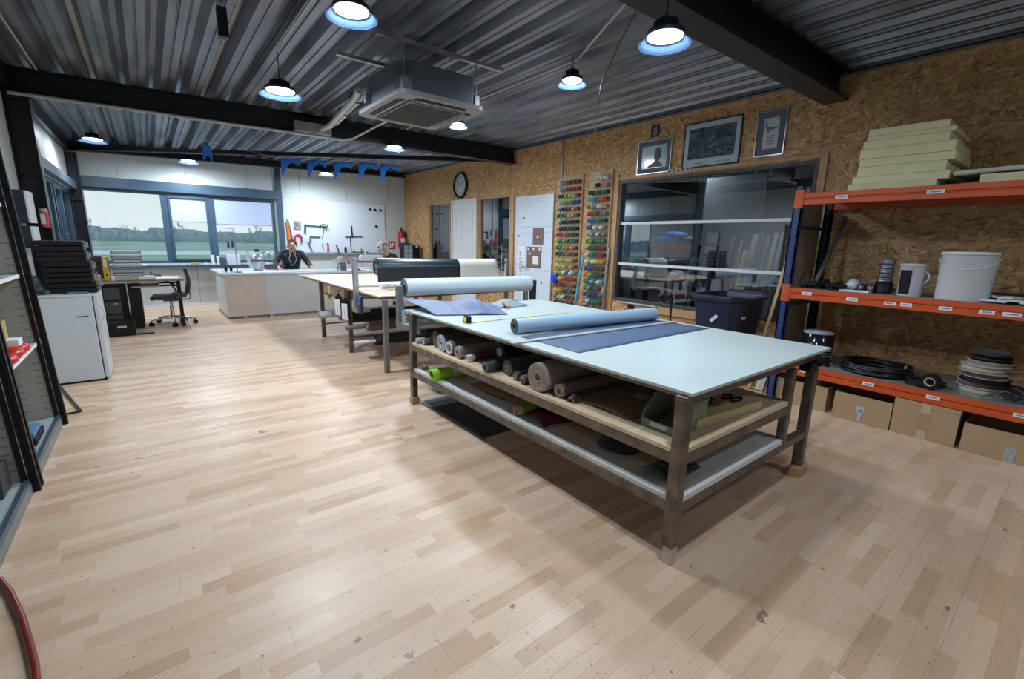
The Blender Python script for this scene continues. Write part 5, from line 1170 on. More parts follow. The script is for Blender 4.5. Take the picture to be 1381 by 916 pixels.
m.build('lettering', PRINT, p)['kind'] = 'stuff'
t, p, X_ = picture(3.850, 3.960, 2.822, 2.960, .012, MATW, FRB, photo_mat('tiny_photo', (.04, .06, .12), (.35, .36, .45), 30, 7), 'tiny framed photo hanging above the silhouette portrait')
for k, y in enumerate((3.625, 3.50, 3.375)):
    t = thing('wall_socket', (XR-.008, y, 2.325), 'small pale notice stuck above the big window, %s of three' % ['leftmost', 'middle', 'rightmost'][k], 'notice', 'three small notices over the window')
    MB().box(XR-.030, y-.045, 2.335, XR-.0235, y+.045, 2.385).build('card', mat('pale_pink_card', (.52, .47, .50), .7), t); MB().box(XR-.0312, y-.02, 2.345, XR-.0302, y+.02, 2.372).build('print', PRINT, t)
# clock
cy_, cz_, rr = 8.70, 2.592, .268
t = thing('wall_clock', (XR-.03, cy_, cz_), 'round black-rimmed wall clock over the white door', 'clock')
Rx = ry(-pi/2)
MB().lathe([(rr, 0), (rr, .035), (rr*.97, .05), (rr*.86, .045), (rr*.84, .02)], (XR-.0005, cy_, cz_), 48, cap=False, R=Rx).build('rim', BLACKPL, t)
fc = MB().lathe([(0, .018), (rr*.86, .018), (rr*.86, .002), (0, .002)], (XR-.0005, cy_, cz_), 48, False, R=Rx).build('face', mat('clock_face', (.50, .53, .56), .3), t)
def numeral(s, y, z, h, X_, mt, parent, nm, sx=1):
    c = bpy.data.curves.new(nm, 'FONT'); c.body = s; c.size = h; c.align_x = 'CENTER'; c.align_y = 'CENTER'; c.extrude = .0004
    tmp = bpy.data.objects.new('tmp', c); COL.objects.link(tmp); dg = bpy.context.evaluated_depsgraph_get(); me = bpy.data.meshes.new_from_object(tmp.evaluated_get(dg)); bpy.data.objects.remove(tmp)
    me.transform(Matrix(((0, 0, -1, X_), (-sx, 0, 0, y), (0, 1, 0, z), (0, 0, 0, 1)))); me.materials.clear(); me.materials.append(mt)
    me.transform(Matrix.Translation(-WL[parent.name])); o = bpy.data.objects.new(nm, me); COL.objects.link(o); o.parent = parent; WL[o.name] = WL[parent.name]
    return o
for k in range(12):
    a = 2*pi*(k+1)/12; numeral(str(k+1), cy_-rr*.66*sin(a), cz_+rr*.66*cos(a), .062, XR-.0195, BLACKPL, fc, 'numeral')
def hand(a, L, w_, nm): d = Vector((0, -sin(a), cos(a))); MB().bar(Vector((XR-.022, cy_, cz_))-d*.02, Vector((XR-.022, cy_, cz_))+d*L, w_, .002, (1, 0, 0)).build(nm, BLACKPL, t)
hand(radians(305), rr*.45, .010, 'hour_hand'); hand(radians(60), rr*.68, .007, 'minute_hand')
# whiteboard beside the thread racks
t = thing('whiteboard', (XR-.02, 6.27, .36), 'tall whiteboard with handwriting and two brown cards, left of the thread racks', 'whiteboard')
MB().box(XR-.030, 5.775, .36, XR-.002, 6.775, 2.235).build('panel', mat('whiteboard_surface', (.60, .66, .74), .18, 0, .02), t, bevel=.004)
MB().box(XR-.033, 5.765, .36, XR-.001, 5.775, 2.24).build('edge', GALV, t); MB().box(XR-.033, 6.775, .36, XR-.001, 6.785, 2.24).build('edge', GALV, t)
INK = mat('marker_ink', (.05, .06, .10), .6); m = MB(); r = random.Random(3)
for k, z in enumerate((2.17, 2.13, 2.09, 2.04, 1.99, 1.94, 1.89, 1.83, 1.78)):
    yy = 6.74
    lim = 5.95 if k < 2 else (6.35 if k < 4 else 6.66)
    while yy > lim: g = r.uniform(.015, .05); m.bar((XR-.0312, yy, z+r.uniform(-.008, .008)), (XR-.0312, yy-g, z+r.uniform(-.012, .012)), .0006, .006, (1, 0, 0)); yy -= g+r.uniform(.008, .02)
for z in (1.70, 1.60, .95): m.box(XR-.0315, 5.85, z, XR-.0306, 6.6 if z > 1 else 6.2, z+.004)
m.build('handwriting', INK, t)['kind'] = 'stuff'
for y0, y1, z0, z1, mt, nm in ((5.99, 6.27, 1.40, 1.68, 'brown_card', 'card'), (6.03, 6.42, .99, 1.36, 'brown_card2', 'card')):
    c = MB().box(XR-.036, y0, z0, XR-.0305, y1, z1).build(nm, mat(mt, (.17, .115, .10), .7, 0, .1, 20), t, bevel=.001)
    if z0 < 1.2:
        MB().box(XR-.0385, 6.10, 1.06, XR-.0365, 6.25, 1.20).build('note', PAPER, c)
        for yy, zz in ((6.38, 1.32), (6.24, 1.325), (6.08, 1.32), (6.34, 1.24)): MB().box(XR-.0375, yy-.018, zz-.018, XR-.0365, yy+.018, zz+.018).build('sticker', PAPER, c)
    else: MB().prism([(6.14+.022*cos(a), 1.53+.022*sin(a)) for a in [2*pi*i/12 for i in range(12)]], XR-.0375, XR-.0365, 'x').build('spot', PAPER, c)
MB().box(XR-.0325, 6.49, .70, XR-.0305, 6.70, 1.36).build('printed_sheet', PAPER, t); m = MB()
for k in range(10): m.box(XR-.0335, 6.53+r.uniform(0, .06), .74+.055*k, XR-.0326, 6.60+r.uniform(0, .07), .765+.055*k)
m.build('printed_figures', mat('violet_ink', (.25, .27, .45), .7), t)['kind'] = 'stuff'
for y, z in ((6.53, 1.86), (6.66, 1.55), (6.52, 1.0), (6.0, .75)): MB().cyl((XR-.045, y, z), (XR-.031, y, z), .013, n=12).build('magnet', BLACKPL, t)
# duct pipe down the wall, socket and blue hose reel
t = thing('wall_conduit', (XR-.02, 5.60, .5), 'thin grey conduit running down the wall left of the thread racks', 'pipe')
MB().tube([(XR-.014, 5.62, 3.04), (XR-.014, 5.62, 1.0), (XR-.014, 5.62, .5)], .010, 8).build('pipe', GALV, t); MB().box(XR-.05, 5.57, 1.00, XR-.001, 5.66, 1.10).build('socket', PVC, t, bevel=.004)
t = thing('air_hose_reel', (XR-.06, 5.66, .62), 'small bright blue cable reel hanging below the socket', 'reel')
MB().blob((XR-.075, 5.64, .86), (.035, .075, .105), 14, 10).build('body', mat('cobalt_blue_plastic', (.01, .06, .42), .35), t); MB().tube([(XR-.06, 5.63, 1.0), (XR-.07, 5.66, .72), (XR-.05, 5.62, .58), (XR-.05, 5.64, .50)], .006, 8).build('cable', BLACKPL, t)
tag(MB().bar((XR-.115, 5.10, .42), (XR-.095, 4.985, 1.24), .028, .022, (1, 0, 0)).build('blue_strip', mat('sky_blue_strip', (.08, .36, .58), .4)), 'sky blue strip leaning between the two thread racks', 'strip')
tag(MB().bar((XR-.10, 4.535, .30), (XR-.035, 4.53, 1.38), .03, .03, (1, 0, 0)).build('metal_tube', mat('brushed_tube', (.35, .36, .38), .3, .8, .4, 30)), 'shiny metal tube standing right of the right thread rack', 'tube')
# thread racks: two boards, each row of pegs carrying cones of thread
cols = {'black': (.012, .012, .014), 'dark green': (.01, .06, .03), 'green': (.02, .17, .06), 'lime green': (.20, .36, .06), 'yellow': (.52, .46, .07), 'amber': (.60, .28, .02), 'orange': (.46, .12, .03), 'red': (.30, .02, .02), 'maroon': (.17, .012, .02), 'brown': (.14, .06, .03), 'beige': (.42, .35, .25), 'white': (.62, .62, .60), 'grey': (.18, .20, .21), 'navy': (.01, .03, .14), 'royal blue': (.01, .08, .32), 'sky blue': (.05, .36, .52), 'teal': (.01, .13, .15), 'pink': (.50, .22, .20)}
TM = {k: mat('thread_'+k.replace(' ', '_'), v, .45, 0, .12, 60, sheen=.2) for k, v in cols.items()}
CONE = mat('dark_cone_hole', (.03, .03, .03), .6)
ROWS1 = ['white grey grey maroon brown brown', 'white grey grey red red red', 'green dark-green lime-green yellow beige brown', 'white lime-green lime-green lime-green royal-blue royal-blue', 'beige navy navy maroon beige brown', 'green green green beige beige brown', 'white green black dark-green black black', 'pink black black dark-green dark-green black', 'red red orange brown dark-green dark-green', 'lime-green green lime-green dark-green green dark-green',
         'green green lime-green orange pink brown', 'dark-green dark-green teal orange brown maroon', 'yellow yellow lime-green yellow beige brown', 'yellow yellow yellow orange beige brown', 'yellow lime-green white teal white grey', 'amber yellow orange red red red', 'maroon red maroon brown orange brown', 'yellow amber green dark-green teal black', 'green beige white dark-green maroon brown', 'black green dark-green brown maroon black']
ROWS2 = ['- - - white white white', '- - black - pink pink', 'dark-green black green navy teal dark-green', 'sky-blue sky-blue teal orange orange red', 'green beige grey white beige pink', 'red red green dark-green grey grey', 'royal-blue royal-blue royal-blue green dark-green dark-green', 'royal-blue royal-blue white grey white grey', 'lime-green beige teal white teal grey', 'green lime-green dark-green green teal green',
         'lime-green dark-green green dark-green maroon brown', 'white green teal dark-green red maroon', 'white lime-green white yellow amber amber', 'navy royal-blue navy brown dark-green brown', 'orange yellow green dark-green black dark-green', 'green teal sky-blue teal white sky-blue', 'green lime-green dark-green teal brown -', 'navy teal navy navy navy green', 'grey white teal green green dark-green', 'navy navy grey brown green maroon']
EN = ['top', 'second', 'third', 'fourth', 'fifth', 'sixth', 'seventh', 'eighth', 'ninth', 'tenth', 'eleventh', 'twelfth', 'thirteenth', 'fourteenth', 'fifteenth', 'sixteenth', 'seventeenth', 'eighteenth', 'nineteenth', 'bottom']
E6 = ['first', 'second', 'third', 'fourth', 'fifth', 'sixth']
RB_ = wood_mat('rack_board', (.44, .32, .20), (.56, .42, .28), 'Z', .7, 10)
cm = {}
def cone_mesh(k):
    if k in cm: return cm[k]
    m = MB(); R = ry(-pi/2-.22)
    m.lathe([(.0295, 0), (.031, .004), (.028, .068), (.024, .075), (.010, .076)], (0, 0, 0), 12, R=R); me = m.mesh('thread_spool'); me.materials.append(TM[k])
    m2 = MB().lathe([(.010, .070), (.009, .079), (.0, .079)], (0, 0, 0), 8, R=R); me2 = m2.mesh('cone_tip'); me2.materials.append(CONE); cm[k] = (me, me2); return cm[k]
for ri, (yl, yr, ztop, rows, side) in enumerate(((5.66, 5.14, 2.474, ROWS1, 'left'), (4.99, 4.565, 2.488, ROWS2, 'right'))):
    t = thing('thread_rack', (XR-.01, (yl+yr)/2, .40), '%s-hand wooden thread board with twenty rows of coloured spools' % side, 'rack')
    MB().box(XR-.014, yr, .40, XR-.0005, yl, ztop).build('backboard', RB_, t, bevel=.002); MB().box(XR-.035, yr-.012, .40, XR-.0005, yr, ztop).build('side_strip', RB_, t, bevel=.002)
    n = 20; dz = (ztop-.10-.46)/19
    for i in range(n):
        z = ztop-.095-dz*i; sh = .004*i
        MB().box(XR-.020, yr+.01, z-.040, XR-.0145, yl-.01, z-.032).build('ledge', BOARD, t)
        for j, c in enumerate(rows[i].split()):
            if c == '-': continue
            c = c.replace('-', ' '); y = yl-.055-(yl-yr-.11)*j/5.0
            MB_ = cone_mesh(c); o = bpy.data.objects.new('thread_spool', MB_[0]); COL.objects.link(o); o.location = (XR-.022, y, z)
            q = bpy.data.objects.new('cone_tip', MB_[1]); COL.objects.link(q); q.parent = o
            tag(o, '%s thread spool, %s from the left in the %s row of the %s rack' % (c, E6[j], EN[i], side), 'spool', '%s thread spools on the %s thread rack' % (c, side))
# low timber shelf and switches under the big window
t = thing('glass_sheets', (XR-.05, 4.0, .615), 'short glass sheets lying on the sill under the left end of the big window', 'glass')
MB().box(XR-.085, 3.62, .6105, XR-.042, 4.22, .625).build('sheet', mat('greenish_glass_edge', (.45, .55, .56), .15, 0, .05), t)
tag(MB().box(XR-.06, 4.00, .535, XR-.041, 4.10, .585).build('switch_box', BLACKPL), 'black switch box on the timber under the big window', 'switch')
tag(MB().tube([(5.20, 3.30, .0), (5.20, 3.31, .78)], .012, 8).build('black_rod', BLACKPL), 'black rod standing in front of the timber sill left of the bin', 'rod')
# ---------------------------------------------------------------- steel cabinets on the left
def cabinet(y0, y1, lab, shelves):
    t = thing('storage_cabinet', (-.66, (y0+y1)/2, 0), lab, 'cabinet'); xb, xf = -.865, -.655; t.rotation_euler = (0, radians(-2.2), 0)
    MB().box(xb, y0, 0, xf+.012, y0+.02, 1.98).build('side_panel', CREAM, t); sp = MB().box(xb, y1-.02, 0, xf+.012, y1, 1.98).build('side_panel', CREAM, t)
    MB().box(xb, y0+.02, .05, xb+.006, y1-.02, 1.98).build('back_panel', CREAM, t)
    MB().box(xb, y0+.02, 1.955, xf+.012, y1-.02, 1.98).build('top_panel', CREAM, t)
    MB().box(xb+.006, y0+.02, .062, xf-.01, y1-.02, .075).build('floor_panel', mat('pale_cabinet_floor', (.34, .38, .39), .4) , t)
    MB().box(xf-.012, y0+.03, .0, xf+.004, y1-.03, .06).build('plinth', mat('grey_plinth', (.17, .18, .18), .45), t)
    MB().box(xf-.02, y0+.03, .0605, xf+.002, y1-.03, .085).build('door_track', mat('blue_grey_track', (.08, .13, .18), .35, .5), t)
    for ya, yb in ((y0-.004, y0+.026), (y1-.026, y1+.004)):
        MB().box(xf+.0125, ya, 0, xf+.034, yb, 1.985).build('door_stile', BLACKPL, t, bevel=.002)
    MB().box(xf-.030, y1-.030, .0, xf+.012, y1-.0205, 1.95).build('seal_strip', BLACKPL, t); MB().box(xf-.004, y1-.0325, .09, xf-.001, y1-.0302, 1.95).build('guide_rail', CHROME, t)
    m = MB()
    for i in range(36):
        for xx in (-.715, -.82): m.box(xx-.018, y1-.0215, .14+.05*i, xx+.018, y1-.0202, .146+.05*i)
    m.build('shelf_slots', mat('slot_shadow', (.16, .15, .13), .8), sp)['kind'] = 'stuff'
    for z in shelves:
        MB().box(xb+.006, y0+.021, z, xf-.027, y1-.021, z+.004).build('shelf', mat('shelf_blue_grey', (.40, .45, .47), .4), t); MB().box(xf-.027, y0+.021, z-.018, xf-.024, y1-.021, z+.006).build('shelf_lip', WHITE, t)
    return t
cabinet(3.52, 4.64, 'black-framed open steel cabinet on the left, the one nearer the fridge', (.64, 1.128, 1.60))
cabinet(2.30, 3.47, 'black-framed open steel cabinet at the left edge of the picture', (.90, 1.40))
REDG = mat('red_plastic_bag', (.55, .02, .02), .35, 0, .1, 20)
for k, (x, y, s) in enumerate(((-.735, 4.25, .055), (-.735, 4.07, .06), (-.73, 3.89, .05))):
    tag(MB().blob((x, y, .646+s*.62), (s, s*1.25, s*.62), 16, 10, .10, k+3).build('red_glove', REDG), 'red bundle on the middle cabinet shelf, %s from the cabinet end panel' % ['first', 'second', 'third'][k], 'glove', 'red bundles in the cabinet')
t = thing('small_carton', (-.84, 4.1, .645), 'yellow and black carton behind the red bundles in the cabinet', 'box')
MB().box(-.845, 3.95, .645, -.805, 4.45, .84).build('carton', mat('yellow_carton', (.42, .34, .12), .6), t); MB().prism([(4.16+.04*cos(a), .76+.05*sin(a)) for a in [2*pi*i/14 for i in range(14)]], -.8048, -.8035, 'x').build('black_print', BLACKPL, t)
tag(MB().box(-.80, 4.16, .76, -.74, 4.28, .80).build('white_box', PAPER), 'tiny white box on top of the red bundles in the cabinet', 'box')
for o in list(COL.objects):
    if o.name == 'white_box': o.location = (-.735, 4.16, .715)
t = thing('blue_case', (-.80, 4.2, .076), 'blue and black case on the cabinet floor near the fridge', 'case')
MB().box(-.84, 4.02, .0755, -.70, 4.30, .12).build('body', BLACKPL, t, bevel=.004); MB().box(-.83, 4.04, .12, -.71, 4.28, .15).build('lid', mat('steel_blue_case', (.08, .20, .34), .4), t, bevel=.004)
t = thing('cable_reel', (-.74, 3.10, .076), 'white-rimmed cable reel in the bottom of the leftmost cabinet', 'reel')
MB().tube([(-.74, 3.10+.075*cos(a), .158+.075*sin(a)) for a in [2*pi*i/28 for i in range(28)]], .007, 8, closed=True).build('rim', WHITE, t); MB().cyl((-.79, 3.10, .158), (-.745, 3.10, .158), .035, n=18).build('hub', DARKGREY, t); MB().pipe((-.79, 3.10, .158), (-.755, 3.10, .158), .062, .03).build('cable', BLACKPL, t)
for k, (y, h) in enumerate(((2.55, .24), (2.78, .20), (3.34, .16))): tag(MB().box(-.84, y-.08, .0755, -.72, y+.08, .0755+h).build('dark_case', DARKGREY, bevel=.004), 'dark case in the bottom of the leftmost cabinet, %s from the left' % ['first', 'second', 'third'][k], 'case')
for k, y in enumerate((2.6, 2.85, 3.1, 3.33)): tag(MB().box(-.86, y-.10, .9045, -.73, y+.10, .9045+[.2, .26, .16, .22][k]).build('storage_box', [CARD, DARKGREY, CARD, DARKGREY][k], bevel=.003), 'storage box on the middle shelf of the leftmost cabinet, %s from the left' % ['first', 'second', 'third', 'fourth'][k], 'box')
# red hose in the near left corner
tag(MB().tube([(-.633, 2.575, .014), (-.582, 2.445, .014), (-.52, 2.24, .014), (-.477, 2.07, .014), (-.447, 1.94, .014), (-.428, 1.83, .014), (-.425, 1.65, .014), (-.45, 1.4, .014), (-.55, 1.1, .014)], .012, 12).build('air_hose', mat('dark_red_rubber_hose', (.16, .012, .010), .25)), 'dark red hose lying on the floor at the bottom left corner', 'hose')
tag(MB().bar((-.79, 5.80, .008), (-.575, 4.89, .008), .018, .012).bar((-.575, 4.885, .008), (-.70, 4.86, .008), .018, .012).build('metal_angle', BLACKST), 'thin black metal angle lying on the floor between cabinet and fridge', 'metal bar')
# black boxes with white edges fixed to the left wall between cabinets and column
for z0, z1, lab in ((1.50, 1.80, 'upper black wall box with a white edge beside the left column'), (1.27, 1.475, 'lower black wall box with a white edge beside the left column')):
    tt = thing('wall_box', (XL+.05, 6.42, z0), lab, 'box'); MB().box(XL+.001, 6.30, z0, XL+.095, 6.62, z1).build('body', mat('blue_black_plastic', (.012, .022, .03), .4), tt, bevel=.003); MB().box(XL+.096, 6.302, z0+.004, XL+.112, 6.618, z1-.004).build('white_edge', WHITE, tt)
tt = thing('red_white_tin', (-.80, 6.77, 1.47), 'red and white cylinder fixed on the left column beside the wall boxes', 'cylinder'); MB().cyl((-.80, 6.765, 1.47), (-.80, 6.765, 1.62), .035, n=16).build('body', mat('red_tin', (.5, .05, .04), .35), tt); MB().cyl((-.80, 6.765, 1.621), (-.80, 6.765, 1.655), .033, n=16).build('lid', mat('pinkish_lid', (.5, .35, .30), .4), tt); MB().box(-.825, 6.7285, 1.50, -.79, 6.7298, 1.60).build('label', PAPER, tt)
# fridge
t = thing('fridge', (-.68, 6.14, 0), 'white under-counter fridge against the left wall with black cases on top', 'fridge')
FW = mat('fridge_white', (.50, .53, .55), .35, 0, .02)
MB().box(-.93, 5.875, .02, -.475, 6.40, .83).build('cabinet_body', FW, t, bevel=.006); MB().box(-.93, 5.872, .8305, -.44, 6.402, .855).build('worktop', FW, t, bevel=.006)
dr = MB().box(-.468, 5.878, .03, -.43, 6.397, .826).build('door', FW, t, bevel=.008)
MB().tube([(-.43+.03*sin(a), 5.90-.004, .765-.20*(a/pi)) for a in [pi*i/12 for i in range(13)]], .008, 8).build('door_handle', mat('ivory_handle', (.62, .63, .56), .35), dr)
MB().box(-.60, 5.872, .64, -.52, 5.8745, .650).build('badge', DARKGREY, t); MB().box(-.92, 5.885, 0, -.46, 6.38, .02).build('plinth', BLACKPL, t)
r = random.Random(9); ordc = ['bottom', 'second from the bottom', 'middle', 'second from the top', 'top']
for k in range(5):
    dx = [.02, 0, .0, -.025, -.035][k]; z = .857+.0985*k
    t = thing('black_case', (-.60, 6.05, z), 'black case with chrome latches, %s of the fridge-top stack of five' % ordc[k], 'case', 'black cases stacked on the fridge')
    MB().box(-.785+dx, 5.99, z, -.450+dx, 6.33, z+.046).build('base', BLACKPL, t, bevel=.006); MB().box(-.785+dx, 5.99, z+.052, -.450+dx, 6.33, z+.092).build('lid', BLACKPL, t, bevel=.006)
    for y in (6.01, 6.14, 6.27): MB().box(-.4455+dx, y, z+.022, -.434+dx, y+.045, z+.080).build('latch', CHROME, t, bevel=.002)
    MB().box(-.455+dx, 5.987, z+.044, -.436+dx, 6.333, z+.054).build('metal_rim', CHROME, t)
tag(MB().box(-.64, 5.882, .8562, -.50, 5.97, .872).build('blue_booklet', mat('blue_grey_booklet', (.07, .16, .25), .5)), 'thin blue-grey booklet on the front edge of the fridge top', 'booklet')
t = thing('work_shoe', (-.80, 5.93, .856), 'dark shoe standing on the fridge left of the black cases', 'shoe')
MB().blob((-.835, 5.96, .90), (.05, .05, .045), 12, 8).blob((-.855, 6.0, .95), (.045, .045, .08), 12, 8).build('upper', mat('dark_shoe', (.02, .03, .04), .6), t); MB().box(-.89, 5.92, .856, -.785, 5.99, .868).build('sole', DARKGREY, t, bevel=.003)
# ---------------------------------------------------------------- desk corner
BRW = wood_mat('walnut_desk_top', (.20, .11, .07), (.30, .18, .12), 'X', .35, 18)
t = thing('desk', (-.26, 9.3, 0), 'brown-topped office desk with black drawers in the far left corner', 'desk')
MB().box(-.93, 8.82, .725, .39, 9.75, .750).build('desktop', BRW, t, bevel=.003)
dp = MB().box(-.60, 8.90, .03, -.16, 9.50, .66).build('drawer_pedestal', BLACKPL, t, bevel=.003)
for k in range(3): MB().box(-.585, 8.885, .06+.2*k, -.40, 8.899, .24+.2*k).build('drawer_front', DARKGREY, dp, bevel=.002)
MB().box(-.50, 8.876, .40, -.44, 8.884, .415).build('drawer_pull', CHROME, dp)
MB().box(-.32, 8.86, .05, -.305, 8.875, .72).build('leg_trim', CHROME, t)
MB().box(-.26, 8.84, .635, .08, 9.45, .655).build('pull_out_shelf', mat('grey_pinkish_shelf', (.28, .25, .26), .4), t, bevel=.002)
for x in (-.88, .30): MB().box(x, 9.10, .05, x+.05, 9.20, .725).build('leg', BLACKPL, t); MB().box(x, 8.88, .0, x+.05, 9.7, .05).build('foot', BLACKPL, t)
MB().bar((.32, 9.25, .60), (.12, 9.25, .725), .04, .03).build('brace', BLACKPL, t)
t = thing('floor_drawer_box', (-.40, 8.55, 0), 'low black box with a small label on the floor in front of the desk', 'box')
MB().box(-.56, 8.36, .002, -.27, 8.72, .20).build('body', BLACKPL, t, bevel=.004); MB().box(-.46, 8.357, .12, -.36, 8.3595, .15).build('label', PVC, t)
tag(MB().box(-.26, 8.39, .002, -.06, 8.43, .018).build('foot_bar', BLACKST), 'flat black bar on the floor right of the low black box', 'bar')
t = thing('ring_binder', (-.51, 9.0, .751), 'yellow ring binder standing on the desk', 'binder')
MB().box(-.545, 8.86, .751, -.48, 9.14, 1.085).build('cover', mat('binder_yellow', (.60, .36, .015), .45), t, bevel=.003); MB().box(-.53, 8.8575, .95, -.497, 8.8595, 1.06).build('label', PAPER, t)
MB().prism([(-.512+.012*cos(a), .83+.014*sin(a)) for a in [2*pi*i/12 for i in range(12)]], 8.8580, 8.8595, 'y').build('finger_hole', BLACKPL, t)
t = thing('letter_trays', (-.26, 9.05, .751), 'stack of smoky letter trays full of papers on the desk', 'trays')
TR = mat('smoky_tray_plastic', (.20, .22, .27), .2, 0, .1, 8)
r = random.Random(12)
for k in range(6):
    z = .815+.063*k
    MB().box(-.435, 8.86, z, -.09, 9.16, z+.008).box(-.435, 8.86, z+.008, -.43, 9.16, z+.05).box(-.095, 8.86, z+.008, -.09, 9.16, z+.05).build('tray', TR, t)
    MB().box(-.425, 8.87, z+.009, -.10, 9.15, z+.02+.03*r.random()).build('papers', mat('mixed_papers_%d' % k, (.45+.15*r.random(), .47+.1*r.random(), .58), .7, 0, .1, 30), t)
MB().box(-.43, 8.865, .7515, -.10, 9.16, .814).build('papers', mat('greenish_papers', (.42, .48, .42), .7, 0, .15, 30), t)
tag(MB().cbox((-.07, 8.98, .775), (.20, .26, .044), rz(.15)).build('paper_stack', PAPER), 'slanted stack of papers right of the letter trays on the desk', 'paper'); 
tag(MB().cbox((.18, 9.1, .755), (.30, .25, .008), rz(-.1)).build('open_notebook', PAPER), 'open white notebook at the right end of the desk', 'notebook')
tag(MB().cbox((-.66, 9.0, .785), (.14, .22, .066), rz(.1)).build('paper_stack', mat('peach_papers', (.60, .45, .36), .7, 0, .1, 20)), 'stack of peach and white papers left of the yellow binder', 'paper')
t = thing('desk_phone', (.04, 9.4, .751), 'small dark telephone at the back of the desk', 'phone')
MB().prism([(9.32, .752), (9.5, .752), (9.5, .80), (9.32, .765)], -.02, .12, 'x').build('base', BLACKPL, t, bevel=.004); MB().tube([(-.005, 9.33, .79), (-.005, 9.41, .812), (-.005, 9.49, .82)], .014, 8).build('handset', BLACKPL, t)
tag(MB().box(-.80, 9.35, .752, -.50, 9.38, 1.08).build('monitor_back', DARKGREY, bevel=.004), 'dark flat panel standing at the back left of the desk', 'screen')
# office chair
t = thing('office_chair', (.20, 9.15, 0), 'black office chair with a chrome star base at the far left desk', 'chair')
cx, cy = .20, 9.15
m = MB().cyl((cx, cy, .10), (cx, cy, .30), .028, n=14).cyl((cx, cy, .30), (cx, cy, .42), .018, n=14); m.build('gas_column', CHROME, t)
for k in range(5):
    a = radians(200)+2*pi*k/5; e = Vector((cx+.30*cos(a), cy+.30*sin(a), .085))
    MB().tube([(cx, cy, .12), (cx+.15*cos(a), cy+.15*sin(a), .115), tuple(e)], [.026, .019, .013], 10).build('base_arm', CHROME, t)
    w_ = MB(); dd = Vector((-sin(a+.6), cos(a+.6), 0))
    for s in (-1, 1): w_.cyl(e+dd*(.010*s)+Vector((0, 0, -.053)), e+dd*(.028*s)+Vector((0, 0, -.053)), .030, n=14)
    w_.cyl(e+Vector((0, 0, -.05)), e+Vector((0, 0, .01)), .008, n=8); w_.build('castor', BLACKPL, t)
BCL = mat('black_upholstery', (.014, .017, .022), .75, 0, .1, 20, sheen=.3)
m = MB(); prof = [(.0, .415), (.17, .415), (.235, .43), (.245, .46), (.22, .485), (.12, .492), (0, .49)]
vs = []; n = 24
for f, z in prof:
    for k in range(n):
        a = 2*pi*k/n; c, s_ = cos(a), sin(a); q = (abs(c)**4+abs(s_)**4)**-.25; vs.append((cx-.02+f*q*c, cy+f*q*s_, z+.02*(c > .5)*(f > .1)-.02*(c < -.8)*(f > .2)))
m.add(vs, [(i*n+k, i*n+(k+1) % n, (i+1)*n+(k+1) % n, (i+1)*n+k) for i in range(len(prof)-1) for k in range(n)], True); m.build('seat', BCL, t)
def fn(u, v): a = (u-.5)*1.1; z = .50+.40*v; return (cx+.235-.055*(1-cos(a))*2+.035*sin(3*v), cy+.36*(.62+.38*sin(pi*min(1, v*1.1+.1)))*(u-.5)*1.15, z)
MB().sheet(fn, 12, 12, .045).build('backrest', BCL, t, bevel=0)
MB().bar((cx+.02, cy, .405), (cx+.26, cy, .40), .06, .015).bar((cx+.255, cy, .395), (cx+.275, cy, .62), .05, .012, (1, 0, 0)).build('back_bracket', DARKGREY, t)
MB().box(cx-.10, cy-.09, .385, cx+.14, cy+.09, .412).build('mechanism', DARKGREY, t, bevel=.004)
for s in (-1, 1): MB().tube([(cx+.05, cy+.23*s, .42), (cx+.10, cy+.27*s, .50), (cx+.04, cy+.27*s, .64)], .014, 8).build('arm_support', DARKGREY, t); MB().cbox((cx, cy+.27*s, .655), (.24, .06, .025)).build('armrest', BLACKPL, t, bevel=.008)
# ---------------------------------------------------------------- far white counter
t = thing('far_workbench', (2.4, 9.7, 0), 'long white-topped bench with plain front panels in front of the far windows', 'bench')
WT_ = mat('glossy_white_top', (.58, .64, .68), .16, 0, .02)
MB().prism([(.93, 9.19), (4.05, 9.19), (4.05, 10.12), (1.80, 10.12), (1.80, 10.66), (.90, 10.66)], .765, .795).build('bench_top', WT_, t, bevel=.003)
MB().box(.975, 9.21, .045, 1.585, 9.23, .764).build('front_panel', mat('beige_panel', (.52, .43, .37), .5, 0, .03), t)['label'] = 'pinkish beige front panel'
MB().box(1.588, 9.21, .045, 4.0, 9.23, .764).build('front_panel', mat('grey_panel', (.48, .48, .47), .5, 0, .03), t)['label'] = 'pale grey front panel'
MB().box(.975, 9.231, .045, .995, 10.6, .764).build('side_panel', WHITE, t)
for x in (1.18, 1.62, 2.6, 3.7): MB().box(x, 9.25, .0, x+.07, 9.32, .76).build('leg', PINE, t)
for x in (1.2, 2.6, 3.7): MB().box(x, 9.98 if x > 1.8 else 10.5, .0, x+.07, 10.05 if x > 1.8 else 10.57, .76).build('leg', PINE, t)
for x in (1.20, 1.62): MB().box(x, 9.205, .0, x+.06, 9.245, .044).build('foot_block', PINE, t)
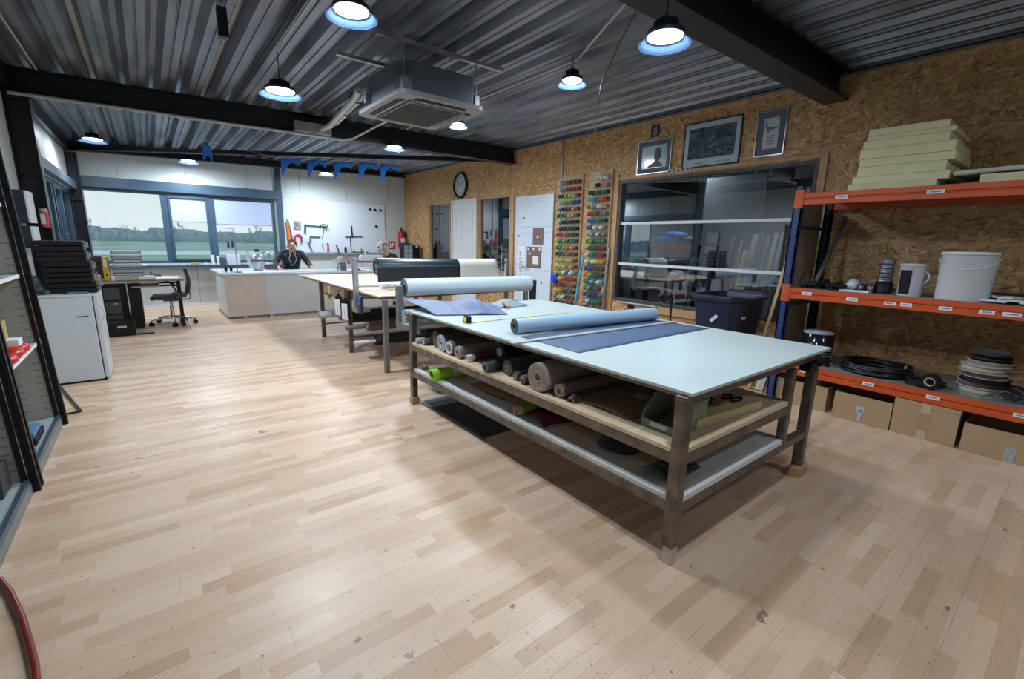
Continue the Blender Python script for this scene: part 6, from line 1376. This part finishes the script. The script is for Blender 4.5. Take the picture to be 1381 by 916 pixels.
# thread stand
t = thing('thread_stand', (1.22, 9.5, .796), 'tall thin thread stand with two dark spools on the far bench', 'stand')
MB().cyl((1.22, 9.5, .796), (1.22, 9.5, 1.55), .008, n=8).build('pole', CHROME, t); MB().bar((1.22, 9.5, 1.55), (1.09, 9.5, 1.555), .01, .008).build('top_arm', CHROME, t)
MB().bar((1.08, 9.5, 1.225), (1.25, 9.5, 1.205), .06, .008).build('spool_plate', CHROME, t); MB().cyl((1.22, 9.5, .796), (1.22, 9.5, .806), .06, n=18).build('foot', DARKGREY, t)
for x in (1.115, 1.18): MB().lathe([(.026, 0), (.026, .004), (.020, .006), (.017, .11), (.012, .115), (0, .115)], (x, 9.5, 1.23), 14).build('spool', TM['navy'], t)
for k, x in enumerate((1.07, 1.15)): tag(MB().lathe([(.022, 0), (.024, .06), (.012, .085), (.012, .10), (0, .10)], (x, 9.75, .796), 14).build('small_bottle', BLACKPL), 'small dark bottle on the far bench beside the thread stand, %s of two' % ['left', 'right'][k], 'bottle', 'small dark bottles on the far bench')
# white sewing head
t = thing('buttonhole_machine', (1.60, 9.75, .796), 'white and chrome machine head standing on the far bench by the window', 'machine')
MB().lathe([(.075, 0), (.085, .02), (.11, .12), (.125, .20), (.105, .28), (.06, .32), (0, .33)], (1.60, 9.80, .796), 22).build('body', mat('satin_silver', (.44, .48, .54), .3, .45), t); MB().tube([(1.60+.128*cos(a), 9.80-.0+.128*sin(a), .99) for a in [2*pi*i/24 for i in range(24)]], .010, 8, closed=True).build('band', DARKGREY, t); MB().bar((1.56, 9.68, .84), (1.66, 9.69, 1.06), .05, .02, (0, 1, 0)).build('lever', WPL, t)
MB().tube([(1.50, 9.78, .86), (1.45, 9.78, 1.02), (1.44, 9.78, 1.16)], [.04, .036, .02], 12).build('spout', WPL, t); MB().tube([(1.66, 9.80, 1.10), (1.76, 9.80, 1.16), (1.80, 9.80, 1.10), (1.78, 9.80, 1.02)], .02, 10).build('handle', CHROME, t)
MB().cyl((1.60, 9.80, 1.15), (1.60, 9.80, 1.20), .04, n=16).build('knob', DARKGREY, t)
tag(MB().cbox((1.75, 9.50, .7975), (.9, .34, .002), rz(.03)).build('paper_sheet', PAPER), 'long white sheet on the far bench in front of the machine head', 'paper')
tag(MB().cbox((2.30, 9.72, .7975), (.60, .44, .002), rz(-.05)).build('paper_sheet', mat('blue_white_sheet', (.45, .55, .68), .5)), 'bluish drawing sheet under the hands of the man at the far bench', 'paper')
# window sill items
for k, (x, w_, h, mt, lab, cat) in enumerate(((.72, .14, .055, CARD, 'small brown carton on the far window sill', 'box'), (.90, .05, .04, PAPER, 'tiny white box on the far window sill', 'box'), (-.10, .12, .03, PAPER, 'low white packet on the left part of the far window sill', 'packet'), (1.03, .05, .20, PAPER, 'narrow white folder standing on the far window sill', 'folder'), (1.12, .04, .18, PAPER, 'second narrow white folder on the far window sill', 'folder'), (1.21, .09, .15, BLUEST, 'slate blue folder between white folders on the far window sill', 'folder'), (1.40, .24, .21, mat('white_card_box', (.58, .60, .68), .6), 'white box standing on the far window sill', 'box'), (2.0, .16, .04, PAPER, 'white packet on the far window sill near the machine head', 'packet'))):
    tag(MB().box(x-w_/2, 11.30, .8355, x+w_/2, 11.40, .8355+h).build('sill_item' if False else cat.replace(' ', '_'), mt, bevel=.002), lab, cat)
# ---------------------------------------------------------------- far whiteboard and its tools
t = thing('tool_board', (3.64, YF-.02, 1.10), 'wide white tool board on the far wall with hanging clamps and tools', 'board')
MB().box(2.46, YF-.028, 1.10, 4.83, YF-.002, 2.276).build('panel', mat('white_enamel_board', (.62, .68, .74), .22, 0, .01), t, bevel=.004); MB().box(2.47, YF-.09, 1.055, 4.75, YF-.029, 1.10).build('ledge', mat('grey_ledge', (.30, .33, .36), .4, .3), t, bevel=.003)
YT = YF-.031
def wtool(name, mt, lab, cat, pts=None, bars=(), th=.02):
    m = MB()
    if pts: m.prism(pts, YT-th, YT, 'y')
    for a, b, w_ in bars: m.bar((a[0], YT-th/2, a[1]), (b[0], YT-th/2, b[1]), w_, th, (0, 1, 0))
    return tag(m.build(name, mt), lab, cat)
STL = mat('dull_green_steel', (.10, .16, .16), .4, .5)
t = thing('hand_saw', (2.52, YT-.01, 1.3), 'orange-handled saw hanging at the left end of the tool board', 'saw')
MB().prism([(2.52, 1.82), (2.56, 1.80), (2.655, 1.20), (2.60, 1.18)], YT-.004, YT, 'y').build('blade', STL, t); MB().prism([(2.505, 1.76), (2.545, 1.79), (2.60, 1.22), (2.535, 1.20), (2.51, 1.4)], YT-.02, YT-.0045, 'y').build('handle', mat('orange_plastic', (.65, .16, .02), .4), t)
t = thing('wall_picture', (2.74, YT, 1.63), 'small dark picture on the tool board above the seated man', 'picture')
MB().box(2.66, YT-.004, 1.60, 2.81, YT, 1.79).build('print', photo_mat('grey_green_photo', (.06, .13, .13), (.35, .36, .38), 14, 3), t); MB().box(2.70, YT-.0052, 1.61, 2.77, YT-.0042, 1.68).build('pink_patch', mat('pink_patch', (.5, .25, .25), .5), t)
t = thing('magnet', (2.74, YT, 1.3), 'red horseshoe shape hanging on the tool board behind the man', 'magnet')
MB().tube([(2.665, YT-.02, 1.31), (2.665, YT-.02, 1.40)]+[(2.735+.07*cos(pi-a), YT-.02, 1.42+.07*sin(a)) for a in [pi*i/8 for i in range(9)]]+[(2.805, YT-.02, 1.31)], .018, 8).build('arc', mat('crimson_paint', (.5, .02, .05), .4), t)
wtool('bar_clamp', STL, 'large F-shaped bar clamp hanging level on the tool board', 'clamp', bars=(((2.90, 1.715), (3.36, 1.68), .032), ((2.905, 1.73), (2.895, 1.52), .040), ((3.35, 1.70), (3.37, 1.60), .03)))
wtool('bar_clamp', STL, 'smaller F-shaped bar clamp below the large one on the tool board', 'clamp', bars=(((3.00, 1.455), (3.22, 1.450), .028), ((3.005, 1.47), (2.99, 1.31), .034)))
t = thing('coping_saw', (3.3, YT, 1.6), 'dark curved hoop saw hanging at the end of the large clamp', 'saw')
MB().tube([(3.31+.10*cos(pi-a), YT-.04, 1.655+.09*sin(a)) for a in [pi*i/10 for i in range(11)]], .010, 8).build('bow', BLACKST, t); MB().bar((3.31, YT-.04, 1.66), (3.26, YT-.04, 1.45), .014, .014).build('handle', BLACKST, t)
wtool('hacksaw', mat('grey_blade', (.22, .25, .28), .4, .5), 'slanting grey blade hanging just right of the man', 'saw', pts=[(2.92, 1.34), (2.95, 1.35), (3.04, 1.12), (3.0, 1.11)], th=.01)
RT = mat('red_handle', (.5, .03, .02), .4)
wtool('red_screwdriver', RT, 'single red tool hanging on the tool board', 'tool', bars=(((3.265, 1.30), (3.27, 1.16), .022),))
t = wtool('red_pliers', RT, 'red-handled pliers hanging on the tool board', 'pliers', bars=(((3.385, 1.30), (3.365, 1.10), .016), ((3.385, 1.30), (3.41, 1.10), .016), ((3.375, 1.31), (3.395, 1.24), .035)))
t = thing('hand_brush', (3.6, YT, 1.0), 'dark-handled brush with a grey head hanging below the red pliers', 'brush')
MB().bar((3.545, YT-.10, 1.28), (3.64, YT-.10, 1.05), .030, .02, (0, 1, 0)).build('handle', BLUEST, t); MB().bar((3.50, YT-.10, .88), (3.66, YT-.10, 1.0), .075, .05, (0, 1, 0)).build('head', mat('grey_bristles', (.38, .40, .42), .8), t)
wtool('cross_gauge', BLACKST, 'tall dark cross-shaped gauge standing on the tool board ledge', 'gauge', bars=(((3.965, 1.74), (3.975, 1.46), .028), ((3.80, 1.47), (4.22, 1.49), .016), ((3.92, 1.47), (3.93, 1.10), .012)))
for k, (x, h, r_2, mt, lab) in enumerate(((3.79, .13, .028, BLACKPL, 'dark can on the tool board ledge'), (4.18, .10, .012, BROWNF, 'brown tube on the tool board ledge'), (4.0, .05, .02, BLACKPL, 'small black pot on the tool board ledge'))):
    tag(MB().lathe([(r_2, 0), (r_2, h*.85), (r_2*.6, h), (0, h)], (x, YF-.06, 1.1005), 14).build('ledge_can', mt), lab, 'can')
tag(MB().box(3.95, YF-.08, 1.1005, 4.35, YF-.05, 1.118).build('dark_rule', BLACKPL), 'dark rule lying on the tool board ledge', 'ruler')
for k, (x, z) in enumerate(((4.44, 2.155), (4.58, 2.15), (4.72, 2.145), (4.59, 1.75))): tag(MB().cyl((x, YT-.025, z), (x, YT-.0005, z), .028, n=14).build('round_magnet', BLACKPL), 'round black magnet on the tool board, %s' % ['first of the top row', 'second of the top row', 'third of the top row', 'the lone lower one'][k], 'magnet')
# fire extinguisher and sign
t = thing('fire_extinguisher', (5.24, YF-.09, 1.2), 'red fire extinguisher hanging in the far right corner', 'fire extinguisher')
RED = mat('fire_red', (.48, .012, .015), .28); c = (5.24, YF-.085)
MB().lathe([(0, 0), (.07, 0), (.078, .015), (.078, .36), (.065, .40), (.03, .43), (.022, .45), (0, .45)], (c[0], c[1], 1.235), 24).build('cylinder', RED, t); MB().box(c[0]-.02, c[1]-.05, 1.685, c[0]+.02, c[1]+.03, 1.71).bar((c[0], c[1]-.05, 1.71), (c[0], c[1]+.03, 1.76), .02, .012).build('valve', BLACKPL, t)
MB().tube([(c[0]+.02, c[1]-.03, 1.69), (c[0]+.09, c[1]-.04, 1.62), (c[0]+.095, c[1]-.04, 1.40)], .010, 8).build('hose', BLACKPL, t); MB().box(c[0]-.05, c[1]-.0795, 1.36, c[0]+.05, c[1]-.0785, 1.48).build('label', PAPER, t)
t = thing('extinguisher_sign', (5.0, YF-.005, 1.19), 'red fire sign with a white pictogram on the far wall', 'sign')
MB().box(4.92, YF-.004, 1.19, 5.10, YF-.001, 1.39).build('plate', RED, t)
m = MB().box(4.95, YF-.0055, 1.22, 4.985, YF-.0045, 1.33).box(4.958, YF-.0055, 1.335, 4.977, YF-.0045, 1.355); m.prism([(5.015, 1.23), (5.03, 1.23), (5.03, 1.27), (5.06, 1.29), (5.07, 1.34), (5.05, 1.33), (5.03, 1.36), (5.015, 1.32), (5.005, 1.28)], YF-.0055, YF-.0045, 'y'); m.build('pictogram', PAPER, t)['kind'] = 'stuff'
# drawer organiser on a white cabinet in the corner
tag(MB().box(4.72, 10.45, 0, 5.36, 10.95, .98).build('base_cabinet', WHITE, bevel=.004), 'white base cabinet in the far right corner carrying the drawer organiser', 'cabinet')
t = thing('drawer_organiser', (5.1, 10.6, .981), 'small-parts drawer organiser in the far right corner, blue-grey drawers in black frames', 'organiser')
MB().box(4.90, 10.52, .9805, 5.13, 10.78, 1.34).build('frame', BLACKPL, t); MB().box(5.14, 10.50, .9805, 5.30, 10.78, 1.31).build('frame', BLACKPL, t)
DWM = mat('pale_blue_drawer', (.42, .50, .58), .3)
for i in range(7):
    for x in (4.905, 5.02): MB().box(x, 10.512, .99+.048*i, x+.10, 10.5195, 1.03+.048*i).build('drawer', DWM, t)
MB().box(5.20, 10.493, 1.26, 5.26, 10.4995, 1.30).build('label', PAPER, t)
for k, (x, h, col) in enumerate(((4.99, .11, 'red'), (5.06, .13, 'green'), (5.10, .10, 'lime green'))): tag(MB().lathe([(.016, 0), (.018, h*.6), (.007, h*.8), (.006, h), (0, h)], (x, 10.62, 1.3405), 12).build('small_bottle', TM[col]), '%s small bottle on top of the drawer organiser' % col, 'bottle')
# white sewing machine of the second worker, iron
t = thing('sewing_machine', (3.72, 9.62, .796), 'white sewing machine in front of the grey-haired worker', 'machine')
MB().box(3.45, 9.50, .7955, 3.98, 9.74, .84).build('bed', WPL, t, bevel=.006); MB().prism([(3.86, .84), (3.96, .84), (3.96, 1.10), (3.50, 1.10), (3.48, 1.06), (3.48, .94), (3.56, .94), (3.56, 1.0), (3.86, 1.0)], 9.56, 9.68, 'y').build('arm', WPL, t, bevel=.008)
MB().cyl((3.965, 9.62, 1.02), (3.99, 9.62, 1.02), .055, n=18).build('hand_wheel', CHROME, t); MB().cyl((3.52, 9.62, .845), (3.52, 9.62, .94), .006, n=8).build('needle_bar', CHROME, t); MB().cyl((3.60, 9.62, 1.10), (3.60, 9.62, 1.19), .018, n=12).build('thread_cone', TM['white'], t)
t = thing('steam_iron', (3.10, 9.55, .796), 'dark upright iron standing on the far bench', 'iron')
MB().prism([(9.48, .796), (9.62, .796), (9.60, .90), (9.56, .985), (9.52, .96), (9.49, .88)], 3.06, 3.15, 'x').build('body', mat('grey_green_metal', (.10, .12, .12), .4, .5), t, bevel=.006); MB().tube([(3.0, 9.55, .80), (2.98, 9.55, .88), (3.01, 9.55, .93), (3.07, 9.55, .93)], .010, 8).build('handle', DARKGREY, t)
tag(MB().blob((3.36, 9.42, .815), (.06, .05, .019), 12, 6, .1, 2).build('red_cloth', RT), 'small red cloth between the iron and the sewing machine', 'cloth')
def fn(u, v): return (3.1+.5*u, 9.22+.22*v, .7965+.02*abs(sin(4*u+2*v)))
tag(MB().sheet(fn, 12, 8, .003).build('white_cloth', mat('crumpled_white_cloth', (.55, .60, .68), .7)), 'crumpled white cloth on the near edge of the far bench', 'cloth')
# ---------------------------------------------------------------- people
SKIN = mat('skin', (.50, .26, .19), .55, 0, .06, 12); SKIN2 = mat('pale_skin', (.55, .34, .27), .55, 0, .06, 12)
def skin_mesh(name, verts, edges, root, mt, parent, sub=2):
    me = bpy.data.meshes.new(name); org = WL[parent.name]
    me.from_pydata([tuple(Vector(v[:3])-org) for v in verts], edges, []); me.update(); o = bpy.data.objects.new(name, me); COL.objects.link(o); o.parent = parent; WL[o.name] = org
    o.modifiers.new('skin', 'SKIN')
    if not me.skin_vertices: me.attributes  # created by the modifier below
    return o, me
def grow(name, verts, edges, mt, parent, sub=2, root=0):
    """verts (x,y,z,rx,ry): skeleton with radii, grown by a Skin modifier and baked to a mesh"""
    org = WL[parent.name]; bm = bmesh.new(); lay = bm.verts.layers.skin.verify(); vs = []
    for i, v in enumerate(verts):
        b = bm.verts.new(Vector(v[:3])-org); b[lay].radius = (v[3], v[4] if len(v) > 4 else v[3]); b[lay].use_root = (i == root); vs.append(b)
    for a, b in edges: bm.edges.new((vs[a], vs[b]))
    me = bpy.data.meshes.new(name); bm.to_mesh(me); bm.free()
    o = bpy.data.objects.new(name, me); COL.objects.link(o)
    s = o.modifiers.new('skin', 'SKIN'); s.use_smooth_shade = True; q = o.modifiers.new('sub', 'SUBSURF'); q.levels = sub; q.render_levels = sub
    dg = bpy.context.evaluated_depsgraph_get(); me2 = bpy.data.meshes.new_from_object(o.evaluated_get(dg)); bpy.data.objects.remove(o)
    me2.materials.clear(); me2.materials.append(mt); me2.polygons.foreach_set('use_smooth', [True]*len(me2.polygons))
    o = bpy.data.objects.new(name, me2); COL.objects.link(o); o.parent = parent; WL[o.name] = org; return o
def person(base, face, P, cols, lab, hair, curly=False, glasses=False):
    """P: joints in a local frame (x right of the body, y forward, z up); face = heading angle of +y"""
    c, s_ = cos(face), sin(face); B = Vector(base)
    def W(p): return (B.x+c*p[0]-s_*p[1], B.y+s_*p[0]+c*p[1], p[2])
    t = thing('person', base, lab, 'person')
    def add(name, V, E, mt, sub=2): return grow(name, [W(v)+tuple(v[3:]) for v in V], E, mt, t, sub)
    hip, chest, neck, head = P['hip'], P['chest'], P['neck'], P['head']
    V = [(0, hip[0], hip[1], .13, .10), (0, (hip[0]+chest[0])/2, (hip[1]+chest[1])/2, .125, .095), (0, chest[0], chest[1], .15, .10), (0, neck[0], neck[1], .055, .055), (0, neck[0]*.5+head[0]*.5, neck[1]*.5+head[1]*.5, .056, .058), (0, head[0]-.01, head[1]+.005, .082, .100), (0, head[0]+.012, head[1]-.085, .060, .070), (0, head[0]-.015, head[1]+.085, .070, .080)]
    E = [(0, 1), (1, 2), (2, 3), (3, 4), (4, 5), (5, 6), (5, 7)]
    TV = [(0, hip[0], hip[1], .165, .125), (0, (hip[0]+chest[0])/2, (hip[1]+chest[1])/2, .16, .12), (0, chest[0], chest[1], .185, .130), (0, neck[0], neck[1]-.02, .085, .08)]; TE = [(0, 1), (1, 2), (2, 3)]
    for sd in ('L', 'R'):
        sg = -1 if sd == 'L' else 1; sh, el, wr = P['sh'+sd], P['el'+sd], P['wr'+sd]
        i = len(V); V += [sh+(.062, .062), el+(.043, .043), wr+(.028, .024)]; E += [(2, i), (i, i+1), (i+1, i+2)]
        w = Vector(wr); f = (w-Vector(el)).normalized(); palm = w+f*.055+Vector((0, 0, -.008)); V.append(tuple(palm)+(.036, .018)); E.append((i+2, i+3)); pi_ = i+3
        side = Vector((f.y, -f.x, 0)).normalized()
        for k in range(4):
            o_ = (k-1.5)*.019; b = palm+f*.035+side*o_; L = (.026, .030, .028, .022)[k]
            j = len(V); V += [tuple(b)+(.009, .009), tuple(b+f*L+Vector((0, 0, -.010)))+(.0085, .0085), tuple(b+f*L*1.7+Vector((0, 0, -.028)))+(.0075, .0075)]; E += [(pi_, j), (j, j+1), (j+1, j+2)]
        th = palm-side*.030*sg*-1*-1+f*.0; j = len(V); V += [tuple(palm+side*(-sg)*.030+f*.008)+(.011, .011), tuple(palm+side*(-sg)*.042+f*.038+Vector((0, 0, -.01)))+(.009, .009)]; E += [(pi_, j), (j, j+1)]
        i = len(TV); cuff = Vector(el)*.12+w*.88; TV += [sh+(.080, .080), el+(.062, .062), tuple(cuff)+(.046, .046)]; TE += [(2, i), (i, i+1), (i+1, i+2)]
        kn, an = P['kn'+sd], P['an'+sd]; i = len(V); hp = (sg*.09, hip[0]+.01, hip[1]-.04)
        V += [hp+(.085, .085), kn+(.055, .055), an+(.036, .036), (an[0], an[1]+.12, .045, .030, .022)]; E += [(0, i), (i, i+1), (i+1, i+2), (i+2, i+3)]
    add('body', V, E, cols['skin']); add('shirt', TV, TE, cols['top'])
    LV = [(0, hip[0], hip[1]-.02, .155, .125)]; LE = []
    for sg, sd in ((-1, 'L'), (1, 'R')):
        kn, an = P['kn'+sd], P['an'+sd]; i = len(LV); LV += [(sg*.095, hip[0]+.02, hip[1]-.05, .100, .100), kn+(.072, .072), (an[0], an[1], an[2]+.03, .052, .052)]; LE += [(0, i), (i, i+1), (i+1, i+2)]
        sh_ = MB(); a = Vector(W((an[0], an[1]+.06, .045))); sh_.blob(a, (.05, .135, .044), 14, 8, 0, 0, rz(face)); sh_.build('shoe', BLACKPL, t)
    add('trousers', LV, LE, cols['legs'])
    H = Vector(W((0, head[0], head[1]))); R = rz(face)@rx(-P.get('tilt', .5))*1.12
    def hp_(v): return H+R@Vector(v)
    # ears, nose, eyes, mouth
    f = MB()
    for sg in (-1, 1): f.blob(hp_((sg*.083, -.005, -.01)), (.012, .022, .032), 10, 6, 0, 0, R)
    f.build('ear', cols['skin'], t)
    f = MB().tube([hp_((0, .088, .015)), hp_((0, .112, -.022)), hp_((0, .095, -.034))], [.009, .014, .011], 8); f.build('nose', cols['skin'], t)
    for sg in (-1, 1): MB().blob(hp_((sg*.032, .083, .012)), (.013, .009, .009), 10, 6, 0, 0, R).build('eye', mat('eye_dark', (.05, .04, .04), .3), t)
    MB().tube([hp_((-.022, .088, -.062)), hp_((0, .094, -.060)), hp_((.022, .088, -.062))], .006, 6).build('mouth', mat('lips', (.36, .12, .10), .5), t)
    hm = MB(); 
    if curly:
        r = random.Random(2)
        for k in range(70):
            a = r.uniform(0, 2*pi); e = r.uniform(-.25, 1.45); q = Vector((cos(a)*cos(e)*.095, sin(a)*cos(e)*.112-.012, .035+sin(e)*.092))
            if q.y > .055 and q.z < .075: continue
            hm.blob(hp_(q), r.uniform(.022, .032), 8, 5, .15, k)
    else:
        vs = []; n = 20; mm = 7
        for j in range(mm+1):
            for k in range(n):
                a = 2*pi*k/n; th = (.36+.26*j/mm)*pi if sin(a) < .25 else (.36+.02*j/mm)*pi
                vs.append(hp_((.088*sin(th)*cos(a), .105*sin(th)*sin(a)-.010, .012+.118*cos(th))))
        hm.add(vs, [(j*n+k, (j+1)*n+k, (j+1)*n+(k+1) % n, j*n+(k+1) % n) for j in range(mm) for k in range(n)], True)
    hm.build('hair', hair, t)
    if glasses:
        g = MB()
        for sg in (-1, 1): g.tube([hp_((sg*.034+.024*cos(a), .098, .008+.018*sin(a))) for a in [2*pi*i/14 for i in range(14)]], .0025, 5, closed=True); g.tube([hp_((sg*.058, .098, .012)), hp_((sg*.084, .0, .012))], .0025, 5)
        g.build('glasses', BLACKPL, t)
    return t
NAVYT = mat('black_navy_work_shirt', (.010, .014, .022), .75, 0, .2, 14, sheen=.2); JEANS = mat('dark_jeans', (.015, .03, .07), .8)
# man leaning over the far bench, facing the camera side (-Y)
PT = dict(hip=(-.02, .64), chest=(.10, 1.02), neck=(.19, 1.165), head=(.26, 1.255), tilt=.75,
          shL=(-.20, .13, 1.10), elL=(-.31, .20, .90), wrL=(-.30, .40, .835), shR=(.20, .13, 1.10), elR=(.33, .20, .91), wrR=(.31, .40, .835),
          knL=(-.14, .22, .56), anL=(-.15, .12, .10), knR=(.14, .22, .56), anR=(.15, .12, .10))
t = person((2.315, 10.46, 0), pi, PT, dict(skin=SKIN, top=NAVYT, legs=JEANS), 'balding man in a black work shirt leaning on the far bench by the window', mat('thin_grey_hair', (.44, .31, .27), .8))
MB().box(2.17, 10.2445, 1.085, 2.24, 10.247, 1.10).build('name_patch', PAPER, t)
m = MB()
for sg in (-1, 1): m.tube([(2.315+sg*.055, 10.225, 1.14), (2.315+sg*.045, 10.225, 1.07), (2.315+sg*.075, 10.235, 1.00), (2.315+sg*.03, 10.26, .90), (2.315, 10.28, .86)], .004, 6)
m.build('earphone_cord', PAPER, t)
t = thing('stool', (2.315, 10.47, 0), 'round black work stool under the man at the far bench', 'stool')
MB().lathe([(0, .48), (.16, .48), (.17, .50), (.16, .525), (0, .53)], (2.315, 10.50, 0), 24).build('seat', BLACKPL, t)
for k in range(4): a = pi/4+pi/2*k; MB().cyl((2.315+.10*cos(a), 10.50+.10*sin(a), .48), (2.315+.19*cos(a), 10.50+.19*sin(a), 0), .012, n=8).build('leg', CHROME, t)
# grey-haired worker bent over the sewing machine, facing -X
PT2 = dict(hip=(-.02, .60), chest=(.13, .98), neck=(.24, 1.12), head=(.33, 1.225), tilt=.55,
           shL=(-.19, .15, 1.06), elL=(-.25, .30, .90), wrL=(-.14, .50, .90), shR=(.19, .15, 1.06), elR=(.25, .30, .90), wrR=(.14, .50, .90),
           knL=(-.14, .22, .52), anL=(-.15, .12, .10), knR=(.14, .22, .52), anR=(.15, .12, .10))
t = person((4.40, 9.80, 0), pi/2, PT2, dict(skin=SKIN2, top=mat('black_fleece', (.008, .008, .010), .85, 0, .1, 20, sheen=.3), legs=JEANS), 'worker with curly grey hair and black jacket bent over the sewing machine', mat('curly_grey_hair', (.42, .42, .44), .85, 0, .25, 40), curly=True, glasses=True)
t = thing('stool', (4.43, 9.80, 0), 'round black work stool under the grey-haired worker', 'stool')
MB().lathe([(0, .43), (.16, .43), (.17, .45), (.16, .475), (0, .48)], (4.44, 9.80, 0), 24).build('seat', BLACKPL, t)
for k in range(4): a = pi/4+pi/2*k; MB().cyl((4.44+.10*cos(a), 9.80+.10*sin(a), .43), (4.44+.19*cos(a), 9.80+.19*sin(a), 0), .012, n=8).build('leg', CHROME, t)
# tripod lamp / gauge in front of the small window
t = thing('thread_stand', (4.75, 6.05, 0), 'slim chrome stand with a black ring in front of the right-hand small window', 'stand')
MB().cyl((4.95, 6.62, 0), (4.95, 6.62, 1.40), .008, n=8).build('pole', CHROME, t); MB().cyl((4.95, 6.62, 0), (4.95, 6.62, .02), .12, n=20).build('foot', DARKGREY, t)
MB().tube([(4.95+.0, 6.62+.045*cos(a), 1.315+.055*sin(a)) for a in [2*pi*i/18 for i in range(18)]], .013, 8, closed=True).build('ring', BLACKPL, t); MB().bar((4.94, 6.85, 1.355), (4.94, 6.50, 1.33), .012, .012).bar((4.94, 6.57, 1.31), (4.94, 6.42, 1.29), .05, .02).build('cross_arm', DARKGREY, t)
